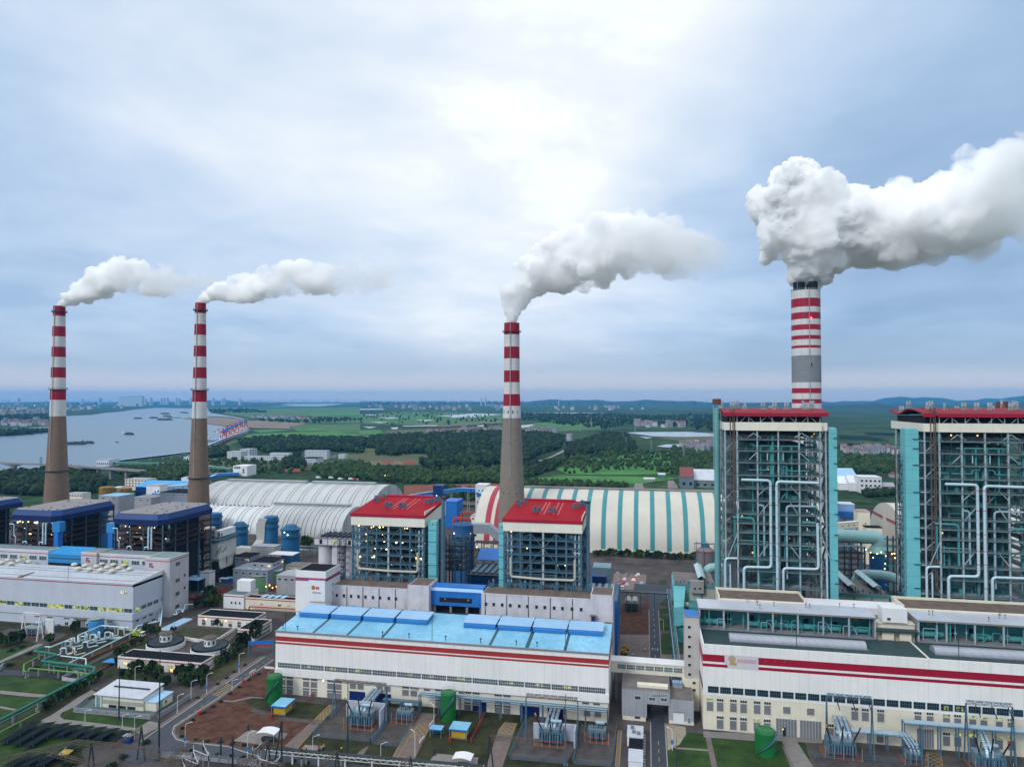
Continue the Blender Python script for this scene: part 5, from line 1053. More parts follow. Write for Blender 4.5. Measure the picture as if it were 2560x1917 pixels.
# three boiler houses with deep blue fascias
def blueboiler(label,x0,x1,y0,seed,shaft,lampn,pal):
    y1=y0+47; zt=53.; t=thing('boiler_house',label,'boiler house',((x0+x1)/2,y0,0),'boiler houses with deep blue fascias')
    def oct(e,z,c=4.): return [(x0-e+c,y0-e,z),(x1+e-c,y0-e,z),(x1+e,y0-e+c,z),(x1+e,y1+e-c,z),(x1+e-c,y1+e,z),(x0-e+c,y1+e,z),(x0-e,y1+e-c,z),(x0-e,y0-e+c,z)]
    b=MB(bluedeep); b.hull2(oct(1.2,50.),oct(-.6,zt)); part('upper_fascia',b,t)
    b=MB(bluenavy); b.hull2(oct(1.25,46.9),oct(1.25,49.99)); part('lower_fascia',b,t)
    b=MB(greyroof); b.add(oct(-.9,zt+.06),[tuple(range(8))]); b.use(rustst)
    rr=random.Random(seed)
    for _ in range(14): x=rr.uniform(x0+2,x1-2); y=rr.uniform(y0+1,y1-2); b.box(x,x+rr.uniform(.4,1.6),y,y+.5,zt+.06,zt+.5)
    part('roof',b,t)
    xs=[x0+1+(x1-x0-2)*f for f in (0,.33,.6,1.)]; ys=[y0+1,y0+12,y0+23,y0+34,y1-1]
    steel_house(t,xs,ys,[33.,36.,39.3,42.5],47.,0,stlb,mat('maroon_platform',(.055,.026,.03),.7,var=.4),stld,seed,(x0+5,x1-6,y0+11,y1-6,4,46),dark,5.,.6,[(xs[1],33,xs[2],39)],44,pal,lampn,((x1-1,1),),lampmats=(lampw,lampw,lampc))
    b=MB(mat('tan_duct',(.30,.25,.19),.8,var=.3,streak=.3)); b.box(x0+9,x1-11,y0+5,y0+10,40.5,45.5); part('duct',b,t)
    sx,sy=shaft; b=MB(bluemid); b.box(sx-1.5,sx+1.5,sy,sy+3.5,0,41.); part('lift_shaft',b,t)
    b=MB(mat('blue_lift_head',(.03,.22,.5),.5,var=.15)); b.box(sx-2.4,sx+2.8,sy-.3,sy+4,41.,46.8); part('lift_head',b,t)
    for q in (.72,.78): b=MB(pipew); x=x0+(x1-x0)*q; b.tube([(x+1.2,y0+3,46),(x,y0-.2,45.6),(x,y0-.2,33)],.5,9); part('steam_pipe',b,t,40)
    b=MB(pipew); b.tube([(x0+1.,y0-.6,44.4),(x0+4.2,y0-.6,44.4),(x0+4.2,y0-.6,37.4),(x0+5.4,y0-.6,37.2),(x0+5.4,y0-.6,32.8)],.26,7,.5); part('vent_pipe',b,t,40)
    for q in (.32,.66): b=MB(pipew); x=x0+(x1-x0)*q; b.tube([(x,y0-.7,32.8),(x,y0-.7,34.2),(x+2.6,y0-.7,34.2),(x+2.6,y0-.7,33.)],.36,8,.8); part('pipe_loop',b,t,40)
    return t
pal=(stld,teald,rustst,stld,pipew,mat('maroon_steel',(.14,.035,.035),.6,var=.3))
blueboiler('boiler house with deep blue fascia in front of the tall left chimney',-309.,-275.,354.5,41,(-311.5,356),22,pal)
blueboiler('boiler house with deep blue fascia in front of the far left chimney',-381.,-347.,354.5,42,(-345.4,352.2),28,pal)
blueboiler('boiler house with deep blue fascia cut by the left edge of the photo',-453.,-419.,354.5,43,(-417.,352.5),20,pal)
# pale dust filter with hoppers behind the emblem block
A_=G(2,1500,345); X0=A_[0]; Y0=A_[1]+2
t=thing('dust_filter','stained pale dust filter with hoppers and a white roof below the tall left chimney','dust filter',(X0+8,Y0,0))
w=YP('h',1775,1300,Y0)[0]; zt=HV('h',1775,1195,w,Y0); DP=max(16.,G('h',2015,1105,zt)[1]-Y0)
pf=mat('stained_pale_casing',(.58,.56,.52),.8,var=.15,streak=.35,rust=.2)
b=MB(pf); b.box(X0,w,Y0,Y0+DP,zt-11,zt); part('casing',b,t)
b=MB(pf); b.hull2([(X0,Y0+.2,zt-11.),(X0,Y0+DP,zt-11.),(X0,Y0+DP,zt),(X0,Y0+.2,zt-.2)],[(X0-6,Y0+6,zt-8),(X0-6,Y0+DP*.7,zt-8),(X0-6,Y0+DP*.7,zt-3),(X0-6,Y0+6,zt-3)]); part('inlet_nozzle',b,t)
b=MB(pf)
for i in range(4):
    xa=X0+(w-X0)*i/4; xb=X0+(w-X0)*(i+1)/4; b.hull2([(xa+.2,Y0+.1,zt-11),(xb-.2,Y0+.1,zt-11),(xb-.2,Y0+DP-1,zt-11),(xa+.2,Y0+DP-1,zt-11)],[(xa+1.3,Y0+3,zt-18),(xb-1.3,Y0+3,zt-18),(xb-1.3,Y0+DP-4,zt-18),(xa+1.3,Y0+DP-4,zt-18)])
part('hoppers',b,t)
b=MB(stld)
for i in range(5):
    for y in (Y0+1,Y0+DP/2,Y0+DP-1): x=X0+.4+(w-X0-.8)*i/4; b.box(x-.3,x+.3,y-.3,y+.3,0,zt-11)
b.box(X0,w,Y0-.5,Y0+DP,8,8.4); part('support',b,t)
b=MB(dark); b.box(X0+2,w-2,Y0+5,Y0+DP-2,0,zt-19); part('ash_room',b,t)
b=MB(teald); b.box(X0-1,w+1,Y0-.8,Y0+DP+1,zt,zt+1.4); railrun(b,(X0-1,Y0-.8,zt+1.4),(w+1,Y0-.8,zt+1.4)); b.use(stl)
for i in range(7): x=X0+1+i*(w-X0-2)/6; b.cyl((x,Y0+.5,zt+.2),(x,Y0-.9,zt+.2),.6,n=8)
part('top_walkway',b,t)
b=MB(whiteroof); b.box(X0-1.,w-2,Y0+5,Y0+DP+2,zt+2.2,zt+6.4); part('penthouse',b,t)
for fx in (.25,.45,.8): b=MB(dark); x=X0+(w-X0)*fx; b.box(x,x+.7,Y0+4.94,Y0+4.99,zt+2.5,zt+5.2); part('opening',b,t)
b=MB(stlb)
for i in range(6): b.beam((X0+3+i*1.5,Y0-.2,zt-9+i*.8),(X0+5+i*1.2,Y0-.2,zt-5+(i%3)*1.6),.28)
part('pipework',b,t)
steelp=thing('steel_annexe','dark steel frame with platforms between the blue fascia boiler and the pale dust filter','steel frame',(X0-12,Y0,0))
steel_house(steelp,[X0-15,X0-9,X0-3],[Y0-4,Y0+4,Y0+12],[10,15,20,25,29,33],37,0,stld,mat('maroon_platform',(0,0,0)),stld,77,None,None,4,.5,(),22,(stld,teald,rustst,pipew),5,lampmats=(lampw,litw))
b=MB(pf); b.box(X0-14,X0-4,Y0+1,Y0+10,22,35); part('duct',b,steelp)
# blue absorbers and pale ducts before the white coal sheds
def absorber(label,k,xa,xb,ytop,Y,cone=True,ymid=None,pipe=False):
    cx,r0,zt=cylx(k,xa,xb,ytop,Y); t=thing('absorber_tower',label,'tower',(cx,Y,0),'blue absorber towers before the white coal sheds')
    b=MB(mat('blue_absorber_paint',(.015,.13,.30),.55,var=.2,streak=.25,seam=(0,3.,.35)))
    P=[(r0,0),(r0,zt-(3.4 if cone else 0))]+([(r0*.55,zt),(.2,zt+.4)] if cone else [(r0*.3,zt+.8),(.2,zt+.9)]); b.lathe(cx,Y,P,24); part('shell',b,t,40)
    b=MB(stlb)
    for z in (zt-4,zt-9): b.lathe(cx,Y,[(r0-.05,z-.2),(r0+.9,z),(r0+.9,z+.2),(r0-.05,z+.2)],24); b.lathe(cx,Y,[(r0+.85,z+1.1),(r0+.95,z+1.1),(r0+.95,z+1.2),(r0+.85,z+1.2)],24)
    part('ring_walkway',b,t); return t,cx,r0,zt
t,cx,r0,zt=absorber('blue absorber tower with two cool lamps right of the pale ducts',3,712,852,725,470.)
lamp(t,(cx-1,470-r0-.6,zt-4.4),lampc,.5); lamp(t,(cx+1.6,470-r0-.6,zt-6.2),lampc,.5)
absorber('blue absorber tower behind the white roofed dust filter left of the pale duct',3,287,405,703,505.)
t,cx,r0,zt=absorber('blue absorber tower joined by the tall pale bent duct',3,560,668,655,500.,False)
b=MB(mat('pale_duct_cladding',(.44,.46,.44),.6,.1,var=.08,seam=(3.,3.,.25)))
dy0,dy1=494,500
def rect(x,z,w,h): return [(x-w/2,dy0,z),(x+w/2,dy0,z),(x+w/2,dy1,z),(x-w/2,dy1,z)]
q=YP(3,530,690,497); u=YP(3,530,860,497); b.hull2(rect(q[0]+1,u[2],6.4,0),rect(q[0]+1,q[2]-3,7.6,0)); b.hull2(rect(q[0]+1,q[2]-3,7.6,0),[(q[0]-.5,dy0,q[2]+2),(cx,dy0,q[2]+2),(cx,dy1,q[2]+2),(q[0]-.5,dy1,q[2]+2)])
g0=YP(3,320,935,485); g1=YP(3,640,935,485); b.box(g0[0],g1[0],482,490,g0[2]-3.4,g0[2]+1.4); b.hull2([(q[0]-3,488,g0[2]+1.4),(q[0]+5,488,g0[2]+1.4),(q[0]+5,500,g0[2]+1.4),(q[0]-3,500,g0[2]+1.4)],rect(q[0]+1,u[2]+1,6.4,0)); part('duct',b,t)
absorber('blue absorber tower close to the right side of the tall left chimney',3,75,180,628,545.,False)
t,cx,r0,zt=absorber('pale blue absorber tower between the two blue fascia boiler houses','l',1630,1950,240,470.,False)
b=MB(MATS['pale_duct_cladding']); g0=YP(3,440,940,462); g1=YP(3,690,940,462); b.hull2([(g0[0],460,g0[2]-5),(g0[0],468,g0[2]-5),(g0[0]+3,468,g0[2]),(g0[0]+3,460,g0[2])],[(g1[0],460,g0[2]-5),(g1[0],468,g0[2]-5),(g1[0]-1,468,g0[2]+1.5),(g1[0]-1,460,g0[2]+1.5)]); single('duct',b,'short pale rectangular duct lying in front of the tall bent duct','duct')
# ---------------------------------------------------------------- coal sheds
def shed(label,x0,x1,yf,Wd,Hh,m,stripes,group,gable,ridge=(),ends=True,n=28,stripe_m=None,lip=1.5):
    t=thing('coal_shed',label,'coal shed',((x0+x1)/2,yf,0),group); yc=yf+Wd/2
    P=[(yc-Wd/2*math.cos(PI*i/n),lip+(Hh-lip)*math.sin(PI*i/n)**.92) for i in range(n+1)]
    def strip(b,xa,xb,o=0.):
        Q=[(yc-(Wd/2+o)*math.cos(PI*i/n),lip+(Hh-lip+o)*math.sin(PI*i/n)**.92) for i in range(n+1)]
        vs=[(x,y,z) for x in (xa,xb) for y,z in Q]; b.add(vs,[(i,i+1,n+2+i,n+1+i) for i in range(n)])
    b=MB(m); strip(b,x0,x1); b.use(gable); b.poly([(x1,y,z) for y,z in P]); b.poly([(x0,y,z) for y,z in reversed(P)]); part('vault',b,t,40)
    b=MB(conc); b.box(x0,x1,yf-.3,yf+.3,0,lip+.4); b.box(x0,x1,yf+Wd-.3,yf+Wd+.3,0,lip+.4); part('base_wall',b,t)
    for xa,xb,sm in stripes: b=MB(sm); strip(b,xa,xb,.12); part('stripe',b,t,40)
    for xa,xb in ridge: b=MB(mat('ridge_vent_metal',(.40,.43,.44),.5,.2,var=.12)); b.box(xa,xb,yc-2.4,yc+2.4,Hh-.3,Hh+1.8); b.box(xa-.6,xb+.6,yc-3.2,yc+3.2,Hh+1.8,Hh+2.2); part('ridge_vent',b,t)
    return t,P
vw=mat('white_vault_sheet',(.60,.62,.63),.5,var=.07,scale=.05,seam=(0,0,0) if 0 else None); vg=mat('grey_white_vault_sheet',(.50,.51,.51),.55,var=.12,scale=.05); vgr=mat('dark_rib_line',(.15,.17,.165),.7)
vgab=mat('pale_gable_sheet',(.46,.48,.46),.6,var=.06)
def ribs(a,b_,n,w=.55,gap=3.6): return [(a+(b_-a)*i/(n-1)+o,a+(b_-a)*i/(n-1)+o+w,vgr) for i in range(n) for o in (0,gap)]
t,P=shed('white vaulted coal shed with paired ribs in front of the longer one',-336.,-256.,551.,60.,23.6,vg,ribs(-330,-266,8),'white vaulted coal sheds',vgab,((-335,-262),))
for x in (-0.,): 
    for i in (6,8,20,22): b=MB(vgr); y,z=P[i]; b.box(-255.98,-255.9,y-.3,y+.3,1.5,z-.2); part('gable_line',b,t)
t,P=shed('brighter white vaulted coal shed running behind the tall left chimney',-445.,-336.5,552.5,57.,21.6,vw,ribs(-440,-346,9),'white vaulted coal sheds',vgab)
for i in range(24): b=MB(louv); x=-440+i*4.3; b.box(x,x+1.5,578.5,580.,21.5,22.4); part('ridge_cap',b,t)
t,P=shed('long rear white vaulted coal shed with two ridge vents and a striped gable',-445.,-256.,613.,96.,33.4,vg,ribs(-440,-268,14),'white vaulted coal sheds',vgab,((-435,-345),(-338,-270)))
for i in (9,10,14,15,19,20): b=MB(vgr); y,z=P[i]; b.box(-255.98,-255.9,y-.35,y+.35,1.5,z-.2); part('gable_line',b,t)
vc=mat('cream_vault_sheet',(.60,.57,.50),.6,var=.12,scale=.05,streak=.12,seam=(5.,0,.08)); vt=mat('teal_vault_stripe',(.05,.25,.28),.6,var=.1); vr=mat('red_vault_stripe',(.38,.035,.07),.6,var=.1)
sx=[YP(4,x,425 if x>1100 else 405,591.)[0] for x in (1390,1510,1635,1765,1895,2030,2160)]; d_=sx[3]-sx[2]
st=[(sx[3]+d_*k-1.75,sx[3]+d_*k+1.75,vt) for k in range(-7,9)]+[(-128.5,-124.,vr),(-121,-116.5,vr)]
t,P=shed('huge cream vaulted coal shed with teal stripes and two red ones at its left end',-137.,130.,541.,100.,43.6,vc,st,None,vc,(),lip=2.5)
b=MB(mat('brown_grey_ridge',(.24,.22,.21),.8)); b.box(-104,130,588,594,43.2,44.9); part('ridge_walkway',b,t)
b=MB(creamp); b.box(-137,130,540.2,540.68,0,3.8); part('base_wall',b,t)
t,P=shed('cream vaulted shed with red diagonal stripes on its gable seen between the tall boilers',186.,330.,545.,92.,38.,vc,[(204,210,vr),(216,222,vr)],None,vc,())
b=MB(crim)
def yz(gx,gy): q=ray('g',gx,gy); s=186./q[0]; return (q[1]*s,HC+q[2]*s)
for P4 in (((393,690),(500,745),(500,762),(388,702)),((388,707),(500,768),(500,776),(386,714)),((535,762),(650,815),(650,832),(535,778)),((535,785),(650,838),(650,846),(535,793))): b.hull2([(185.9,)+yz(*q) for q in P4],[(185.96,)+yz(*q) for q in P4])
part('gable_stripe',b,t)
# ---------------------------------------------------------------- yard, roads, lawns (each sheet a little above the one below)
PLANT=[(-640,150),(330,150),(330,660),(150,720),(-140,720),(-300,760),(-520,660),(-640,560)]
sheet('yard',PLANT,yard,.9)
z1,z2,z3,z4=.93,.96,.99,1.02
def lawn(k,P,m=grass,z=z1,name='lawn'): return sheet(name,GS(k,P,z),m,z)
wl=G('b',1395,0); 
sheet('lawn',[(-470,150),(-470,312),(-262,312),(-225,300),(-205,262),(-205,225),(-182,196),(-175,150)],grass,z1)
lawn('a',[(0,1260),(440,1130),(1350,1215),(1560,1240),(1440,1330),(900,1440),(500,1656),(-400,1656),(-400,1400)],grassb,z2)
lawn('a',[(0,600),(540,640),(870,670),(560,810),(380,795),(0,760)],grassb,z2); lawn('a',[(0,815),(330,845),(480,860),(200,985),(0,945)],grassb,z2); lawn('a',[(0,970),(170,1000),(0,1080)],grassb,z2); lawn('a',[(-200,350),(0,290),(250,280),(400,240),(0,420),(-200,470)],grassb,z2)
lawn('a',[(850,985),(1745,1105),(1720,1130),(1590,1195),(1100,1140),(760,1100),(705,1060),(760,1020)],grassb,z3)
# paths
def path(k,P,m=pave,z=z3,name='path'): return sheet(name,GS(k,P,z),m,z)
path('a',[(0,765),(380,800),(560,815),(470,845),(330,838),(0,805)]); path('a',[(0,945),(200,985),(160,1000),(0,970)]); path('a',[(-300,490),(0,420),(400,240),(520,195),(560,215),(440,265),(0,450),(-300,520)])
path('a',[(1120,790),(1050,830),(860,960),(720,1020),(690,1060),(740,1100),(1100,1140),(1590,1200),(1730,1120),(1830,1140),(1830,1200),(1650,1290),(1560,1240),(1350,1210),(440,1130),(600,1050),(900,850),(1060,760)])
path('a',[(940,620),(1360,640),(1300,760),(1060,760)],yard,z2)
# road running from the gate of the hall down to the lower left, and along the front
RD=[(1395,0),(1130,180),(860,365),(560,560),(0,945),(-400,1225),(-560,1330),(-300,1420),(330,1230),(700,1300),(1300,1345),(2212,1459),(3300,1640),(3300,1540),(2212,1360),(1330,1240),(900,1190),(390,1140),(215,1095),(160,1010),(185,925),(760,550),(1010,370),(1260,200),(1495,40),(1620,-40),(1500,-75)]
sheet('road',GS('b',RD,z4),asph,z4)
def kerb(k,P,w=.35,h=.14):
    b=MB(kerbm); Q=GS(k,P,1.02)
    for i in range(len(Q)-1): p,q=Vector(Q[i]),Vector(Q[i+1]); b.beam(p+Vector((0,0,h/2)),q+Vector((0,0,h/2)),w,h)
    struct('kerb',b)
kerb('b',[(1395,0),(1130,180),(860,365)]); kerb('b',[(560,560),(0,945),(-250,1118)]); kerb('b',[(1495,40),(1260,200),(760,550),(185,925),(160,1010),(215,1095),(390,1140),(900,1190),(1330,1330)])
path('b',[(1330,0),(1395,0),(860,362),(560,556),(0,940),(0,895),(540,530),(800,330)],paver,z3); path('b',[(1495,42),(1520,50),(1270,215),(780,570),(215,930),(195,1000),(250,1075),(420,1118),(900,1168),(900,1190),(390,1140),(215,1095),(160,1010),(185,925),(760,550)],paver,1.03)
# painted marks
def dash(k,p,q,n,w,duty=.4,m=linew,z=1.13):
    A,B=Vector(G(k,*p,z)),Vector(G(k,*q,z)); u=(B-A)/n; s_=Vector((-u.y,u.x,0)).normalized()*w/2
    for i in range(n):
        a=A+u*i; c=a+u*duty; b=MB(m); b.poly([a-s_,c-s_,c+s_,a+s_]); struct('road_marking',b)
dash('b',(1440,20),(920,390),7,.22,.4,liney); dash('b',(650,580),(120,960),6,.22,.4,liney)
for i in range(9):
    t_=i/9; a=(880-220*t_+0,365+150*t_); c=(955-200*t_,395+140*t_); 
    A,B=Vector(G('b',*a,1.13)),Vector(G('b',*c,1.13)); d=(B-A).normalized()*.16; s_=Vector((-d.y,d.x,0)); b=MB(liney); b.poly([A-s_,B-s_,B+s_,A+s_]); struct('road_marking',b)
# earth and lawns before the blue roofed hall
sheet('earth',GS('b',[(1500,110),(1270,235),(790,575),(250,930),(240,1000),(290,1060),(460,1105),(1330,1210),(1640,1190),(1960,880),(1600,840),(1180,720),(1360,560),(1500,545)],z2),dirt,z2)
path('b',[(830,575),(950,585),(1200,530),(1360,545),(1360,555),(1210,545),(960,600),(830,590)],pave,z3)
lawn('b',[(1110,590),(1210,548),(1360,556),(1520,560),(2212,640),(2212,840),(2000,830),(1600,790),(1480,740),(1240,680)],grass,z3)
path('b',[(970,1110),(1180,960),(1320,985),(1680,1010),(1640,1080),(1300,1160)],pave,z3)
sheet('lawn',[(-112,258),(-14,258),(-14,184),(-100,184),(-128,214)],grass,z1)
path('5',[(395,1440),(640,1200),(760,1075),(830,1080),(700,1240),(500,1455)],paver,z3) if 0 else path(5,[(380,1435),(640,1200),(770,1075),(835,1085),(700,1230),(495,1455)],paver,z3)
path(5,[(1300,1550),(1500,1200),(1560,1140),(1700,1155),(1560,1440),(1480,1600)],paver,z3); path(5,[(990,1520),(1050,1460),(1115,1430),(1060,1520)],paver,z3)
path(6,[(190,1614),(300,1280),(350,1225),(460,1235),(330,1614)],paver,z3); path(6,[(1305,1614),(1330,1290),(1360,1295),(1345,1614)],paver,z3)
path(5,[(300,1000),(1000,1070),(1560,1135),(1560,1160),(760,1075),(300,1030)],yard,z2)
path(5,[(520,1470),(560,1420),(720,1430),(690,1475)],pave,z3); path(5,[(0,1400),(20,1290),(300,1300),(400,1325),(340,1400)],pave,z3)if 0 else None
path(5,[(1610,1590),(1690,1495),(1850,1510),(2060,1530),(2050,1614),(1600,1614)],pave,z3)
def hatch(k,P,n,m,name='hatched_marking'):
    b=MB(liney); Q=[Vector(p) for p in GS(k,P,1.13)]; w=.08
    def L_(a,c):
        d=(c-a).normalized()*w; s_=Vector((-d.y,d.x,0)); b.poly([a-s_,c-s_,c+s_,a+s_])
    for i in range(-m,n+m+1):
        for sgn in (1,-1):
            t0,t1=(i/n,(i+m)/n); 
            if sgn<0: t0,t1=t1,t0
            f0,f1=0.,1.
            def cut(t0,t1):
                lo,hi=0.,1.; dt=t1-t0
                for bnd in (0.,1.):
                    if abs(dt)>1e-9:
                        s=(bnd-t0)/dt
                        if dt>0: lo,hi=(max(lo,s),hi) if bnd==0 else (lo,min(hi,s))
                        else: lo,hi=(lo,min(hi,s)) if bnd==0 else (max(lo,s),hi)
                return lo,hi
            lo,hi=cut(t0,t1)
            if hi-lo<.02: continue
            def pt(s): t=t0+(t1-t0)*s; a=Q[0].lerp(Q[3],t); c=Q[1].lerp(Q[2],t); return a.lerp(c,s)
            L_(pt(lo),pt(hi))
    for a,c in ((Q[0],Q[1]),(Q[1],Q[2]),(Q[2],Q[3]),(Q[3],Q[0])): L_(a,c)
    struct(name,b)
hatch(5,[(640,1205),(690,1235),(830,1085),(770,1075)],5,2); hatch(5,[(1470,1350),(1575,1385),(1660,1240),(1545,1235)],4,2); hatch(6,[(295,1315),(405,1335),(460,1235),(355,1228)],4,2)
for k,P in ((5,[(1310,1555),(1390,1400),(1480,1250)]),(5,[(1345,1555),(1480,1330)]),(5,[(495,1455),(640,1290)]),(6,[(1308,1600),(1332,1295)]),(6,[(1344,1600),(1362,1300)])):
    for i in range(len(P)-1): dash(k,P[i],P[i+1],1,.14,1.,liney)
# dark access road between the blocks
sheet('access_road',[(1.3,176),(6.1,176),(6.1,408),(11,424),(20,438),(20,455),(-8,455),(-8,440),(1.3,430)],asphd,z4+.01)
b=MB(kerbm)
for x in (1.1,6.3): b.box(x-.15,x+.15,176,gy-.5,1.0,1.16); b.box(x-.15,x+.15,gbk+1,400,1.0,1.16)
struct('kerb',b)
for i in range(13): 
    y=178+i*5.6
    b=MB(liney); b.add([(3.62,y,1.13),(3.8,y,1.13),(3.8,y+2.6,1.13),(3.62,y+2.6,1.13)],[(0,1,2,3)]); struct('road_marking',b)
for i in range(12):
    y=300+i*9
    b=MB(linew); b.add([(3.6,y,1.13),(3.78,y,1.13),(3.78,y+2.8,1.13),(3.6,y+2.8,1.13)],[(0,1,2,3)]); struct('road_marking',b)
for yy in (303,318,336): 
    for xx in (2.5,4.9): b=MB(linew); b.add([(xx-.12,yy,1.13),(xx+.12,yy,1.13),(xx+.12,yy+1.6,1.13),(xx+.5,yy+1.6,1.13),(xx,yy+3,1.13),(xx-.5,yy+1.6,1.13),(xx-.12,yy+1.6,1.13)],[tuple(range(7))]); struct('road_marking',b)
sheet('court',GS(6,[(1295,650),(1300,470),(1600,470),(1620,690)],z2),mat('pink_grey_paving',(.20,.155,.145),.9,var=.25,scale=.3,seam=(2.,0,.2)),z2)
sheet('earth',GS(6,[(1350,460),(1370,200),(1600,195),(1612,465)],z3),dirt,z3); sheet('earth',GS(4,[(1560,1210),(1570,1150),(1850,1160),(1840,1290),(1570,1290)],z3),mat('pale_spoil',(.23,.17,.145),.95,var=.4,scale=.6),z3)
for P in ([(1700,620),(1705,480),(1720,460),(1870,455),(1880,630),(1740,640)],[(1700,430),(1698,310),(1775,300),(1780,430)],[(1695,285),(1692,245),(1760,240),(1762,285)],[(1692,215),(1690,140),(1765,135),(1765,215)],[(1690,55),(1690,0),(1750,0),(1752,55)]): lawn(6,P,grassb,z3)
sheet('paving',GS(6,[(1700,640),(1900,640),(1900,720),(1700,700)],z2),MATS['pink_grey_paving'],z2)
# lawns and paths in front of the right hall
sheet('lawn',[(6.4,256),(170,262),(170,176),(6.4,176)],grassb,z1)
path(6,[(1745,1240),(1915,1265),(1918,1330),(1860,1420),(1760,1470)],mat('tan_paving',(.30,.265,.20),.9,var=.2,scale=.4),z3); path(6,[(2075,1300),(2120,1300),(2190,1614),(2140,1614)],paver,z3); path(6,[(1820,1455),(2110,1475),(2110,1460),(1825,1440)],pave,z3)
path(8,[(195,1000),(530,1010),(700,1030),(950,1045),(945,1075),(690,1060),(530,1060),(200,1035)],pave,z3); path(8,[(690,1060),(770,1040),(890,1224),(760,1224)],pave,z3); path(8,[(830,1050),(950,1045),(1900,1130),(2300,1160),(2300,1300),(900,1300)],slab,z2)
path(8,[(690,1090),(700,1090),(770,1224),(745,1224)],paver,1.01)
hatch(8,[(1590,1224),(1700,1224),(1690,1140),(1600,1130)],4,2)
# concrete pads of the transformers
def pad(k,P,name='transformer_pad'): return sheet(name,GS(k,P,z3),slab,z3)
pad(5,[(620,1350),(760,1210),(930,1050),(1240,1080),(1260,1260),(1130,1400)]); pad(5,[(1130,1415),(1240,1270),(1280,1090),(1550,1130),(1360,1440)]); pad(6,[(390,1545),(470,1330),(560,1180),(985,1230),(960,1440),(880,1590)]); pad(6,[(940,1590),(985,1440),(1010,1240),(1320,1270),(1280,1610)])
pad('a',[(-150,250),(0,215),(200,180),(560,240),(780,120),(500,60),(100,50),(-150,150)])
# ---------------------------------------------------------------- street things
def lamp_post(k,fx,fy,ht,label,rz=0.,sign=False):
    x,y,_=G(k,fx,fy,1.); t=thing('street_lamp',label,'street lamp',(x,y,1.),'white street lamps along the plant roads')
    b=MB(whitep); b.cyl((x,y,1),(x,y,1+ht*.8),.11,.08,n=7); c,s_=math.cos(rz),math.sin(rz); b.tube([(x,y,1+ht*.8),(x,y,1+ht),(x+1.6*c,y+1.6*s_,1+ht+.25)],.07,6,1.2); part('pole',b,t,40)
    b=MB(framew); b.boxr(x+1.8*c,y+1.8*s_,.9,.3,1+ht+.2,1+ht+.36,rz); part('head',b,t)
    if sign: b=MB(bluemid); b.box(x-.45,x+.45,y-.16,y-.1,3.2,4.6); part('banner',b,t)
for a in (('b',330,1200,8,'street lamp with a white poster at the inner bend of the road',.6,True),('b',1152,1330,8,'street lamp on the front road left of the white pipe bridge',.6,True),('b',228,760,7,'street lamp at the corner of the walled workshop',.6,False),('b',615,500,8,'street lamp with a blue banner where the hatched marking ends',.6,True),('b',1040,215,8,'street lamp with a blue banner beside the road below the clarifiers',.6,True),('b',408,565,7,'street lamp behind the walled workshop near the trees',.6,False),('b',948,450,4,'short white lamp beside the hatched road marking',.6,False),
 ('a',985,1130,4,'street lamp on the lawn left of the tall thin mast',.3,False),('a',1418,1180,4,'street lamp on the lawn right of the tall thin mast',.3,False),('a',1558,1340,8,'street lamp at the end of the pale path near the solar rows',.3,False),('a',1565,690,7,'green street lamp in front of the black roofed pump house',.3,False),
 ('c',1605,580,7,'street lamp in front of the dark blue roller door',2.6,False),('c',1355,1000,8,'street lamp on the paving beside the yellow hatching',2.6,False),('c',905,1040,5,'street lamp on the narrow lawn path behind the pipe bridge',.6,False),('c',8,940,5,'street lamp beside the small paved pad behind the pipe bridge',.6,False),(6,1800,1470,7,'street lamp with a blue sign on the tan paving',2.6,True),(6,1725,430,5,'street lamp on the small lawn beside the access road',2.6,False)): lamp_post(*a[:3],a[3],a[4],a[5],a[6])
def mast(k,fx,fy,fz,label,r0=.28,m=stld):
    x,y,_=G(k,fx,fy,1.); z=HV(k,fx,fz,x,y); b=MB(m); zs=[1,1+(z-1)*.35,1+(z-1)*.7,z]
    for i in range(3): b.cyl((x,y,zs[i]),(x,y,zs[i+1]),r0*(1-.25*i),r0*(1-.25*i)*.95,n=7)
    b.box(x-.8,x+.8,y-.8,y+.8,1.0,1.25); single('lightning_mast',b,label,'mast','thin lightning masts')
mast('a',1378,1110,480,'thin dark mast on a white base in front of the walled workshop'); mast('a',1842,1560,300,'tallest thin mast rising from the switchyard fence by the road',.3)
mast('c',975,1100,560,'thin rusty mast between the two front lawns',.16,rustst); mast('d',1125,1110,260,'tall thin mast in the second transformer yard',.26,stlb); mast('c',468,1100,20,'tall dark pole in front of the first transformer yard',.3)
mast(6,1837,1614,1355,'thin mast on the lawn beside the access road',.12)
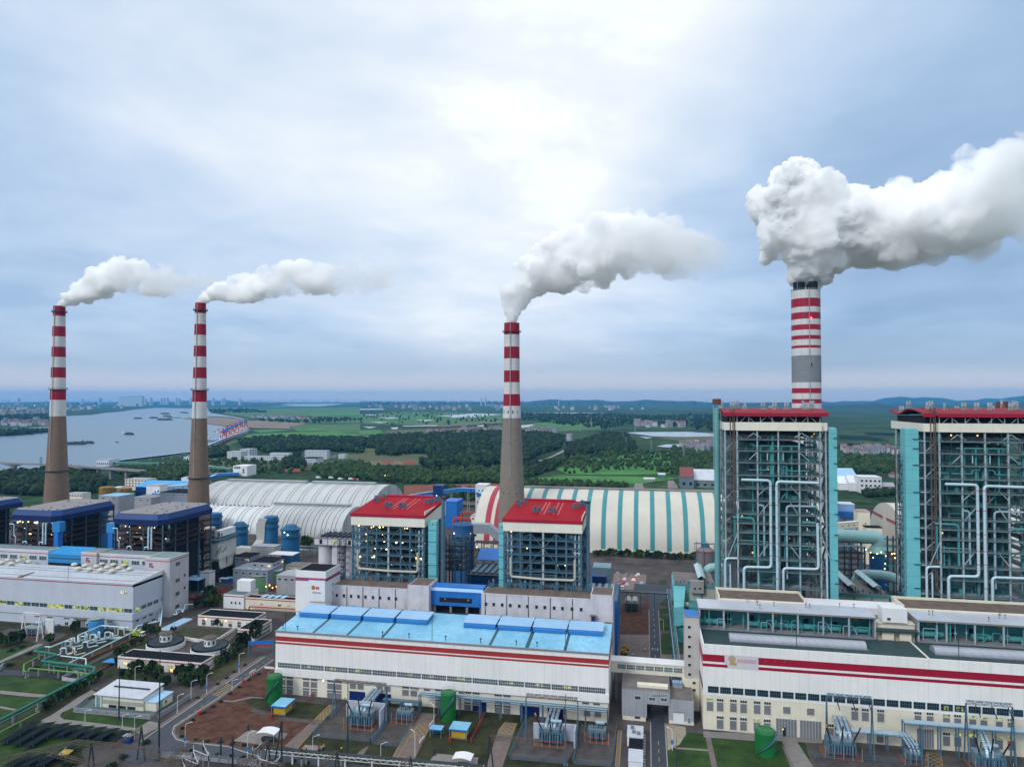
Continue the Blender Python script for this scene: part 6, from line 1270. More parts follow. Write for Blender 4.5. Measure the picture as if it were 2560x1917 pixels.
# green standing tanks
def tank(label,k,xl,xr,ytop,ybase,ladder=True,m=gtank):
    x0,y0,_=G(k,(xl+xr)/2,ybase,1.); r0=abs(YP(k,xr,ybase,y0)[0]-YP(k,xl,ybase,y0)[0])/2; Y=y0+r0; cx=x0; z=HV(k,(xl+xr)/2,ytop,cx,Y)
    t=thing('green_tank',label,'tank',(cx,Y,1.),'green standing tanks')
    b=MB(m); b.lathe(cx,Y,[(r0,1),(r0,z-r0*.28),(r0*.8,z-r0*.1),(r0*.4,z),(.1,z+.05)],32); part('shell',b,t,35)
    b=MB(stlb); N_=18; pts=[]
    for i in range(N_+1):
        a=-2.6+2.0*i/N_; pts.append((cx+(r0+.35)*math.cos(a),Y+(r0+.35)*math.sin(a),1.6+(z-3.2)*i/N_))
    for i in range(N_): b.beam(pts[i],pts[i+1],.6,.12); b.beam((pts[i][0],pts[i][1],pts[i][2]+1.),(pts[i+1][0],pts[i+1][1],pts[i+1][2]+1.),.08)
    part('stair',b,t)
    b=MB(rail); n=20; rr=r0*.86
    for i in range(n):
        a,c=2*PI*i/n,2*PI*(i+1)/n; b.beam((cx+rr*math.cos(a),Y+rr*math.sin(a),z+.6),(cx+rr*math.cos(c),Y+rr*math.sin(c),z+.6),.06); b.beam((cx+rr*math.cos(a),Y+rr*math.sin(a),z-.3),(cx+rr*math.cos(a),Y+rr*math.sin(a),z+.6),.06)
    part('railing',b,t)
tank('tall green tank at the left end of the blue roofed hall','b',1362,1548,240,625); tank('tall green tank in front of the dark roller door beside the pipe rack','c',1668,1865,135,560); tank('broad green tank on the lawn before the white hall with crimson stripes',8,530,668,978,1170)
# blue roofed shelters over yellow cabinets and pale canopies
def shelter(label,k,fl,fr,bl,zr,m=blueroof,cab=True,legs=4,vault=False,gname='shelters before the blue roofed hall'):
    A,B,C=G(k,*fl,1+zr),G(k,*fr,1+zr),G(k,*bl,1+zr); x0,x1,y0,y1=A[0],B[0],(A[1]+B[1])/2,max(C[1],A[1]+2.5)
    t=thing('shelter',label,'shelter',((x0+x1)/2,(y0+y1)/2,1.),gname)
    b=MB(m); z=1+zr
    if vault:
        n=8; P=[(x0+(x1-x0)*i/n,z+.55*math.sin(PI*i/n)) for i in range(n+1)]; vs=[(x,y,zz+o) for o in (0,.1) for y in (y0,y1) for x,zz in P]; k_=n+1
        b.add(vs,[(i,i+1,k_+i+1,k_+i) for i in range(n)]+[(2*k_+i,3*k_+i,3*k_+i+1,2*k_+i+1) for i in range(n)]+[(i,2*k_+i,2*k_+i+1,i+1) for i in range(n)])
    else:
        b.box(x0,x1,y0,y1,z,z+.14); b.use(bluemid); b.box(x0-.02,x1+.02,y0-.04,y0-.002,z-.35,z+.16); b.box(x1+.002,x1+.04,y0,y1,z-.35,z+.16)
    part('roof',b,t)
    for x in (x0+.3,x1-.3):
        for y in (y0+.3,y1-.3): b=MB(rail); b.box(x-.07,x+.07,y-.07,y+.07,1,z); part('post',b,t)
    if cab: b=MB(yellow); b.box(x0+.8,x1-.7,y0+.8,y1-.8,1.5,1+zr*.75); b.use(louv); b.box(x0+1,x1-.9,y0+.95,y1-1,1.,1.5); part('cabinet',b,t)
    else:
        b=MB(stld); b.box(x0+.9,x1-.8,y0+1,y1-.8,1.0,1.4); b.cyl((x0+1.2,y0+1.6,2.1),(x1-1.4,y0+1.6,2.1),.55,n=10); b.cyl((x0+1.4,y0+2.6,2.),(x1-1.,y0+2.6,2.),.4,n=8); part('machine',b,t)
shelter('blue roofed shelter over a yellow cabinet beside the tall tank at the hall end','b',(1455,655),(1650,672),(1570,540),3.6); shelter('blue roofed shelter over a yellow cabinet right of the small blue shelter','c',(1800,640),(2040,668),(1860,535),3.6)
shelter('small low blue shelter beside the white barrier','c',(1545,635),(1700,668),(1600,585),2.8,blueroof,False)
shelter('white canopy over a dark machine on the brown earth','b',(1270,1012),(1500,1040),(1370,935),3.3,whiteroof,False,4,True); shelter('white canopy over a dark machine on the paved pad at the bottom edge','c',(1840,1040),(2090,1060),(1890,945),3.3,whiteroof,False,4,True)
# signs and small things on the lawns
def board(k,a,c,label,h=2.):
    p,q=Vector(G(k,*a,1.)),Vector(G(k,*c,1.)); t=thing('notice_board',label,'notice board',tuple((p+q)/2),'white notice boards with red posts'); d=(q-p)
    b=MB(whitep); b.beam(p+Vector((0,0,h)),q+Vector((0,0,h)),.18,.9); part('panel',b,t)
    for s in (.1,.5,.9): b=MB(redm); c_=p+d*s; b.box(c_.x-.1,c_.x+.1,c_.y-.1,c_.y+.1,1,1+h-.3); part('post',b,t)
board('b',(1378,205),(1500,215),'white notice board with red posts against the hall end'); board('b',(1178,285),(1258,235),'white notice board with red posts beside the road verge'); board('c',(1415,865),(1475,800),'white notice board with red posts beside the paved drive',1.4)
board('c',(1545,650),(1595,590),'white notice board with red posts left of the small blue shelter',1.4)
for k,fx,fy,l in (('b',1468,800,'red fire box in front of the yellow cabinet by the tall tank'),('c',1822,800,'red fire box in front of the yellow cabinet beside the small shelter'),('b',1100,352,'red hydrant box at the road verge'),('b',515,768,'red hydrant box on the earth slope beside the road')):
    x,y,_=G(k,fx,fy,1.); b=MB(redm); b.box(x-.45,x+.45,y-.4,y+.4,1,2.2); b.box(x-.5,x+.5,y-.45,y+.45,2.2,2.3); single('fire_box',b,l,'fire box')
for k,fx,fy,l in (('b',1160,970,'dark nozzle on the paved pad on the brown earth'),('c',92,925,'dark nozzle on the small pad behind the pipe bridge'),('c',1608,975,'dark nozzle on the pad beside the lower white canopy')):
    x,y,_=G(k,fx,fy,1.); b=MB(stld); b.cyl((x,y,1),(x,y,2.6),.3,n=8); b.cyl((x-.2,y,2.5),(x+.9,y,3.2),.14,n=7); b.box(x-.6,x+.6,y-.6,y+.6,1,1.3); single('water_cannon',b,l,'water cannon')
# red pipes crossing the lawn on small feet
for k,P,l in (('b',[(1940,560),(2000,495)],'thin red pipe slanting beside the hall wall near the canopy'),(6,[(60,1370),(120,1260),(175,1140)],'thin red pipe crossing the lawn between the two hatched drives')):
    Q=GS(k,P,2.2); b=MB(redm); b.tube(Q,.16,6,.6)
    for p in Q: b.box(p[0]-.2,p[0]+.2,p[1]-.2,p[1]+.2,1,2.1)
    single('red_pipe',b,l,'pipe')
# ---------------------------------------------------------------- transformers
def transformer(label,x,y,w,d,h,bush=True,bush_cols=(yellow,stld,redm),blue=xfm):
    t=thing('transformer',label,'transformer',(x,y,1.),'transformers in front of the halls'); z=1.6
    b=MB(blue); b.box(x-w/2,x+w/2,y-d/2,y+d/2,z,z+h); b.box(x-w/2-.1,x+w/2+.1,y-d/2-.1,y+d/2+.1,z+h,z+h+.15); part('core_tank',b,t)
    n=max(5,int(w/.9)); b=MB(stlb)
    for i in range(n): xx=x-w/2+.4+(w-.8)*i/(n-1); b.box(xx-.28,xx+.28,y-d/2-1.3,y-d/2-.15,z+.4,z+h*.8)
    b.box(x-w/2,x+w/2,y-d/2-.5,y-d/2-.08,z+h*.78,z+h*.84); part('radiator',b,t)
    b=MB(pipeb); b.cyl((x-w*.1,y+d*.3,z+h+1.5),(x+w*.42,y+d*.3,z+h+1.5),.6,n=14); b.box(x-.1,x+.1,y+d*.25,y+d*.35,z+h,z+h+1.); part('conservator',b,t,40)
    b=MB(mat('rusty_pit_grate',(.20,.085,.045),.9,var=.4,scale=1.)); b.box(x-w/2-1.6,x+w/2+1.6,y-d/2-2.2,y+d/2+1.6,1.,1.15); part('oil_pit',b,t)
    b=MB(stld); b.box(x-w/2,x+w/2,y-d/2+.3,y+d/2-.3,1.15,1.6); part('base',b,t)
    if bush:
        for i,(o,m) in enumerate(zip((-.33,0,.33),bush_cols)):
            bx_=x+w*o; b=MB(stlb); b.cyl((bx_,y-d/2+.3,z+h*.55),(bx_+o*2.2,y-d/2-.5,z+h+1.),.45,.38,n=10); b.use(insul); tip=(bx_+o*6.5,y-d/2-1.8,z+h+5.2); b.cyl((bx_+o*2.2,y-d/2-.5,z+h+1.),tip,.26,.2,n=9); b.use(m); b.cyl(tip,(tip[0]+o*.6,tip[1]-.2,tip[2]+.9),.3,.24,n=8); part('bushing',b,t,40)
    else:
        for i in range(6): b=MB(insul if i%2 else stlb); xx=x-w*.35+w*.7*i/5; b.cyl((xx,y-d*.2,z+h),(xx+rnd.uniform(-.3,.3),y-d*.2-.3,z+h+1.9),.17,.1,n=7); part('bushing',b,t,40)
    for i in range(5):
        b=MB(rail); xx=x-w/2-1.2+(w+2.4)*i/4; b.cyl((xx,y-d/2-2.4,1),(xx,y-d/2-2.4,5.2),.09,n=6); part('spray_post',b,t)
    b=MB(redm); b.tube([(x-w/2-1.2,y-d/2-2.4,3.2),(x+w/2+1.2,y-d/2-2.4,3.2)],.06,5); part('spray_pipe',b,t)
    return t
def at5(k,fx,fy,z=1.): return G(k,fx,fy,z)
p=at5('c',620,640); transformer('large transformer with three slanted bushings below three round ducts left of the front lawn',p[0],p[1]+3.2,8.4,4.2,4.6)
p=at5('c',1200,560); transformer('smaller transformer right of the blast wall with short dark bushings',p[0],p[1]+2.4,5.6,3.2,3.2,False)
p=at5('d',940,880); transformer('large transformer with three slanted bushings in front of the two pale blast walls',p[0],p[1]+3.,8.2,4.2,4.4)
p=at5('d',1500,830); transformer('smaller transformer beside the white modular cabins with grey fin radiators',p[0],p[1]+2.2,6.,3.2,3.,False)
p=at5('e',160,1035); p=(p[0]-3.4,p[1],1); transformer('blue grey transformer with red railings before the right hall',p[0],p[1]+2.8,9.,4.2,4.2,True,(yellow,stld,redm))
p=at5('e',900,1090); transformer('small pale transformer inside the open steel frame before the right hall',p[0],p[1]+2,4.4,2.4,2.6,False)
p=at5('e',1830,1200); transformer('blue grey transformer at the bottom right edge of the photo',p[0],p[1]+3,8.4,4.2,4.4,True,(stld,stld,redm))
p=at5('a',360,135); transformer('pale transformer in the yard before the pale vented hall',p[0],p[1]+2.,8.,3.6,3.6,False,blue=mat('pale_green_transformer',(.38,.42,.38),.6,var=.15))
# three round bus ducts from each hall down to its transformer
def busduct(label,k,hi,lo,z_lo,n=3,r=.62,gap=1.5,wall=258.,m=None):
    a=YP(k,*hi,wall); zz=a[2]; l=G(k,*lo,z_lo); t=thing('bus_duct',label,'duct',(a[0],wall,1.),'round bus ducts between halls and transformers')
    for i in range(n):
        o=(i-(n-1)/2)*gap; b=MB(m or mat('bus_duct_cladding',(.36,.46,.54),.35,.3,var=.1,seam=(0,0,0) if 0 else None)); p=Vector((a[0]+o,wall,zz)); q=Vector((l[0]+o,l[1],z_lo)); e=p+Vector((0,-2.5,0)); b.tube([p,e,q,q+Vector((0,0,-2.2))],r,12,1.2)
        b.use(stlb); d=(q-e)
        for s in range(1,9): c=e+d*(s/9.); b.cyl(c-d.normalized()*.08,c+d.normalized()*.08,r+.07,n=12)
        part('phase_duct',b,t,50)
    b=MB(stlb); l2=gap*n
    for s in (.35,.7): c=Vector((a[0],wall-2.5,zz)).lerp(Vector(l),s); b.box(c.x-l2/2,c.x+l2/2,c.y-.2,c.y+.2,c.z-1.3,c.z-.9); b.box(c.x-l2/2,c.x-l2/2+.3,c.y-.2,c.y+.2,1,c.z-1.3); b.box(c.x+l2/2-.3,c.x+l2/2,c.y-.2,c.y+.2,1,c.z-1.3)
    part('support',b,t); return t
busduct('three round ducts slanting down to the left transformer of the blue roofed hall','c',(860,125),(640,380),6.6); busduct('three round ducts slanting down to the right transformer of the blue roofed hall','d',(1000,440),(940,640),6.6)
busduct('three round ducts with elbows dropping to the red railed transformer','k' if 0 else 8,(1045,905),(1090,1020),7.,wall=260.2); busduct('two white round ducts dropping to the transformer at the right edge','e',(1670,690),(1800,960),6.8,2,.5,1.4,260.2,pipew)
busduct('three square grey ducts bending down into the open steel frame','e',(760,720),(900,930),5.,3,.42,1.13,256.)
# pale blast walls
bl=mat('pale_blue_blast_wall',(.40,.44,.52),.8,var=.1,seam=(2.8,2.,.15))
def blast(label,k,a,c,h,depth=None):
    p,q=G(k,*a,1.),G(k,*c,1.); b=MB(bl); b.box(p[0],q[0],p[1],p[1]+.5,1,1+h)
    if depth: b.box(q[0]-.5,q[0],p[1]-depth,p[1]-.001,1,1+h)
    single('blast_wall',b,label,'wall','pale blast walls by the transformers')
blast('pale blast wall behind the left transformer with a returning end','c',(450,480),(972,540),6.2,6.); blast('pale blast wall left of the middle bus ducts','d',(738,800),(880,815),5.6); blast('pale blast wall right of the middle bus ducts with a returning end','d',(1040,815),(1255,840),5.8,4.5)
# open steel gantries over the transformers
def gantry(label,k,la,lb,top,lattice=rustst,legm=stlb,A=True,insl=False):
    p,q=G(k,*la,1.),G(k,*lb,1.); Y=(p[1]+q[1])/2; z=HV(k,la[0],top,p[0],Y); t=thing('gantry',label,'gantry',((p[0]+q[0])/2,Y,1.),'steel gantries over the transformers')
    for x in (p[0],q[0]):
        for dy in (-1.9,1.9): b=MB(legm); b.beam((x,Y+dy,1),(x,Y,z),.34); part('leg',b,t)
        b=MB(legm); b.beam((x,Y-1.,z*.5),(x,Y+1.,z*.5),.2); part('leg_tie',b,t)
    b=MB(lattice); n=int((q[0]-p[0])/1.3)
    for dy in (-.5,.5):
        for dz in (0,.9): b.beam((p[0],Y+dy,z+dz),(q[0],Y+dy,z+dz),.14)
        for i in range(n): x=p[0]+(q[0]-p[0])*i/n; x2=p[0]+(q[0]-p[0])*(i+1)/n; b.beam((x,Y+dy,z+(.9 if i%2 else 0)),(x2,Y+dy,z+(0 if i%2 else .9)),.1)
    for i in range(n): x=p[0]+(q[0]-p[0])*i/n; x2=p[0]+(q[0]-p[0])*(i+1)/n; b.beam((x,Y-.5,z+.9),(x2,Y+.5,z+.9),.1)
    part('lattice_beam',b,t)
    if insl:
        for s in (.2,.55,.9): x=p[0]+(q[0]-p[0])*s; b=MB(insul); b.beam((x,Y,z-.1),(x+1.,Y-1.5,z-3.6),.22); part('insulator',b,t)
gantry('brown lattice gantry over the left transformer of the blue roofed hall','c',(330,440),(945,590),15); gantry('brown lattice gantry over the right transformer of the blue roofed hall','d',(655,790),(1268,880),290)
gantry('blue grey gantry with hanging insulators over the red railed transformer','e',(-150,1000),(385,1030),290,stlb,stlb,True,True); gantry('blue grey gantry with hanging insulators at the right edge','e',(1525,1080),(2085,1130),375,stlb,stlb,True,True)
# fences round the transformer yards
def fence(k,P,label,h=1.7,m=stlb,closed=False,z=1.):
    Q=[Vector(p) for p in GS(k,P,z)]; b=MB(m); Q=Q+[Q[0]] if closed else Q
    for i in range(len(Q)-1):
        d=Q[i+1]-Q[i]; n=max(1,int(d.length/2.4))
        for e in (.25,.6,1.): b.beam(Q[i]+Vector((0,0,h*e)),Q[i+1]+Vector((0,0,h*e)),.07)
        for j in range(n+1): c=Q[i]+d*(j/n); b.box(c.x-.06,c.x+.06,c.y-.06,c.y+.06,c.z,c.z+h)
        m2=n*5
        for j in range(m2): c=Q[i]+d*(j/m2); b.box(c.x-.02,c.x+.02,c.y-.02,c.y+.02,c.z+h*.25,c.z+h)
    single('fence',b,label,'fence','steel fences round the transformer yards')
fence(5,[(1235,1100),(1240,1260),(1125,1400),(620,1350),(760,1210),(900,1060)],'steel fence round the left transformer yard'); fence(5,[(1360,1445),(1130,1415),(1250,1270)],'front steel fence of the smaller transformer yard'); fence(5,[(1360,1445),(1560,1150)],'steel fence along the yellow edged drive')
fence(6,[(520,1240),(385,1545),(880,1590)],'steel fence round the middle transformer yard'); fence(6,[(980,1430),(935,1590),(1280,1610),(1320,1270)],'steel fence round the yard beside the white cabins'); fence(8,[(900,1170),(1180,1180),(1640,1220)],'steel fence along the bottom edge before the right hall')
fence('a',[(0,700),(380,735),(720,800)],'low railing across the bright left lawns',.9,rail) if 0 else None
# pipe rack along the hall front
def rack(label,k,P,z,n,r,m,legs,wid=2.2,Y=None):
    Q=[Vector(YP(k,*p,Y)) if Y else Vector(G(k,*p,z)) for p in P]; t=thing('pipe_rack',label,'pipe rack',(Q[0].x,Q[0].y,1.))
    zz=Q[0].z
    for q in Q: q.z=zz
    for i in range(n): o=Vector((0,(i-(n-1)/2)*wid/n,0)); b=MB(m[i%len(m)]); b.tube([q+o for q in Q],r,8,1.); part('pipe',b,t,40)
    L_=Q[-1]-Q[0]
    for i in range(legs+1):
        c=Q[0]+L_*(i/legs)
        for o in (-wid*.45,wid*.45): b=MB(stlb); b.box(c.x-.16,c.x+.16,c.y+o-.16,c.y+o+.16,1,zz-.35); part('leg',b,t)
        b=MB(stlb); b.box(c.x-.14,c.x+.14,c.y-wid*.6,c.y+wid*.6,zz-.34,zz-.1); part('cross_arm',b,t)
    b=MB(stlb)
    for o in (-wid*.6,wid*.6): b.beam(Q[0]+Vector((0,o,-.45)),Q[-1]+Vector((0,o,-.45)),.2)
    part('runner',b,t); return t
rack('long blue grey pipe rack along the front of the blue roofed hall',5,[(1555,975),(2400,1038),(3175,1101)],6.6,5,.22,(stlb,pipeb,xfm),9,2.6,253.5)
rack('short grey pipe rack behind the smaller transformer',5,[(1240,1025),(1560,1045)],5.,3,.3,(stlb,xfm),2,2.2,254.5)
rack('long pale blue pipe rack along the front of the right hall','e',[(760,585),(880,590),(2300,690)],7.,3,.42,(pipeb,),7,2.4,256.5)
rack('low pale pipe rack right of the red railed transformer','e',[(130,690),(780,735)],6.,3,.4,(pipeb,),3,2.2,255.5)
t=thing('duct_portal','blue grey open frame around the small pale transformer','steel frame',G('e',905,1100,1.))
p=G('e',835,1120,1.); q=G('e',990,1135,1.)
for x in (p[0],q[0]):
    for y in (p[1],p[1]+6): b=MB(stlb); b.box(x-.14,x+.14,y-.14,y+.14,1,6.4); part('post',b,t)
for y in (p[1],p[1]+6): b=MB(stlb); b.box(p[0],q[0],y-.13,y+.13,6.4,6.7); part('beam',b,t)
# white pipe bridge along the bottom edge
t=thing('pipe_bridge','white truss pipe bridge with dark pipes along the bottom edge of the photo','pipe bridge',G('b',1410,1340,1.))
A=Vector(G('b',1405,1215,5.2)); B=Vector(G(5,2100,1614,5.2)); d=(B-A); s_=Vector((-d.y,d.x,0)).normalized()
b=MB(framew); n=34
for o in (-.9,.9):
    for z in (-1.1,0.): b.beam(A+s_*o+Vector((0,0,z)),B+s_*o+Vector((0,0,z)),.16)
    for i in range(n): b.beam(A+d*(i/n)+s_*o+Vector((0,0,-1.1 if i%2 else 0)),A+d*((i+1)/n)+s_*o+Vector((0,0,0 if i%2 else -1.1)),.1)
for i in range(n+1): c=A+d*(i/n); b.beam(c-s_*1.1+Vector((0,0,.1)),c+s_*1.1+Vector((0,0,.1)),.3,.14)
part('truss',b,t)
for o in (-.5,0,.5): b=MB(stld); b.tube([A+s_*o+Vector((0,0,.35)),B+s_*o+Vector((0,0,.35))],.2,7); part('pipe',b,t,40)
for i in range(0,9): c=A+d*(i/8); b=MB(framew); b.box(c.x-.25,c.x+.25,c.y-.25,c.y+.25,1,4.1); part('pier',b,t)
# ---------------------------------------------------------------- switchyard beams and poles at the bottom edge
def lattice(label,p,q,w=1.0,m=rustst,legs=()):
    p,q=Vector(p),Vector(q); t=thing('switchyard_beam',label,'lattice beam',tuple(p),'brown lattice beams of the switchyard'); d=q-p; n=max(4,int(d.length/1.1)); s_=Vector((-d.y,d.x,0)).normalized()*w/2
    b=MB(m)
    for o in (-1,1):
        for z in (0,w): b.beam(p+s_*o+Vector((0,0,z)),q+s_*o+Vector((0,0,z)),.11)
        for i in range(n): b.beam(p+d*(i/n)+s_*o+Vector((0,0,w if i%2 else 0)),p+d*((i+1)/n)+s_*o+Vector((0,0,0 if i%2 else w)),.08)
    for i in range(n): b.beam(p+d*(i/n)+s_*(1 if i%2 else -1)+Vector((0,0,w)),p+d*((i+1)/n)+s_*(-1 if i%2 else 1)+Vector((0,0,w)),.08)
    part('lattice',b,t)
    for f in legs:
        c=p+d*f
        for o in (-1.5,1.5): b=MB(stld); b.beam((c.x+o,c.y,1),(c.x,c.y,c.z+w),.34); part('leg',b,t)
    return t
def sw(k,a,c,z,label,legs=()): return lattice(label,G(k,*a,z),G(k,*c,z),1.,rustst,legs)
sw('a',(890,1380),(1860,1480),11,'brown lattice beam crossing above the blue box at the lower left',(0.18,)); sw('a',(1250,1480),(1640,1215),11,'brown lattice beam running away beside the pale path end',(1.,)); sw('b',(60,1440),(470,1100),12,'brown lattice beam slanting over the fence left of the road bend')
sw('b',(1050,1459),(1420,1140),12,'brown lattice beam slanting over the front road',(1.,)); sw('c',(130,1140),(330,960),12,'brown lattice beam slanting over the white pipe bridge',(1.,)); sw('c',(-60,560),(440,600),13,'brown lattice beam hanging in front of the left transformer'); sw('d',(215,800),(840,850),14,'brown lattice beam across the middle transformer yard',(0.0,)); sw('a',(-60,1600),(900,1380),12,'ochre lattice beam over the nearest solar rows')
for k,fx,fy,ty,l in (('b',1600,1459,850,'dark A shaped pole right of the white canopy on the earth'),('b',955,1459,1050,'dark pole standing before the front road'),('b',800,1290,1060,'grey pole at the fence before the front road'),('b',570,1330,1080,'thin grey pole beside the slanting lattice beam'),('c',2150,1300,1395,'dark pole')):
    if l=='dark pole': continue
    x,y,_=G(k,fx,fy,1.); z=HV(k,fx,ty,x,y); b=MB(stld); b.cyl((x,y,1),(x,y,z),.32,.24,n=8)
    if 'A shaped' in l: b.cyl((x-2.6,y,1),(x-.1,y,z),.3,.24,n=8)
    single('switchyard_pole',b,l,'pole','dark switchyard poles')
for i,(k,fx,fy) in enumerate((('b',1925,1420),('b',1865,1440),('b',2155,1400),('b',2095,1440),('c',150,1090),('c',100,1110),('c',385,1120))):
    x,y,_=G(k,fx,fy,1.); b=MB(rail); b.box(x-.25,x+.25,y-.25,y+.25,1,3.2); b.use(insul); b.cyl((x,y,3.2),(x,y,6.4),.24,.16,n=8); b.use(yellow if i%2==0 else redm); b.cyl((x,y,6.4),(x,y,6.8),.3,n=8)
    single('insulator_post',b,'brown insulator post on a pale stand near the white pipe bridge','insulator post','insulator posts in the switchyard')
# boundary fence of the switchyard
for k,P,l in (('b',[(0,1340),(420,1355),(900,1410),(1400,1459)],'white panel fence between the front road and the switchyard'),):
    Q=[Vector(p) for p in GS(k,P,1.)]; t=thing('fence',l,'fence',tuple(Q[0]))
    for i in range(len(Q)-1):
        d=Q[i+1]-Q[i]; n=max(2,int(d.length/3.2))
        for j in range(n): c=Q[i]+d*(j/n); b=MB(conc); b.box(c.x-.2,c.x+.2,c.y-.2,c.y+.2,1,3.4); part('post',b,t)
        b=MB(mat('grey_fence_panel',(.30,.31,.36),.8,var=.15)); b.beam(Q[i]+Vector((0,0,.7)),Q[i+1]+Vector((0,0,.7)),.1,1.2); b.use(rail); [b.beam(Q[i]+Vector((0,0,h)),Q[i+1]+Vector((0,0,h)),.06) for h in (1.5,1.8,2.1)]; part('panel',b,t)

for i,(a,c,z) in enumerate((((440,1230),(640,1310),8),((315,1345),(505,1420),8),((440,1250),(500,1410),9),((570,1160),(640,1300),9),((290,1365),(330,1459),8),((1220,1250),(1330,1150),9),((1580,1330),(1460,1420),8),((1290,1340),(1540,1420),8))):
    p,q=Vector(G('b',*a,z)),Vector(G('b',*c,z)); b=MB(framew); b.tube([p+Vector((0,0,1.5)),p,q,q+Vector((0,0,1.))],.11,6,.6); b.use(insul)
    for e in (p,q): b.cyl((e.x,e.y,e.z-1.8),(e.x,e.y,e.z-.1),.2,.14,n=7); b.use(rail); b.cyl((e.x,e.y,1),(e.x,e.y,e.z-1.8),.13,n=6); b.use(insul)
    single('busbar',b,'white busbar on brown insulators over the switchyard, '+ORD[i]+' of eight','busbar','white busbars in the switchyard')
sw('b',(-200,1300),(420,1420),10,'long brown lattice beam low across the bottom left switchyard'); sw('b',(1060,1400),(1640,1459),10,'brown lattice beam low under the dark poles by the white pipe bridge',(0.5,)); sw('c',(1170,1143),(1300,1040),11,'short brown lattice peak below the paved drive',(1.,)); sw('a',(560,1500),(1100,1656),9,'brown lattice beam in front of the yellow sunshade')
# ---------------------------------------------------------------- buildings between the two power blocks
def bld(label,name,frb,frt,flt,brt,wm,rm,group=None,Y=None,zz=None,band=None,lip=.35,cat='building',ymax=None):
    if Y is None: xr,Y,_=G(*frb)
    else: xr=YP(*frt,Y)[0]
    z=HV(*frt,xr,Y) if zz is None else zz; xl=YP(*flt,Y)[0]; yb=G(*brt,z)[1] if brt else Y+10
    if ymax: yb=min(yb,ymax)
    if yb<Y+2: yb=Y+6
    t=thing(name,label,cat,((xl+xr)/2,Y,0),group)
    b=MB(wm); b.box(xl,xr,Y,yb,0,z); part('wall',b,t)
    b=MB(rm); b.box(xl+.25,xr-.25,Y+.25,yb-.25,z,z+.08); b.use(wm); b.box(xl,xr,Y-.02,Y+.25,z,z+lip); b.box(xr-.25,xr,Y+.25,yb,z,z+lip); b.box(xl,xl+.25,Y+.25,yb,z,z+lip); b.box(xl,xr,yb-.25,yb,z,z+lip); part('roof',b,t)
    if band: b=MB(band); b.box(xl-.02,xr+.03,Y-.06,Y-.023,z-.75,z-.3); b.box(xr+.003,xr+.05,Y,yb,z-.75,z-.3); part('band',b,t)
    return t,xl,xr,Y,yb,z
def row(t,xl,xr,Y,z,n,w,h,styles=('dark',),face='f',nx=2):
    for i in range(n):
        p=xl+(xr-xl)*(i+.5)/n; st=styles[i%len(styles)]
        if face=='f': win(t,p,Y-.03,z,w,h,st,'f',nx)
        else: win(t,Y+.03,p,z,w,h,st,'r',nx)
offw=mat('off_white_render',(.70,.68,.64),.8,var=.07,streak=.2)
t,xl,xr,Y,yb,z=bld('low white pump house with black roof and lit windows behind the tree row','pump_house',('b',545,275),('b',545,100),('a',1365,352),('b',705,-8),offw,blackroof,band=redp)
row(t,xl+1,xr-1,Y,z-2.9,7,2.2,1.,('warm','warm','lit','lit','lit','lit','lit'))
for x,st in ((.5,'warm'),(.66,'warm'),(.3,'dark')): win(t,xl+(xr-xl)*x,Y-.03,1.2,2.2,2.2,st)
b=MB(ytank); b.box(xr-.6,xr+.06,Y-.07,Y+.2,z-3.4,z-.2); part('stain',b,t)
lt=mat('dark_lettering',(.12,.11,.12),.7)
b=MB(lt)
for i in range(5): b.box(xl+(xr-xl)*.62+i*.62,xl+(xr-xl)*.62+i*.62+.4,Y-.07,Y-.003,z-4.6,z-4.1); b.box(xr+.003,xr+.07,Y+3+i*.9,Y+3.55+i*.9,z-3.3,z-2.7)
part('wall_lettering',b,t)
t,xl,xr,Y,yb,z=bld('workshop with a pale metal roof behind a grey wall at the road bend','workshop',('a',1662,1035),('a',1665,862),('a',1118,795),('a',1868,722),creamp,metalroof,lip=.02)
b=MB(metalroof); b.hull2([(xl-.6,Y-1.,z+.1),(xl-.6,yb+.4,z+1.1),(xl-.6,yb+.4,z+1.3),(xl-.6,Y-1.,z+.3)],[(xr+.2,Y-1.,z+.1),(xr+.2,yb+.4,z+1.1),(xr+.2,yb+.4,z+1.3),(xr+.2,Y-1.,z+.3)]); b.use(stld); b.box(xl+3,xr-2,(Y+yb)/2,(Y+yb)/2+.5,z+.8,z+1.25); part('sheet_roof',b,t)
b=MB(mat('grey_green_band',(.36,.37,.32),.8)); b.box(xl+2.6,xr-.02,Y-.06,Y-.003,z-3.2,z-1.7); part('wall_band',b,t)
for i in range(3): win(t,xl+7.4+i*4.1,Y-.03,1.,3.6,1.3,'dark',nx=1)
b=MB(mat('mint_recess',(.16,.36,.29),.8)); b.box(xl+.3,xl+2.2,Y-.05,Y-.003,.9,z-1.); b.use(whitep); b.box(xl-.05,xl+.35,Y-.4,Y+.05,.9,z); b.box(xl+2.2,xl+2.6,Y-.4,Y+.05,.9,z); part('porch',b,t)
q=YP('a',1840,900,Y+2); b=MB(creamp); b.box(xr+.01,q[0],Y+.6,yb-1.2,0,z-1.4); b.use(lblue); b.hull2([(xr+.01,Y+.3,z-1.4),(xr+.01,yb-1,z-1.4),(xr+.01,yb-1,z-.9),(xr+.01,Y+.3,z-1.2)],[(q[0]+.4,Y+.3,z-1.4),(q[0]+.4,yb-1,z-1.4),(q[0]+.4,yb-1,z-.9),(q[0]+.4,Y+.3,z-1.2)]); part('wing',b,t)
b=MB(MATS['mint_recess']); b.box(q[0]+.003,q[0]+.06,Y+2.2,Y+4.2,.9,3.9); part('doorway',b,t); win(t,q[0]+.03,Y+6,1.8,1.,1.2,'dark','r')
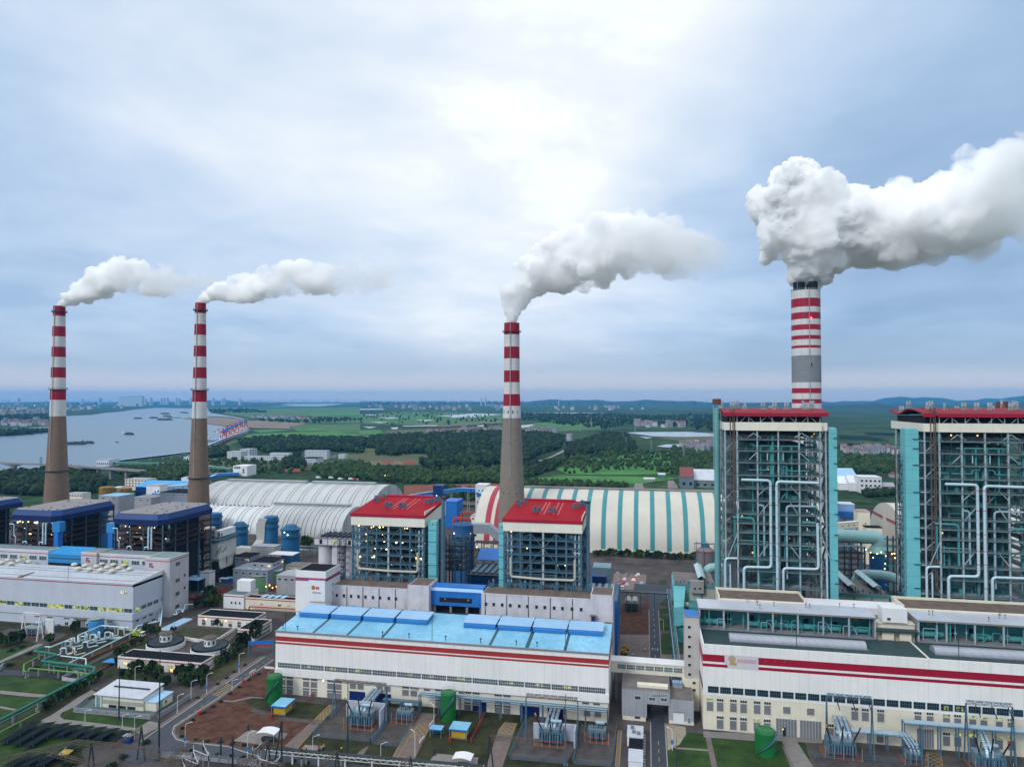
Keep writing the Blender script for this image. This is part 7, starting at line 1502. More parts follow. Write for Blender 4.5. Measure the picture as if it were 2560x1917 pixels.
gw=mat('grey_garden_wall',(.23,.25,.29),.85,var=.15,streak=.2); P=GS('a',[(1820,1030),(1745,1105),(852,1020),(1015,890)],.9); Q=GS('b',[(0,790),(390,560)],.9)
b=MB(gw); wallpts=[Vector(P[1]),Vector(P[2]),Vector(P[3])]
for i in range(2): b.beam(wallpts[i]+Vector((0,0,.95)),wallpts[i+1]+Vector((0,0,.95)),.3,1.9)
b.beam(Vector(P[1])+Vector((2.6,1.0,.95)),Vector(Q[1])+Vector((0,0,.95)),.3,1.9); b.use(redm)
for i in range(8): c=wallpts[0].lerp(wallpts[1],(i+.5)/8); b.box(c.x-.2,c.x+.2,c.y-.2,c.y-.152,1.7,2.2)
single('garden_wall',b,'low grey wall with small red marks around the workshop yard','wall')
sheet('paving',[(p[0],p[1]) for p in GS('a',[(1745,1100),(860,1015),(1015,890),(1150,840),(1990,800)],.97)],mat('teal_grey_paving',(.10,.15,.145),.9,var=.3),.97)
YA=G(3,150,1624)[1]
t,xl,xr,Y,yb,z=bld('two storey cream block with a black roof and two bright wall lamps','office_block',None,(3,470,1546),(2,1420,545),(3,555,1488),offw,blackroof,Y=YA,band=redp)
row(t,xl+1,xr-1,Y,z-2.8,6,1.9,1.1,('dark','dark','lit','lit')); row(t,xl+1,xr-1,Y,1.4,6,1.9,1.6,('dark','dark','dark','dark'))
lamp(t,YP(2,1475,595,Y-.3),lampw,.3); lamp(t,YP(2,1618,607,Y-.3),lampw,.3)
t,xl,xr,Y,yb,z=bld('cream block with a black roof whose gable end faces the clarifiers','office_block',(5,125,548),(5,125,434),(2,1705,668),(5,372,292),offw,blackroof,band=redp,ymax=YA-.5)
row(t,Y+2,yb-2,xr,z-2.8,6,1.7,1.2,('dark',),'r'); row(t,Y+2,yb-2,xr,1.6,6,1.7,1.2,('dark',),'r')
YC=G(3,450,1472)[1]
t,xl,xr,Y,yb,z=bld('long cream building with red lined parapet and a red pipe along its foot','office_block',None,(3,895,1388),(3,390,1348),(3,940,1365) if 0 else None,creamp,blackroof,Y=YC,band=redp,ymax=320)
row(t,xl+2,xr-1,Y,z-3.6,6,1.8,1.,('white','lit','white','dark','lit','white')); b=MB(redm); b.tube([(xl+4,Y-2.4,1),(xl+4,Y-2.4,3.2),(xr-1,Y-2.4,3.4)],.35,8); part('red_pipe',b,t,40)
b=MB(lblue); [b.box(xl+8+i*4,xl+10.6+i*4,Y+2,Y+8,z+.09,z+.2) for i in range(4)]; part('rooflights',b,t)
x0,x1=YP(3,210,1335,YC)[0],YP(3,386,1345,YC)[0]; z2=YP(3,300,1338,YC)[2]+.6
b=MB(whitep); b.box(x0,x1-.02,YC-.8,YC+14,0,z2); b.use(mat('teal_roof_felt',(.11,.17,.17),.85,var=.3)); b.box(x0+.3,x1-.3,YC-.5,YC+13.7,z2,z2+.1); b.use(redp); b.box(x0-.02,x1,YC-.86,YC-.803,z2-1.2,z2-.7); b.use(whitep); q0=YP(3,318,1270,YC+6); q1=YP(3,438,1215,YC+6); b.box(q0[0],q1[0],YC+6,YC+11,z2+.1,q1[2]); part('tall_block',b,t)
for i in range(3): win(t,x0+(x1-x0)*(.4+.2*i),YC-.83,3.6,1.,1.3,'dark')
def ybld(label,name,Y,k,fl,fr,dep,wm,rm,wins=0,group=None,st=('dark',),rows=1,base=0.,wh=1.2,band=None,rside=0):
    a,c=YP(k,*fl,Y),YP(k,*fr,Y); z=(a[2]+c[2])/2; t=thing(name,label,'building',((a[0]+c[0])/2,Y,0),group)
    b=MB(wm); b.box(a[0],c[0],Y,Y+dep,0,z); part('wall',b,t)
    b=MB(rm); b.box(a[0]-.2,c[0]+.2,Y-.2,Y+dep+.2,z,z+.35); part('roof',b,t)
    for r_ in range(rows):
        for i in range(wins): x=a[0]+(c[0]-a[0])*(i+.5)/wins; win(t,x,Y-.03,max(1.,z-2.6-r_*3.4),min(2.2,(c[0]-a[0])/wins*.6),wh,st[(i+r_)%len(st)])
        for i in range(rside): win(t,c[0]+.03,Y+dep*(i+.5)/rside,max(1.,z-2.6-r_*3.4),min(2.2,dep/rside*.6),wh,st[(i+r_)%len(st)],'r')
    return t,a[0],c[0],z
gb=mat('blue_grey_render',(.20,.24,.29),.85,var=.15,streak=.2); gl=mat('light_grey_render',(.34,.35,.38),.85,var=.12,streak=.25)
t,_,_,_=ybld('grey control building with a dark flat roof left of the ash silo','control_building',400.,3,(445,1045),(625,1060),14,gl,blackroof,3,None,('dark','dark','warm'),1,rside=3)
t,xa,xb,z=ybld('low blue grey building with two small lit domes behind the pale green tanks','control_building',392.,3,(285,1130),(585,1110),16,gb,gb,5,None,('dark',))
for x in (xa+10,xa+15,xa+19.5): b=MB(lblue); b.sph((x,394,z+.2),1.,10,5,.5); part('roof_dome',b,t)
t,_,_,_=ybld('plain grey room block right of the pale green tanks','control_building',388.,3,(660,1165),(822,1178),14,gl,gl,3)
t,_,_,_=ybld('blue grey shed under the tall bent duct','control_building',425.,3,(375,1090),(600,1080),12,gb,blackroof,2)
b=MB(whiteroof); q=G(3,720,975,14); b.box(q[0]-9,q[0]+9,q[1]-4,q[1]+6,13.6,14.)
for x in (-8,0,8): b.use(stlb); b.box(q[0]+x-.2,q[0]+x+.2,q[1]-3,q[1]-2.6,0,13.6)
single('canopy',b,'pale flat canopy beside the blue absorber with cool lamps','canopy')
b=MB(lblue); q=G(2,1390,300,9); b.box(q[0]-5,q[0]+6,q[1]-4,q[1]+7,8.6,9.); b.use(teald); [b.box(q[0]+x-.2,q[0]+x+.2,q[1]-3.5,q[1]-3.1,0,8.6) for x in (-4.5,0,5.5)]; b.use(stld); b.box(q[0]-4,q[0]+5.5,q[1]+1,q[1]+6,0,8.5)
single('canopy',b,'light blue canopy beside the tall emblem block','canopy')
for k_,fx,fy,l in ((2,1610,330,'white and blue site container near the red scrap yard'),(2,1660,325,'blue site container near the red scrap yard'),(2,1470,320,'dark blue round topped vessel beside the small white workshop')):
    x,y,_=G(k_,fx,fy,.9); b=MB(bluemid)
    if 'vessel' in l: b.lathe(x,y,[(2.4,.9),(2.4,4.4),(1.2,5.2),(.1,5.3)],16); single('vessel',b,l,'tank',smooth=40)
    else: b.box(x-3,x+3,y-1.3,y+1.3,.9,3.6); b.use(whitep if 'white' in l else lblue); b.box(x-3.02,x+3.02,y-1.32,y+1.32,3.3,3.7); b.box(x-3.03,x-1.6,y-1.33,y-1.25,1.,3.3); single('container',b,l,'container')
scr=mat('red_oxide_steel',(.22,.045,.035),.8,var=.4,scale=.6)
for i,(fx,fy,w,d) in enumerate(((1390,455,9,3),(1450,440,8,4),(1520,405,10,4),(1570,385,9,3),(1600,400,8,4),(1540,430,7,3),(1480,400,5,4),(1440,470,6,3))):
    x,y,_=G(2,fx,fy,.9); b=MB(scr if i not in (6,7) else (lblue if i==6 else pipeg)); 
    for j in range(5): b.box(x-w/2,x+w/2,y-d/2+j*d/5,y-d/2+j*d/5+d/7,.9,1.5+rnd.random()*1.2)
    single('steel_stack',b,('red oxide steel sections stacked in the yard beside the emblem block' if i<6 else ('pale blue sheets stacked among red steel' if i==6 else 'green netting pile among the red steel stacks')),'steel stack','steel stacks in the yard')
# pale green and darker green tanks
for lbl,xl,xr,yt,yb_,m in (('pale green round tank nearest the cream building',405,565,1165,1312,gtank2),('pale green round tank behind its twin left of the red pumps',507,660,1125,1285,gtank2),('green tank partly hidden by the emblem tower',757,900,1225,1330,gtank)):
    x,Y,_=G(3,(xl+xr)/2,yb_,.9); r0=(YP(3,xr,yb_,Y)[0]-YP(3,xl,yb_,Y)[0])/2; z=HV(3,(xl+xr)/2,yt,x,Y+r0); t=thing('storage_tank',lbl,'tank',(x,Y+r0,.9),'green storage tanks by the cream building')
    b=MB(m); b.lathe(x,Y+r0,[(r0,.9),(r0,z-.5),(r0*.7,z),(.1,z+.4)],28); part('shell',b,t,35)
    b=MB(stl); b.lathe(x,Y+r0,[(r0*.98,z+.3),(r0,z+.3),(r0,z+.45),(r0*.98,z+.45)],28); part('railing',b,t)
t=thing('pump_skid','red pump skid under bright lamps between the green tanks','pump skid',G(3,620,1285,.9)); q=G(3,620,1290,.9)
b=MB(redm); b.box(q[0]-6,q[0]+6,q[1]-1,q[1]+3,.9,1.8); [b.cyl((q[0]-5+i*2.5,q[1],1.8),(q[0]-5+i*2.5,q[1],3.4),.8,n=10) for i in range(5)]; part('pumps',b,t)
b=MB(rail); railrun(b,(q[0]-6,q[1]+3,3.4),(q[0]+7,q[1]+3,3.4)); part('railing',b,t)
for fx,fy in ((570,1262),(600,1250),(640,1225),(690,1232),(660,1262),(625,1272)): lamp(t,G(3,fx,fy,4.6),lampw,.42)
# clarifiers
for lbl,fx,fy in (('round clarifier basin with a brown roofed hut on the left','1190','790'),('round clarifier basin with a brown roofed hut on the right','1508','822')):
    x,Y,_=G(2,float(fx),float(fy)-25,2.5); R=8.6; t=thing('clarifier',lbl.replace('on the left','beside the long pale shed').replace('on the right','nearest the road'),'water basin',(x,Y,.9),'round clarifier basins')
    b=MB(whitep); b.lathe(x,Y,[(R,.9),(R,2.9),(R-.35,2.9),(R-.35,2.2),(R*.74,2.2),(R*.74,2.9),(R*.7,2.9),(R*.7,2.)],40); part('basin_wall',b,t,35)
    b=MB(mat('dark_basin_water',(.012,.016,.02),.5,spec=.15)); b.lathe(x,Y,[(R-.36,2.6),(.5,2.62)],40); part('water',b,t)
    b=MB(lblue); b.lathe(x,Y,[(R*.70,3.12),(R*.60,3.12),(R*.60,3.3),(R*.70,3.3),(R*.70,3.12)],40); part('ring_walkway',b,t)
    b=MB(stld); [b.beam((x+R*.72*math.cos(a),Y+R*.72*math.sin(a),3.3),(x+(R-.1)*math.cos(a),Y+(R-.1)*math.sin(a),3.6),.18) for a in [2*PI*i/26 for i in range(26)]]; b.lathe(x,Y,[(R*.95,3.5),(R*.9,3.5),(R*.9,3.62),(R*.95,3.62)],40); part('launder',b,t)
    b=MB(whitep); b.lathe(x,Y,[(2.7,2.),(2.7,7.2)],8); part('hut_wall',b,t)
    b=MB(mat('brown_tile_roof',(.12,.095,.085),.9,var=.3,scale=1.)); b.lathe(x,Y,[(2.7,7.2),(3.5,7.1),(3.4,7.5),(.1,8.4)],8); part('hut_roof',b,t)
    for a in (-1.963,-1.178,-2.75,-.39): win(t,x+2.52*math.cos(a),Y+2.52*math.sin(a),4.6,1.,1.5,'blue','f') if 0 else inst('window',winmesh(1.,1.5,'blue',1,1),t,(x+2.53*math.cos(a),Y+2.53*math.sin(a),4.4),a+PI/2)
sheet('sludge_bed',GS(2,[(1255,690),(1310,650),(1690,672),(1575,748),(1300,735)],z3),mat('sludge_earth',(.045,.05,.025),.95,var=.5,scale=.3),z3)
b=MB(offw); W_=[Vector(p) for p in GS(2,[(1275,735),(1420,760),(1570,750),(1690,672)],.9)]
for i in range(3): b.beam(W_[i]+Vector((0,0,.8)),W_[i+1]+Vector((0,0,.8)),.3,1.6)
single('basin_wall',b,'low cream wall around the dark sludge bed','wall')
t,xl,xr,Y,yb,z=bld('long narrow white shed with a pale blue roof','long_shed',(2,1216,692),(2,1216,670),(2,1147,655),(2,1379,590),whitep,lblue,lip=.03)
lawn(2,[(1640,760),(1700,700),(1700,770),(1690,830)],grass,z3); lawn(2,[(1440,900),(1650,800),(1780,830),(1680,960),(1530,1040),(1500,1000)],mat('dry_lawn',(.06,.06,.022),.95,var=.4,scale=.2),z3)
# light blue tank by the pale hall and white gantry in its transformer yard
x,Y,_=G(2,650,712,.9); r0=(YP(2,695,700,Y)[0]-YP(2,606,700,Y)[0])/2; z=HV(2,650,600,x,Y+r0); t=thing('storage_tank','light blue tank standing in front of the pale vented hall','tank',(x,Y+r0,.9)); b=MB(mat('sky_blue_tank',(.05,.27,.55),.5,var=.12,streak=.15)); b.lathe(x,Y+r0,[(r0,.9),(r0,z-.6),(r0*.6,z-.1),(.1,z)],24); part('shell',b,t,40)
b=MB(rail); b.lathe(x,Y+r0,[(r0*.9,z+.4),(r0*.92,z+.4),(r0*.92,z+.5),(r0*.9,z+.5)],24); part('railing',b,t)
gantry('white steel gantry in front of the pale vented hall',2,(158,740),(296,742),560,whitep,whitep)
b=MB(whitep); p=G(2,352,705,.9); b.box(p[0]-2.4,p[0]+2.4,p[1],p[1]+.6,.9,8.5); single('blast_wall',b,'white blast wall beside the pale transformer','wall')
rack('short grey pipe rack rising to the pale vented hall',2,[(255,622),(420,578)],6.,3,.25,(stl,stlb),2,1.6,308.)
# banner arch across the road
t=thing('banner_arch','blue banner arch over the road behind the blue roofed hall','banner',G(5,180,640,.9)); p=G(5,75,650,.9); q=G(5,290,640,.9)
for c in (p,q): b=MB(stlb); b.box(c[0]-.2,c[0]+.2,c[1]-.2,c[1]+.2,.9,7.6); part('post',b,t)
b=MB(bluemid); b.beam((p[0],p[1],6.6),(q[0],q[1],6.6),.2,1.8); part('banner',b,t); b=MB(redm); b.beam((p[0]+1.5,p[1],5.4),(q[0],q[1],5.4),.18,.5); part('red_strip',b,t)
# ---------------------------------------------------------------- green and white pipes at the lower left
def pl(label,k,P,z,r,m,name='pipeline',sup=True,drop=(),group='pipelines over the left lawns'):
    Q=[Vector(G(k,x,y,z)) for x,y in P]; t=thing(name,label,'pipeline',tuple(Q[0]),group); b=MB(m)
    pts=([Q[0]-Vector((0,0,z-1.4))] if 0 in drop else [])+Q+([Q[-1]-Vector((0,0,z-1.4))] if 1 in drop else []); b.tube(pts,r,12,r*3); part('pipe',b,t,50)
    if sup:
        for i in range(len(Q)-1):
            d=Q[i+1]-Q[i]; n=max(1,int(d.length/9))
            for j in range(n): c=Q[i]+d*((j+.5)/n); b=MB(conc); b.box(c.x-.3,c.x+.3,c.y-.3,c.y+.3,.9,z-r); part('support',b,t)
    return t
pl('thick dark green pipe zigzagging over the left lawns to the left edge','a',[(530,262),(385,308),(665,350),(472,425),(1100,498),(1075,560),(0,1108),(-300,1262)],5.6,.5,pipeg)
pl('second dark green pipe lying below the thick zigzag one','a',[(500,480),(1050,535),(1000,640),(300,1000),(0,1150),(-300,1300)],3.4,.34,pipeg); pl('third green pipe low beside the zigzag pipe bends','a',[(660,400),(500,465),(760,500)],4.2,.3,pipeg)
pl('light green pipe running along the path to the left edge','a',[(462,1010),(0,1250),(-300,1408)],2.6,.3,pipel); pl('light green pipe with square bends beside the grey basin wall','a',[(495,352),(278,462),(275,545),(330,545),(338,508),(1030,572)],4.,.3,pipel); pl('short light green pipe bend at the end of the zigzag pipe','a',[(1140,540),(1110,565),(1105,620)],3.6,.3,pipel)
pl('white pipe stepping down from the green bend','a',[(515,262),(560,258),(580,268),(862,152),(864,205)],5.8,.36,pipew); pl('white pipe rising before the light blue tank to the pale hall','a',[(905,205),(905,130),(1175,15),(1500,40)],6.,.36,pipew); pl('white pipe running straight beside the pale hall to the bend','a',[(800,450),(960,372),(1400,160),(1810,-40)],3.4,.3,pipew); pl('white pipe loop on posts left of the red pipe line','a',[(700,365),(995,398),(998,470)],4.6,.28,pipew)
pl('grey pipe along the dark channel at the left edge','a',[(-60,520),(0,495),(20,470),(40,455)],2.6,.25,pipeb)
rr=random.Random(14)
for i,(fx,fy) in enumerate(((790,270),(850,240),(960,200),(1020,170),(1080,190),(1130,200),(990,265),(880,330),(1250,165),(1320,150),(1400,120),(1170,150),(740,340))):
    A=Vector(G('a',fx,fy,2.6)); w=rr.uniform(2.2,3.4); h=rr.uniform(2.4,3.6); dd=Vector((.55,.83,0)); s_=Vector((.83,-.55,0)) if i%2 else Vector((.95,.3,0)); b=MB((pipew,mat('cream_pipe_lagging',(.55,.53,.42),.5,var=.12),pipew)[i%3])
    b.tube([A-dd*3.4,A-dd*1.2,A-dd*1.2+Vector((0,0,h)),A-dd*1.2+s_*w+Vector((0,0,h)),A-dd*1.2+s_*w,A+dd*3+s_*w],.34,9,.7); b.use(stlb); b.box(A.x-.2,A.x+.2,A.y-.2,A.y+.2,.9,2.4); b.box(A.x+s_.x*w-.2,A.x+s_.x*w+.2,A.y+s_.y*w-.2,A.y+s_.y*w+.2,.9,2.4)
    single('expansion_loop',b,'white lagged pipe expansion loop in the cluster before the light blue tank','pipe loop','pipe expansion loops',smooth=50)
pl('white pipe with an S bend below the tall emblem block',2,[(1150,640),(1170,480),(1330,440),(1335,390),(1290,388)],6.,.4,pipew,sup=False); pl('white pipe along the end wall of the pale hall',2,[(960,690),(985,645),(1140,610),(1150,480)],4.4,.4,pipew,sup=False); pl('white S shaped pipe near the red scrap yard',2,[(1245,560),(1270,560),(1262,530),(1300,520),(1310,545),(1330,490),(1385,488)],4.6,.34,pipew,sup=False)
pl('red brown pipe trench line beside the white pipes','a',[(1110,560),(1330,440),(1450,360)],1.3,.3,scr,sup=False); pl('rusty pipe line between the road and the white pipes','a',[(960,430),(1300,280),(1640,120),(1830,20)],1.3,.35,scr,sup=False)
sheet('road',GS('a',[(800,520),(1000,460),(1300,310),(1330,290),(1310,340),(1020,480),(900,560)],z4),asph,z4); sheet('channel',GS('a',[(0,520),(260,540),(560,560),(700,590),(690,630),(500,610),(0,590)],z4),mat('dark_channel',(.03,.035,.05),.5,var=.3),z4)
b=MB(mat('pale_basin_wall',(.38,.41,.47),.8)); W_=[Vector(p) for p in GS('a',[(720,650),(880,670),(980,600),(860,570),(720,640)],.9)]
for i in range(4): b.beam(W_[i]+Vector((0,0,.7)),W_[i+1]+Vector((0,0,.7)),.3,1.4)
single('basin_wall',b,'pale grey basin wall under the green pipes','wall')
b=MB(mat('bright_blue_tarp',(.02,.25,.62),.6)); P=GS('a',[(1180,440),(1290,395),(1360,410),(1330,450)],2.6); b.hull2(P,[(x,y,z+.15) for x,y,z in P]); b.use(stlb); [b.box(x-.1,x+.1,y-.1,y+.1,.9,2.6) for x,y,_ in P]; single('tarp_shelter',b,'bright blue tarp shelter left of the pump house','shelter')
b=MB(bluedeep); x,y,_=G('a',1485,1370,.9); b.box(x-1.4,x+1.4,y-1,y+1,.9,3.4); b.use(rail); b.box(x-1.5,x+1.5,y-1.1,y+1.1,3.4,3.5); single('cabin',b,'small deep blue cabin under the lattice beam','cabin')
b=MB(mat('yellow_sunshade',(.45,.33,.06),.7)); x,y,_=G('a',760,1570,.9); b.cyl((x,y,.9),(x,y,4.4),.08,n=6); b.hull2([(x-1.8,y-1.4,3.2),(x+1.8,y-1.4,3.2),(x+1.8,y+1.4,3.6),(x-1.8,y+1.4,3.6)],[(x-.2,y-.2,4.4),(x+.2,y-.2,4.4),(x+.2,y+.2,4.4),(x-.2,y+.2,4.4)]); b.use(louv); b.sph((x,y,4.8),.35,8,5); single('sunshade',b,'yellow sunshade hut at the bottom left near the solar rows','shelter')
# solar rows
for i,(tp,bt) in enumerate((((440,1135),(10,1385)),((600,1145),(150,1410)),((780,1155),(300,1425)),((905,1175),(665,1305)),((1050,1190),(820,1320)),((1200,1200),(960,1330)),((1345,1215),(1120,1345)),((1480,1245),(1330,1345)),((385,1500),(70,1656)),((530,1510),(250,1660)),((890,1390),(430,1660)))):
    p,q=Vector(G('a',*tp,2.2)),Vector(G('a',*bt,2.2)); d=(q-p); s_=Vector((-d.y,d.x,0)).normalized()*2.; t=thing('solar_row','dark solar panel row, '+ORD[i if i<8 else i-8]+(' from the left in the group by the pale path' if i<8 else ' from the left in the nearest group'),'solar panels',tuple((p+q)/2),'solar panel rows on the lawn by the pale path' if i<8 else 'nearest solar panel rows at the bottom left')
    b=MB(solar); up_=Vector((0,0,.75)); A=[p-s_,p+s_+up_,p+s_+up_+Vector((0,0,.1)),p-s_+Vector((0,0,.1))]; b.hull2([tuple(v) for v in A],[tuple(v+d) for v in A]); part('panels',b,t)
    n=max(2,int(d.length/5)); b=MB(rail)
    for j in range(n): c=p+d*((j+.5)/n); b.box(c.x-.08,c.x+.08,c.y-.08,c.y+.08,.9,2.5)
    part('posts',b,t)
# ---------------------------------------------------------------- things along the access road
t=thing('greenhouse','pale twin vaulted tent at the far end of the earth plot','tent',G(6,1450,280,.9))
p,q=G(6,1390,270,.9),G(6,1505,270,.9); h=HV(6,1390,175,p[0],p[1])-.9; pb=G(6,1400,150,h)[1]; w=(q[0]-p[0])/2
for i in range(2):
    xa=p[0]+w*i; n=10; b=MB(mat('grey_tent_sheet',(.36,.37,.36),.6,var=.12)); P=[(xa+w/2-w/2*math.cos(PI*j/n),.9+h*.75+h*.3*math.sin(PI*j/n)) for j in range(n+1)]; A=[(x,p[1],z) for x,z in P]; B=[(x,pb,z) for x,z in P]; b.hull2(A,B); b.use(glassb); b.box(xa+.1,xa+w-.1,p[1]+.1,pb,.9,.9+h*.75); part('vault',b,t,50)
    b=MB(dark); b.cyl((xa+w*.45,p[1]-.05,1.7),(xa+w*.45,p[1]+.08,1.7),.8,n=12); part('fan',b,t)
def lift(label,k,fx,fy,bl,ang):
    x,y,_=G(k,fx,fy,.9); t=thing('boom_lift',label,'boom lift',(x,y,.9),'yellow boom lifts on the paving'); b=MB(mat('machine_yellow',(.45,.24,.03),.55,var=.15)); b.boxr(x,y,2.6,1.8,1.5,2.4,ang); b.boxr(x-.4,y,1.6,1.5,2.4,3.2,ang); part('chassis',b,t)
    for u in (-1,1):
        for v in (-.9,.9): b=MB(dark); c,s_=math.cos(ang),math.sin(ang); X,Y_=x+u*c-v*s_,y+u*s_+v*c; b.cyl((X-s_*.18,Y_+c*.18,1.4),(X+s_*.18,Y_-c*.18,1.4),.5,n=12); part('wheel',b,t)
    c,s_=math.cos(ang),math.sin(ang); b=MB(MATS['machine_yellow']); b.beam((x,y,3.2),(x+c*bl*.6,y+s_*bl*.6,4.),.4,.4); b.use(stl); b.beam((x+c*bl*.6,y+s_*bl*.6,4.),(x+c*bl,y+s_*bl,3.6),.28,.28); part('boom',b,t)
    b=MB(rail); X,Y_=x+c*(bl+.6),y+s_*(bl+.6); b.boxr(X,Y_,1.2,1.6,1.6,1.8,ang); 
    for u in (-.6,.6): b.beam((X+u*c,Y_+u*s_,1.8),(X+u*c,Y_+u*s_,3.),.08)
    part('basket',b,t)
lift('long yellow boom lift lying across the paving beside the access road',6,1395,600,8.5,.05); lift('short yellow boom lift parked below the long one',6,1385,640,3.6,-.3)
for lbl,a,c,bk,zh,m in (('upper white modular cabin with rooftop units beside the access road',(1410,1350),(1548,1355),1250,3.2,metalroof),('middle dark roofed modular cabin beside the access road',(1425,1448),(1545,1452),1362,2.8,blackroof),('lower white modular cabin beside the access road',(1420,1562),(1545,1568),1455,3.2,metalroof)):
    z=.9+zh; p,q=G(6,*a,z),G(6,*c,z); yb_=G(6,a[0],bk,z)[1]; t=thing('modular_cabin',lbl,'cabin',((p[0]+q[0])/2,p[1],.9),'modular cabins by the access road'); b=MB(whitep); b.box(p[0],q[0],p[1],yb_,.9,z); part('wall',b,t); b=MB(m); b.box(p[0]-.1,q[0]+.1,p[1]-.1,yb_+.1,z,z+.15); part('roof',b,t)
    if 'upper' in lbl:
        for u,v in ((.3,.3),(.6,.2),(.2,.65)): b=MB(louv); X=p[0]+(q[0]-p[0])*u; Y_=p[1]+(yb_-p[1])*v; b.box(X,X+1.2,Y_,Y_+.9,z+.15,z+1.); part('rooftop_unit',b,t)
    for i in range(4): b=MB(rail); Y_=p[1]+(yb_-p[1])*(i+.5)/4; b.box(q[0]+.1,q[0]+.9,Y_-.3,Y_+.3,.9,1.8); part('air_unit',b,t)
t=thing('safety_fence','green and white safety fence along the access road','fence',(0,210,.9))
for i in range(9): b=MB(framew if i%2 else mat('dark_green_board',(.02,.12,.07),.7)); y=204+i*2.6; b.box(.3,.42,y,y+1.9,1.,2.1); part('panel',b,t)
for i in range(16):
    fx=rnd.uniform(1565,1830); fy=rnd.uniform(1150,1260); x,y,_=G(4,fx,fy,1.); s_=rnd.uniform(.6,1.8); b=MB((whitep,lblue,stlb,redm,conc)[i%5]); b.hull2([(x-s_,y-s_*.7,1),(x+s_,y-s_*.6,1),(x+s_*.9,y+s_*.7,1),(x-s_*.8,y+s_*.6,1)],[(x-s_*.4,y-s_*.3,1+s_*.8),(x+s_*.5,y-s_*.3,1+s_),(x+s_*.3,y+s_*.3,1+s_*.9),(x-s_*.3,y+s_*.4,1+s_*.6)]); single('rubble_heap',b,'small mixed rubble heap on the pale spoil ground','rubble heap','rubble heaps on the spoil ground')
t=thing('pipe_bridge','dark steel pipe bridge crossing the access road before the tent','pipe bridge',(-3,395,.9)); p=YP(4,1560,1300,392.); q=YP(4,2040,1325,392.)
b=MB(stld); b.box(p[0],q[0],391.5,392.3,p[2]-.3,p[2]); b.use(rail); railrun(b,(p[0],391.5,p[2]),(q[0],391.5,p[2])); b.use(pipeb); b.cyl((p[0],392,p[2]+.3),(q[0],392,p[2]+.3),.22,n=8); part('deck',b,t)
for i in range(5): b=MB(stlb); x=p[0]+(q[0]-p[0])*i/4; b.box(x-.2,x+.2,391.6,392.2,.9,p[2]-.3); part('leg',b,t)
t=thing('pipe_rack','tall teal grey pipe rack along the far side of the small lawns','pipe rack',(13,350,.9))
for i in range(9): b=MB(stlb); y=300+i*14; b.box(11.2,11.6,y,y+.4,.9,9); b.box(13.6,14,y,y+.4,.9,9); b.box(11.2,14,y,y+.4,8.6,9.); part('bent',b,t)
for i in range(4): b=MB((pipeb,stlb,tealm,rail)[i]); b.cyl((11.5+i*.7,298,9.3),(11.5+i*.7,414,9.3),.2,n=7); part('pipe',b,t)
b=MB(mat('blue_grey_lean_to',(.20,.30,.36),.7)); p=YP(4,1385,1095,400); q=YP(4,1540,1095,400); b.box(p[0],q[0],400,412,0,p[2]); b.use(bluemid); b.hull2([(p[0]-1,398,p[2]-9),(p[0]-1,402,p[2]-1),(p[0]-1,402,p[2]-1.4),(p[0]-1,398,p[2]-9.4)],[(p[0]+8,398,p[2]-9),(p[0]+8,402,p[2]-1),(p[0]+8,402,p[2]-1.4),(p[0]+8,398,p[2]-9.4)]); single('shed',b,'grey lean to shed with a blue apron behind the right red roofed boiler','shed')

def lorry(label,k,fx,fy,body,ang=0.):
    x,y,_=G(k,fx,fy,.9); c,s_=math.cos(ang),math.sin(ang); t=thing('lorry',label,'lorry',(x,y,.9),'lorries and cars parked about the plant'); L=lambda u: (x+u*c,y+u*s_)
    b=MB(body); b.boxr(*L(-.8),5.2,2.3,1.7,4.,ang); part('body',b,t); b=MB(whitep); b.boxr(*L(3.),1.9,2.2,1.4,3.4,ang); b.use(glassd); b.boxr(*L(3.1),1.8,2.22,2.5,3.2,ang); part('cab',b,t)
    for u in (-2.4,3.): b=MB(dark); q=L(u); b.cyl((q[0]+s_*1.15,q[1]-c*1.15,1.45),(q[0]-s_*1.15,q[1]+c*1.15,1.45),.55,n=10); part('wheel',b,t)
for a in (('white lorry behind the rear coal shed, left of the others',3,1020,330,whitep),('long white lorry behind the rear coal shed in the middle',3,1130,332,whitep),('white lorry behind the rear coal shed, third from the left',3,1210,342,whitep),('white lorry behind the rear coal shed, fourth from the left',3,1300,342,whitep),('rust red lorry behind the rear coal shed',3,1345,346,redm),('white lorry on the lane by the white pipe bend at the road','a',1590,140,mat('lime_body',(.35,.45,.05),.6)),('deep blue lorry beside the spoil ground behind the boiler',4,1600,1290,bluedeep)): lorry(*a)

t,_,_,_=ybld('long pale filter duct house lying before the blue absorbers','duct_house',445.,3,(440,925),(640,915),9,MATS['pale_duct_cladding'],gl,0)
t,_,_,_=ybld('grey pump room with a flat roof left of the ash silo','pump_room',410.,3,(740,1085),(965,1095),10,gl,concd,4,None,('dark','warm'))
t,_,_,_=ybld('dim blue grey switch room below the pale filter duct house','switch_room',418.,3,(300,1010),(430,1000),12,gb,blackroof,3,None,('dark','dark','warm'))
t=thing('pipe_rack','low steel pipe rack with many thin pipes left of the ash silo','pipe rack',G(3,860,1010,1)); q=G(3,860,1000,1)
for i in range(6): b=MB(stlb); x=q[0]-14+i*5.6; b.box(x-.15,x+.15,q[1],q[1]+.3,1,8); b.box(x-.15,x+.15,q[1]+4,q[1]+4.3,1,8); b.box(x-.16,x+.16,q[1],q[1]+4.3,5,5.3); part('bent',b,t)
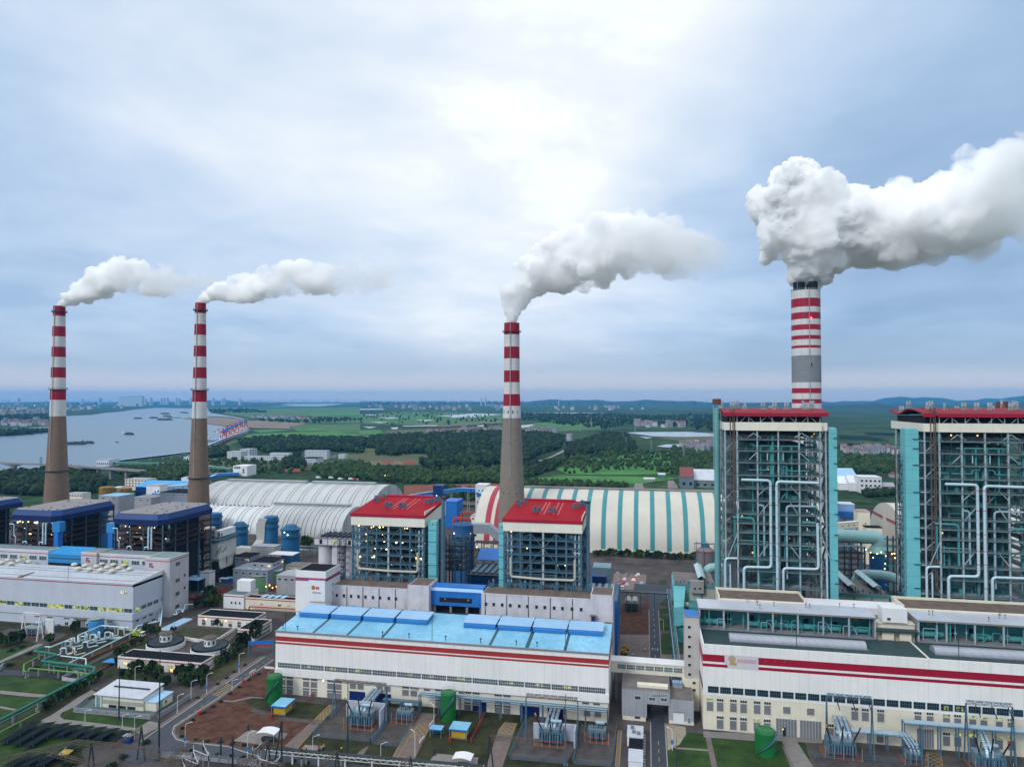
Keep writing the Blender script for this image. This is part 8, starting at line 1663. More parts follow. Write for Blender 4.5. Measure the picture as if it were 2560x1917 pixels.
for i in range(7): b=MB((stl,pipet,stlb,rustst,pipew,stl,stlb)[i]); b.cyl((q[0]-15,q[1]+.3+i*.6,5.6+(i%2)*2.6),(q[0]+15,q[1]+.3+i*.6,5.6+(i%2)*2.6),.2,n=7); part('pipe',b,t)
x,y,_=G(3,805,1150,1); b=MB(gb); b.lathe(x,y,[(5.5,1),(5.5,5),(5.,5.2),(1,7.6),(.1,7.7)],24); single('thickener',b,'low round blue grey thickener with a conical lid near the green tanks','tank',smooth=35)
# ---------------------------------------------------------------- works behind the plant
def box_tower(label,name,k,xl,xr,yt,Y,dep,wm,rm=None,wins=(),group=None,cat='building'):
    a,c=YP(k,xl,yt,Y),YP(k,xr,yt,Y); t=thing(name,label,cat,((a[0]+c[0])/2,Y,0),group); b=MB(wm); b.box(a[0],c[0],Y,Y+dep,0,a[2]); part('wall',b,t); b=MB(rm or wm); b.box(a[0]-.2,c[0]+.2,Y-.2,Y+dep+.2,a[2],a[2]+.5); part('roof',b,t)
    for u,v in wins: win(t,a[0]+(c[0]-a[0])*u,Y-.03,a[2]*v,(c[0]-a[0])*.11,(c[0]-a[0])*.12,'dark')
    return t,a,c
def conveyor(label,pts,w=3.,h=3.,m=bluemid,roof=None,legs=True):
    P=[Vector(p) for p in pts]; t=thing('conveyor',label,'conveyor gallery',tuple(P[0]),'covered conveyor galleries'); b=MB(m)
    for i in range(len(P)-1): b.beam(P[i],P[i+1],w,h)
    part('gallery',b,t)
    b=MB(roof or lblue)
    for i in range(len(P)-1): b.beam(P[i]+Vector((0,0,h/2+.15)),P[i+1]+Vector((0,0,h/2+.15)),w+.3,.25)
    part('roof',b,t)
    for i in range(len(P)-1):
        d=P[i+1]-P[i]; n=max(1,int(d.length/7)); s_=Vector((-d.y,d.x,0)).normalized()*(w/2+.02)
        for j in range(n):
            c=P[i]+d*((j+.5)/n); b=MB(glassd); q=d.normalized()*.9
            for sg in (1,-1): b.beam(c-q+s_*sg,c+q+s_*sg,.05,.8)
            part('window',b,t)
        if legs:
            for j in range(max(1,int(d.length/24))): c=P[i]+d*((j+.5)/max(1,int(d.length/24))); b=MB(stl); b.beam((c.x-1.2,c.y,0),(c.x-.6,c.y,c.z-h/2),.4); b.beam((c.x+1.2,c.y,0),(c.x+.6,c.y,c.z-h/2),.4); part('trestle',b,t)
    return t
b4=((.25,.8),(.55,.8),(.8,.8),(.25,.45),(.75,.45))
Y1=760.
box_tower('white transfer tower left of the striped coal shed','transfer_tower',4,375,475,388,700.,16,whitep,None,((.3,.8),(.62,.8),(.2,.6),(.2,.4),(.2,.2)))
conveyor('bright blue conveyor bending from the blue tower to the white transfer tower',[YP(3,2090,445,715.),YP(4,250,425,712.),YP(4,378,432,706.)],3.4,3.6)
conveyor('bright blue conveyor dropping from the white transfer tower into the striped shed',[YP(4,400,460,698.),YP(4,490,500,660.)],4.5,3.6)
conveyor('blue conveyor from the rear white shed to the blue tower',[YP(3,1780,490,705.),YP(3,2010,455,715.)],3.2,3.2)
t,a,c=box_tower('deep blue transfer tower venting white steam','transfer_tower',3,2010,2092,395,712.,14,bluedeep); lamp(t,YP(3,2040,478,711.5),lampc,.5)
t,_,_=box_tower('blue low pump room behind the left red roofed boiler','pump_room',3,2100,2215,530,620.,22,bluemid,bluemid)
box_tower('white block with two rows of small windows behind the rear coal shed','transfer_tower',3,285,406,224,980.,26,whitep,None,((.15,.75),(.3,.75),(.45,.75),(.75,.55),(.75,.3)))
conveyor('blue conveyor at the foot of the white block behind the coal shed',[YP(3,100,300,975.),YP(3,330,290,975.)],4,4)
conveyor('long green and blue conveyor running from the river to the white block',[G(9,680,485,5),G(9,1150,492,6),G(9,1420,525,7)],4,3.4,mat('green_conveyor_sheet',(.05,.22,.17),.6),mat('pale_green_roof',(.25,.42,.36),.6),False)
conveyor('short blue conveyor behind the tall left chimney',[YP('h',1600,280,760.),YP('h',1750,225,790.)],4,3.)
t,_,_=box_tower('white square tower with two windows left of the tall chimney','transfer_tower','h',732,925,372,640.,20,whitep,gl,((.7,.75),(.9,.78)))
conveyor('light blue conveyor sloping from the white square tower to the chimney',[YP('h',925,430,650.),YP('h',1200,395,660.),YP('h',1330,385,665.)],5,4.5,lblue,whiteroof); conveyor('light blue conveyor dropping right from the white square tower',[YP('h',840,505,640.),YP('h',1110,525,625.)],4.,4.,bluemid)
box_tower('white box room below the light blue conveyor','pump_room','h',1112,1225,500,618.,10,whitep); box_tower('white block against the left side of the tall chimney','transfer_tower','h',1240,1345,262,760.,20,whitep,None,((.4,.6),(.7,.6)))
t,xl,xr,z=ybld('wide warehouse with a bright blue roof and deep blue walls left of the chimney','warehouse',705.,'h',(575,390),(1240,395),45,bluedeep,mat('azure_roof_sheet',(.045,.33,.68),.45,var=.1),0)
b=MB(MATS['azure_roof_sheet']); b.hull2([(xl-1,704,z),(xl-1,727,z+5),(xl-1,750,z),(xl-1,750,z-.3),(xl-1,727,z+4.7),(xl-1,704,z-.3)],[(xr+1,704,z),(xr+1,727,z+5),(xr+1,750,z),(xr+1,750,z-.3),(xr+1,727,z+4.7),(xr+1,704,z-.3)]); part('gable_roof',b,t)
t,_,_,_=ybld('cream office with rows of dark windows behind the blue roofed warehouse','office_block',800.,'h',(422,268),(742,292),18,creamp,gl,7,None,('dark',),3,wh=1.6)
t,_,_,_=ybld('low cream office beside the far left chimney','office_block',640.,'l',(1215,130),(1515,75),12,creamp,gl,6,None,('dark',))
for lbl,xl,xr,yt in (('ochre round tank left of its twin before the riverside trees','70','245','385'),('ochre round tank beside the cream office','330','500','400')):
    Y_=690.; a=YP('h',float(xl),float(yt),Y_); c=YP('h',float(xr),float(yt),Y_); r0=(c[0]-a[0])/2; x=(a[0]+c[0])/2; t=thing('storage_tank',lbl,'tank',(x,Y_,0),'ochre round tanks'); b=MB(ytank); b.lathe(x,Y_,[(r0,0),(r0,a[2]-.4),(r0*.9,a[2]),(.1,a[2]+.8)],28); part('shell',b,t,35)
    b=MB(stld); b.beam((x-r0*.9,Y_-r0*.6,1),(x+r0*.5,Y_-r0*1.02,a[2]),.7,.2); part('stair',b,t)
t,_,_,_=ybld('small blue white pump room between the ochre tanks','pump_room',700.,'h',(245,400),(330,400),10,lblue,whiteroof,2)
t,_,_,_=ybld('grey service sheds below the ochre tanks','shed',610.,'h',(500,560),(800,545),24,gl,mat('grey_green_roof',(.22,.25,.25),.8,var=.2),3)
t,_,_,_=ybld('light blue roofed shed between the blue fascia boilers','shed',560.,'h',(40,525),(330,525),20,gl,blueroof,2)
t,_,_,_=ybld('dark annexe building behind the light blue shed','shed',585.,'h',(930,470),(1330,480),26,gb,blackroof,3)
b=MB(redm)
x0_,_,_=YP('h',1205,430,690.); x1_=YP('h',1325,430,690.)[0]; zz=YP('h',1260,425,690.)[2]
for i in range(3): b.use((redm,whitep,redm)[i]); b.box(x0_,x1_,690+i*4,693+i*4,0,zz+i*.6)
single('container_stack',b,'red and white striped stores beside the tall left chimney','store')
# gantry crane frames behind the blue absorber
t=thing('gantry_crane','orange red gantry crane in the yard behind the blue absorber tower','gantry crane',YP('i',300,500,560.)); Yc=560.
p=YP('i',190,520,Yc); q=YP('i',410,520,Yc); b=MB(mat('orange_red_crane',(.42,.06,.02),.55)); b.box(p[0],q[0],Yc,Yc+1.5,p[2]-1,p[2]+.6); part('girder',b,t)
for x in (p[0],q[0]): b=MB(MATS['orange_red_crane']); b.box(x-.6,x+.6,Yc-1.5,Yc+3,0,p[2]-1); part('leg',b,t)
t=thing('gantry_crane','orange red gantry crane farther back beside the striped shed','gantry crane',YP('i',400,440,610.)); p=YP('i',290,440,610.); q=YP('i',500,435,610.); b=MB(MATS['orange_red_crane']); b.box(p[0],q[0],610,611.5,p[2]-1,p[2]+.6); part('girder',b,t)
for x in (p[0],q[0]): b=MB(MATS['orange_red_crane']); b.box(x-.7,x+.7,609,612.5,0,p[2]-1); part('leg',b,t)
t,_,_,_=ybld('white low hall beside the orange gantry cranes','hall',590.,'i',(420,500),(560,500),20,whitep,gl,2)
# between and beyond the tall boilers
t,_,_=box_tower('white transfer tower with blue galleries between the tall boilers','transfer_tower','g',76,222,632,640.,14,lblue,whitep,((.35,.75),(.62,.75),(.35,.5),(.62,.3)))
conveyor('blue gallery passing the white transfer tower between the tall boilers',[YP('g',-60,720,637.),YP('g',250,735,637.)],4,4,bluemid,bluemid); conveyor('cream gallery rising to the cream block beside the small striped shed',[YP('g',0,850,560.),YP('g',272,825,590.)],3.6,4.6,creamp,whiteroof)
box_tower('cream block with two small windows against the small striped shed','transfer_tower','g',256,375,705,585.,12,creamp,mat('pinkish_roof',(.40,.30,.27),.8),((.6,.7),(.6,.3))); box_tower('low cream annexe with a dark roof before the small striped shed','annexe','g',335,495,862,540.,8,creamp,blackroof)
def gbox(label,name,k,fl,fr,ft,dep,wm,rm,wins=0,rows=1,group=None,pitched=0.,cat='building',st=('dark',),rside=0):
    x0,Y_,_=G(k,*fl); x1=YP(k,*fr,Y_)[0]; z=HV(k,fl[0],ft,x0,Y_); t=thing(name,label,cat,((x0+x1)/2,Y_,0),group); b=MB(wm); b.box(x0,x1,Y_,Y_+dep,0,z); part('wall',b,t); b=MB(rm); b.box(x0-.3,x1+.3,Y_-.3,Y_+dep+.3,z,z+.5)
    if pitched: b.hull2([(x0-.4,Y_-.4,z+.5),(x0-.4,Y_+dep/2,z+pitched),(x0-.4,Y_+dep+.4,z+.5)],[(x1+.4,Y_-.4,z+.5),(x1+.4,Y_+dep/2,z+pitched),(x1+.4,Y_+dep+.4,z+.5)])
    part('roof',b,t); hh=z/(rows+.3)
    for r_ in range(rows):
        for i in range(wins): win(t,x0+(x1-x0)*(i+.5)/wins,Y_-.03,hh*(r_+.35),(x1-x0)/wins*.5,hh*.42,st[(i*3+r_)%len(st)],nx=1)
        for i in range(rside): win(t,x1+.03,Y_+dep*(i+.5)/rside,hh*(r_+.35),dep/rside*.5,hh*.42,'dark','r',nx=1)
    return t
gbox('white stepped factory office beyond the railway between the tall boilers','factory','g',(275,520),(490,470),365,26,whitep,whiteroof,5,3); gbox('grey brown row house block in front of the white factory office','row_house','g',(350,520),(620,495),455,14,mat('grey_brown_render',(.22,.19,.19),.85),gl,14,2,pitched=5)
gbox('white domed store left of its twin beyond the railway','store','g',(66,490),(158,480),430,30,whitep,whiteroof,0,1,'white domed stores beyond the railway',9); gbox('white domed store beside the white factory office','store','g',(172,500),(272,490),425,30,whitep,whiteroof,0,1,'white domed stores beyond the railway',9); gbox('pale blue roofed warehouse beyond the white domed stores','warehouse','g',(40,400),(255,385),372,60,gl,lblue,0,1,None,12)
gbox('brick red roofed house beside the factory office','house','g',(590,370),(680,360),335,14,gl,scr,4,1,None,3)
gbox('blue grey warehouse with a rust red roof behind the striped shed','warehouse',10,(1970,640),(2052,640),572,40,mat('slate_blue_wall',(.12,.19,.25),.8),mat('rust_red_roof',(.20,.06,.06),.7),2,1,None,12); gbox('grey warehouse with a pale ribbed roof left of the tall boiler','warehouse',10,(2052,636),(2190,632),590,46,mat('slate_grey_wall',(.17,.21,.24),.8),metalroof,3,1,None,13)
gbox('small pale roofed depot on the green land behind the striped shed','depot',10,(1743,600),(1812,598),582,14,gl,whiteroof,4,1); gbox('small teal walled depot with a pale roof beside the concrete lane','depot',10,(1832,583),(1876,582),556,18,mat('teal_grey_wall',(.09,.18,.2),.8),whiteroof,0,1)
path(10,[(1890,592),(1925,592),(1960,640),(1890,640)],pave,1.3,'lane'); path(10,[(1690,608),(1735,608),(1745,640),(1680,640)],pave,1.3,'lane')
# railway land and the bare lane to the silo
path(10,[(1020,494),(1040,484),(1150,455),(1260,400),(1380,338),(1395,338),(1270,408),(1190,445),(1120,470),(1035,515)],mat('bare_lane',(.32,.27,.25),.95,var=.4,scale=.05),1.2,'lane')
t=gbox('tall grey silo tower beside the bare lane','silo_tower',10,(1264,392),(1306,392),352,18,dark,dark,0,1); x,y,_=G(10,1285,390); z0_=HV(10,1285,358,x,y); z1_=HV(10,1285,302,x,y); b=MB(gl); r0=(YP(10,1305,350,y)[0]-YP(10,1268,350,y)[0])/2; b.cyl((x,y+9,z0_),(x,y+9,z1_),r0,n=16); b.use(stld); b.box(x-r0*.9,x+r0*.4,y+4,y+14,z1_,z1_+3); part('silo',b,t,40)
sheet('railway',[(-330,765),(330,700),(330,728),(-330,800)],mat('rail_ballast',(.13,.085,.075),.95,var=.3,scale=.08),1.25); sheet('railway',[(150,790),(420,770),(420,800),(150,820)],mat('dark_coal_ground',(.02,.022,.026),.9),1.3)
# white campus among the dark trees
ww=mat('far_white_wall',(.55,.60,.66),.7,var=.08)
for lbl,fl,fr,ft,dep,n,rw,rs in (('white L shaped institute with a higher rear wing',(232,170),(352,150),100,24,9,4,4),('white higher wing of the institute',(345,140),(425,125),80,30,7,5,3),('low white building right of the institute',(382,180),(628,172),140,16,14,2,2),('white three storey block with regular windows',(602,180),(766,150),112,14,14,3,2),('long white block with balcony strips',(903,162),(1095,140),90,14,16,5,2),('white block with a black roof and tall windows',(868,205),(1000,185),158,30,9,2,6),('small white house right of the long block',(1192,160),(1250,155),124,14,5,2,2),('low pale building behind the black roofed block',(1040,155),(1150,150),126,14,8,2,2)):
    gbox(lbl+' behind the coal sheds','campus_building',3,fl,fr,ft,dep,ww,blackroof if 'black roof' in lbl else gl,n,rw,'white campus buildings behind the coal sheds',rside=rs)
gbox('white riverside pump building beside the bridge','pump_building',9,(592,505),(668,500),466,24,ww,gl,6,1); gbox('small white house on the shore behind the tall left chimney','house',9,(1128,473),(1160,470),446,16,ww,gl,2,1); gbox('long blue roofed store among the riverside trees','warehouse',9,(958,513),(1068,510),497,26,bluemid,bluemid,0,1)
gbox('small white workshop beside the light blue canopy','workshop',2,(1437,395),(1500,372),262,6,whitep,gl,0)
gbox('unfinished brick house among the riverside trees','house',1,(1297,868),(1345,868),835,12,mat('raw_brick',(.16,.08,.07),.9),gl,3,2); gbox('low grey roofed house among the riverside trees','house',1,(1375,888),(1450,885),870,18,gl,gl,3,1)
# road bridge over the river
t=thing('road_bridge','long grey concrete road bridge over the river at the left edge','bridge',G(9,85,548,.6)); bz_=15.5
DK=[Vector(G(9,x,y,bz_)) for x,y in ((-220,470),(0,481),(85,487),(300,495),(525,508),(607,514),(685,520),(780,527),(880,533))]; b=MB(conc)
for i in range(len(DK)-1): b.beam(DK[i],DK[i+1],13,1.7); b.beam(DK[i]+Vector((0,-6.4,1.4)),DK[i+1]+Vector((0,-6.4,1.4)),.3,1.1)
part('deck',b,t)
for i in (2,4,5,6,7): 
    c=DK[i]; b=MB(conc); w=7 if i<5 else 3.5; b.box(c.x-w/2,c.x+w/2,c.y-3,c.y+3,0,bz_-1); 
    if i<5: b.hull2([(c.x-w/2,c.y-4,bz_-4.5),(c.x+w/2,c.y-4,bz_-4.5),(c.x+w/2,c.y+4,bz_-4.5),(c.x-w/2,c.y+4,bz_-4.5)],[(c.x-22,c.y-5,bz_-.6),(c.x+22,c.y-5,bz_-.6),(c.x+22,c.y+5,bz_-.6),(c.x-22,c.y+5,bz_-.6)])
    if i==2: b.use(redm); b.box(c.x-9,c.x+9,c.y-6,c.y+6,0,2.6)
    part('pier',b,t)
x,y,_=G(1,352,848); b=MB(stlb); z=HV(1,352,695,x,y); [b.beam((x+o*2.2,y,0),(x+o*.5,y,z),.4) for o in (-1,1)]; [b.box(x-3.4,x+3.4,y-.3,y+.3,z-3-i*4,z-2.2-i*4) for i in range(3)]; single('radio_mast',b,'thin dark radio mast in front of the road bridge','mast')
# jetty
t=thing('jetty','long pale conveyor jetty on piers along the shore behind the chimneys','jetty',G(9,900,460)); J=[Vector(G(9,x,y,7)) for x,y in ((690,478),(760,468),(1000,440),(1160,420),(1275,378),(1400,328),(1530,285))]; b=MB(stld)
for i in range(len(J)-1): b.beam(J[i],J[i+1],5,2.2)
part('gallery',b,t); b=MB(lblue)
for i in range(len(J)-1): b.beam(J[i]+Vector((0,0,1.4)),J[i+1]+Vector((0,0,1.4)),5.6,.5)
part('roof',b,t)
for i in range(len(J)-1):
    d=J[i+1]-J[i]; n=max(2,int(d.length/28))
    for j in range(n): c=J[i]+d*(j/n); b=MB(gl); b.box(c.x-1,c.x+1,c.y-2,c.y+2,0,6); part('pier',b,t)
# quay cranes
for i,(fx,fy) in enumerate(((1372,350),(1397,336),(1424,325),(1450,313),(1478,300),(1505,288))):
    x,y,_=G(9,fx,fy); h=36.+i*2; t=thing('quay_crane',ORD[i]+' from the left of the red lamp lit quay cranes at the river port','crane',(x,y,0),'red quay cranes at the river port'); rdm=mat('crane_red',(.45,.035,.03),.5)
    for u in (-7,7):
        for v in (-6,6): b=MB(rdm); b.beam((x+u,y+v,0),(x+u*.7,y+v*.8,h*.62),1.3); part('leg',b,t)
    b=MB(rdm); b.box(x-7,x+7,y-6,y+6,h*.6,h*.66); b.box(x-1.2,x+1.2,y-1.2,y+1.2,h*.66,h); b.beam((x+8,y,h*.72),(x-34,y,h*.76),1.8,1.8); b.beam((x,y,h),(x-26,y,h*.78),.6); b.beam((x,y,h),(x+9,y,h*.74),.6); part('boom',b,t)
    b=MB(bluemid); b.box(x-4,x+7,y-4,y+4,h*.74,h*.9); part('machine_house',b,t)
    for q in ((x-3,y-6,h*.55),(x+6,y-6,h*.35),(x,y-6,6),(x-8,y-6,h*.2),(x-20,y-1,h*.72)): lamp(t,q,emis('port_lamp_glow',(1.,.45,.12),5.),.75)
sheet('quay',[(p[0],p[1]) for p in GS(9,[(1340,360),(1360,345),(1530,275),(1545,285),(1400,345),(1310,385)],1.)],asph,1.1)
# boats
def barge(label,k,fx,fy,L_,ang,heap,grp='dark barges on the river'):
    x,y,_=G(k,fx,fy,.6); t=thing('barge',label,'barge',(x,y,.6),grp); c,s_=math.cos(ang),math.sin(ang); W_=L_*.2
    def loc(u,v,z): return (x+u*c-v*s_,y+u*s_+v*c,z)
    hm_=mat('dark_hull',(.035,.045,.055),.6,var=.3); A=[(-L_/2,-W_/2),(L_*.38,-W_/2),(L_/2,0),(L_*.38,W_/2),(-L_/2,W_/2)]; b=MB(hm_); b.hull2([loc(u*.96,v*.9,.3) for u,v in A],[loc(u,v,3.6) for u,v in A]); part('hull',b,t)
    b=MB(mat('barge_cargo',(.05,.055,.06),.9,var=.4)); n=3 if heap else 1
    for i in range(n): u0=-L_*.2+i*L_*.2; b.hull2([loc(u0-L_*.13,-W_*.38,3.6),loc(u0+L_*.13,-W_*.38,3.6),loc(u0+L_*.13,W_*.38,3.6),loc(u0-L_*.13,W_*.38,3.6)],[loc(u0-L_*.03,-1,3.6+(L_*.11 if heap else 1.4)),loc(u0+L_*.03,-1,3.6+(L_*.1 if heap else 1.4)),loc(u0+L_*.03,1,3.6+(L_*.11 if heap else 1.4)),loc(u0-L_*.03,1,3.6+(L_*.1 if heap else 1.4))])
    part('cargo',b,t); b=MB(gb); A2=[(-L_*.46,-W_*.35),(-L_*.34,-W_*.35),(-L_*.34,W_*.35),(-L_*.46,W_*.35)]; b.hull2([loc(u,v,3.6) for u,v in A2],[loc(u,v,3.6+L_*.09) for u,v in A2]); b.use(stld); b.beam(loc(-L_*.4,0,3.6+L_*.09),loc(-L_*.4,0,3.6+L_*.16),.6); part('deckhouse',b,t)
for lbl,k,fx,fy,L_,a,hp in (('dark barge partly behind the far left chimney',1,580,590,42,.1,1),('dark barge in the middle of the near row of three',1,680,588,46,.05,1),('dark barge pair leader at the right of the near row',1,745,575,36,-.1,0),('dark loaded barge at the right end of the near row',1,775,580,34,-.1,1),('lone dark barge under way with a pale wake',1,1118,505,48,-.25,1),('far dark barge left of the anchored cluster',1,1193,368,60,.1,1),('far dark barge second from the left of the anchored cluster',1,1330,364,64,.1,1),('left twin of the biggest pair in the anchored cluster',1,1408,380,76,0,1),('right twin of the biggest pair in the anchored cluster',1,1448,380,74,0,1),('barge just above the biggest pair',1,1447,350,70,0,1),('topmost barge of the anchored cluster',1,1430,328,92,0,1),('flat long barge right of the anchored cluster',1,1505,360,96,0,0),('left of the two farthest barges',1,1580,316,60,0,1),('right of the two farthest barges',1,1604,320,56,0,1)): barge(lbl,k,fx,fy,L_,a,hp)
b=MB(hm_) if 0 else MB(stld); x,y,_=G(1,1012,573,.6); b.hull2([(x-5,y-1,.4),(x+4,y-1,.4),(x+6,y,.4),(x+4,y+1,.4),(x-5,y+1,.4)],[(x-5.4,y-1.3,1.8),(x+4,y-1.3,1.8),(x+6.8,y,1.9),(x+4,y+1.3,1.8),(x-5.4,y+1.3,1.8)]); b.box(x-3,x-.5,y-.8,y+.8,1.8,3.4); single('small_boat',b,'tiny dark boat in the open water below the lone barge','boat')
wk=mat('boat_wake',(.40,.46,.52),.6,var=.3,scale=.1); sheet('wake',GS(1,[(1090,500),(1050,490),(1035,478),(1060,482),(1100,494)],.7),wk,.85)
b=MB(gb); x,y,_=G(9,1310,352,.6); b.hull2([(x-24,y-5,.4),(x+22,y-5,.4),(x+28,y,.4),(x+22,y+5,.4),(x-24,y+5,.4)],[(x-25,y-6,5),(x+23,y-6,5),(x+31,y,5.5),(x+23,y+6,5),(x-25,y+6,5)]); b.use(ww); b.box(x-22,x-12,y-4,y+4,5,13); b.use(lblue); b.box(x-8,x+14,y-4,y+4,5,7); single('cargo_ship',b,'pale cargo ship moored below the red quay cranes','ship')
# pylons
for i,(fx,fb,ft,k) in enumerate(((1635,388,325,10),(1790,432,338,10),(1990,470,383,10),(1420,252,205,10),(1475,340,300,10),(1615,345,300,10),(1350,292,250,10),(1545,310,270,10),(1690,300,262,10),(75,480,398,7))):
    x,y,_=G(k,fx,fb); z=HV(k,fx,ft,x,y); w=z*.11; b=MB(mat('pylon_steel',(.22,.28,.30),.6)); th=max(.3,y/4200.)
    for u,v in ((-1,-1),(1,-1),(1,1),(-1,1)): b.beam((x+u*w,y+v*w,0),(x+u*.8,y+v*.8,z*.72),th); b.beam((x+u*.8,y+v*.8,z*.72),(x,y,z),th)
    for i in range(5): h0=z*.14*i; h1=z*.14*(i+1); w0=w+(.8-w)*(h0/z/.72); w1=w+(.8-w)*(h1/z/.72); b.beam((x-w0,y-w0,h0),(x+w1,y-w1,h1),th*.7); b.beam((x+w0,y-w0,h0),(x-w1,y-w1,h1),th*.7)
    for h in (.72,.82,.92): b.beam((x-z*.12,y,z*h),(x+z*.12,y,z*h),th)
    single('power_pylon',b,'thin steel lattice power pylon on the green land, '+('third','sixth','seventh','second','third farther','fourth','first','fourth farther','fifth','last')[i]+' from the left','pylon','power pylons beyond the plant')
# villages: each house a thing of its own
hroofs=[mat('village_red_roof',(.20,.07,.06),.85,var=.3),mat('village_grey_roof',(.16,.17,.2),.85,var=.3),mat('village_brown_roof',(.17,.10,.09),.85,var=.3)]; hw_=[ww,mat('village_cream_wall',(.42,.40,.38),.85,var=.15),mat('village_grey_wall',(.30,.32,.36),.85,var=.15)]
HM=[]
for i in range(6):
    r=random.Random(60+i); w,d,h=r.uniform(8,13),r.uniform(7,10),r.uniform(6,11); wb=MB(hw_[i%3]); wb.box(-w/2,w/2,-d/2,d/2,0,h); wb.use(glassd)
    for f in range(int(h/3.2)):
        for q in (-.3,0,.3): wb.box(w*q-.7,w*q+.7,-d/2-.06,-d/2-.01,f*3.2+1.,f*3.2+2.4)
    rb=MB(hroofs[(i*2)%3]); p=h+2.4; rb.hull2([(-w/2-.5,-d/2-.5,h),(-w/2-.5,0,p),(-w/2-.5,d/2+.5,h)],[(w/2+.5,-d/2-.5,h),(w/2+.5,0,p),(w/2+.5,d/2+.5,h)]); HM.append((wb.mesh('house_wall'),rb.mesh('house_roof')))
def village(k,poly_,n,label,grp,seed,sc=1.):
    r=random.Random(seed); xs=[p[0] for p in poly_]; ys=[p[1] for p in poly_]; c=0; tr=0
    def inside(x,y):
        o=False; j=len(poly_)-1
        for i in range(len(poly_)):
            if (poly_[i][1]>y)!=(poly_[j][1]>y) and x<(poly_[j][0]-poly_[i][0])*(y-poly_[i][1])/(poly_[j][1]-poly_[i][1])+poly_[i][0]: o=not o
            j=i
        return o
    while c<n and tr<5000:
        tr+=1; fx,fy=r.uniform(min(xs),max(xs)),r.uniform(min(ys),max(ys))
        if not inside(fx,fy): continue
        x,y,_=G(k,fx,fy); w,rf=HM[r.randrange(6)]; t=thing('village_house',label,'house',(x,y,.3),grp); s_=sc*r.uniform(.8,1.3); rz=r.uniform(-.6,.6)
        t.scale=(s_,s_,s_); t.rotation_euler=(0,0,rz)
        for nm,me in (('wall',w),('roof',rf)): o=D.objects.new(nm,me); link(o,t,(x,y,0))
        c+=1
village(9,[(1540,205),(1640,198),(1960,222),(1940,234),(1640,222),(1550,216)],34,'small house in the village on the plain behind the sandbank','village on the plain behind the sandbank',1,1.6); village(10,[(410,300),(520,290),(880,282),(880,306),(600,320),(410,318)],38,'small house in the village at the edge of the dark wood','village at the edge of the dark wood',2,1.3); village(10,[(990,300),(1220,296),(1240,308),(1010,310)],12,'small house right of the grey shafted chimney','hamlet right of the grey shafted chimney',3,1.3)
village(10,[(1690,252),(1960,250),(1990,270),(1720,268)],20,'small house beyond the large pond','hamlet beyond the large pond',4,1.8); village(10,[(1940,380),(2185,362),(2185,440),(2100,430),(1990,400)],30,'house in the village beside the tall boiler','village beside the tall boiler',5,1.1); village(7,[(1040,405),(1100,395),(1300,405),(1430,425),(1430,452),(1150,452),(1040,440)],34,'house in the village seen between the tall boilers','village seen between the tall boilers',6,1.15)
village(9,[(0,235),(290,228),(290,258),(0,268)],36,'small house on the far river bank','village on the far river bank',7,1.8); village(9,[(0,130),(290,120),(290,190),(0,200)],36,'tiny house on the far plain beyond the river','houses on the far plain beyond the river',8,3.); village(9,[(400,130),(800,118),(760,150),(420,172)],24,'tiny house on the far shore right of the far left chimney','houses on the far shore',9,3.); village(10,[(0,135),(880,128),(880,165),(100,160)],36,'tiny house on the far plain behind the grey shafted chimney','houses on the far plain',10,3.2); village(10,[(1200,145),(1750,140),(1750,160),(1200,165)],20,'tiny house on the far plain toward the tall boiler','houses on the far right plain',11,3.)
# lamps on the far bank
for fx,fy,m,r_ in ((212,131,lampc,9),(268,152,lampr,8),(146,190,lampr,6),(345,183,lampc,5),(490,82,lampr,10),(154,565,None,0)):
    if m is None: continue
    k=9; x,y,_=G(k,fx,fy+6); z=HV(k,fx,fy,x,y); b=MB(m); b.sph((x,y,z),r_*.6,8,5); b.use(stld); b.cyl((x,y,0),(x,y,z-r_*.5),r_*.1,n=6); single('beacon','' and b or b,('red beacon' if m is lampr else 'white beacon')+' far beyond the river '+{212:'left of the far left chimney, white and high',268:'nearest the far left chimney',146:'lowest of the red ones',345:'right of the far left chimney',490:'on the city skyline'}[fx],'beacon')
x,y,_=G(10,155,600); b=MB(lampw); b.sph((x,y,9),.9,8,5); b.use(stld); b.cyl((x,y,0),(x,y,8.4),.2,n=6); single('beacon',b,'warm lamp on a post behind the rear coal shed','lamp')
# city skyline far off
fm=mat('far_tower_wall',(.45,.52,.60),.8,var=.1); r=random.Random(5)
def tower_blk(k,xa,xb,yt,Y_,label,grp):
    a,c=YP(k,xa,yt,Y_),YP(k,xb,yt,Y_); b=MB(fm); b.box(a[0],c[0],Y_,Y_+60,0,a[2]); b.use(stlb)
    w=(c[0]-a[0]); b.box(a[0]+w*.3,a[0]+w*.6,Y_+10,Y_+30,a[2],a[2]+8); single('tower_block',b,label,'tower block',grp)
for i in range(14): x=728+i*10.4; tower_blk(9,x,x+8.6,(76 if i>3 else 80)+r.uniform(-2,3),10500.,'pale tower block in the dense cluster on the skyline across the river','tower cluster on the skyline across the river')
for i in range(18): x=r.choice((r.uniform(0,700),r.uniform(880,1170),r.uniform(1270,1700))); w=r.uniform(4,9); tower_blk(9,x,x+w,r.uniform(85,92),r.uniform(11500,14500),'faint pale building on the hazy city skyline','faint buildings on the hazy city skyline')
for x,yt in ((740,88),(766,80),(1218,92)): tower_blk(10,x,x+4,yt,12000.,'faint slender tower on the skyline behind the grey shafted chimney','faint slender towers on the skyline')
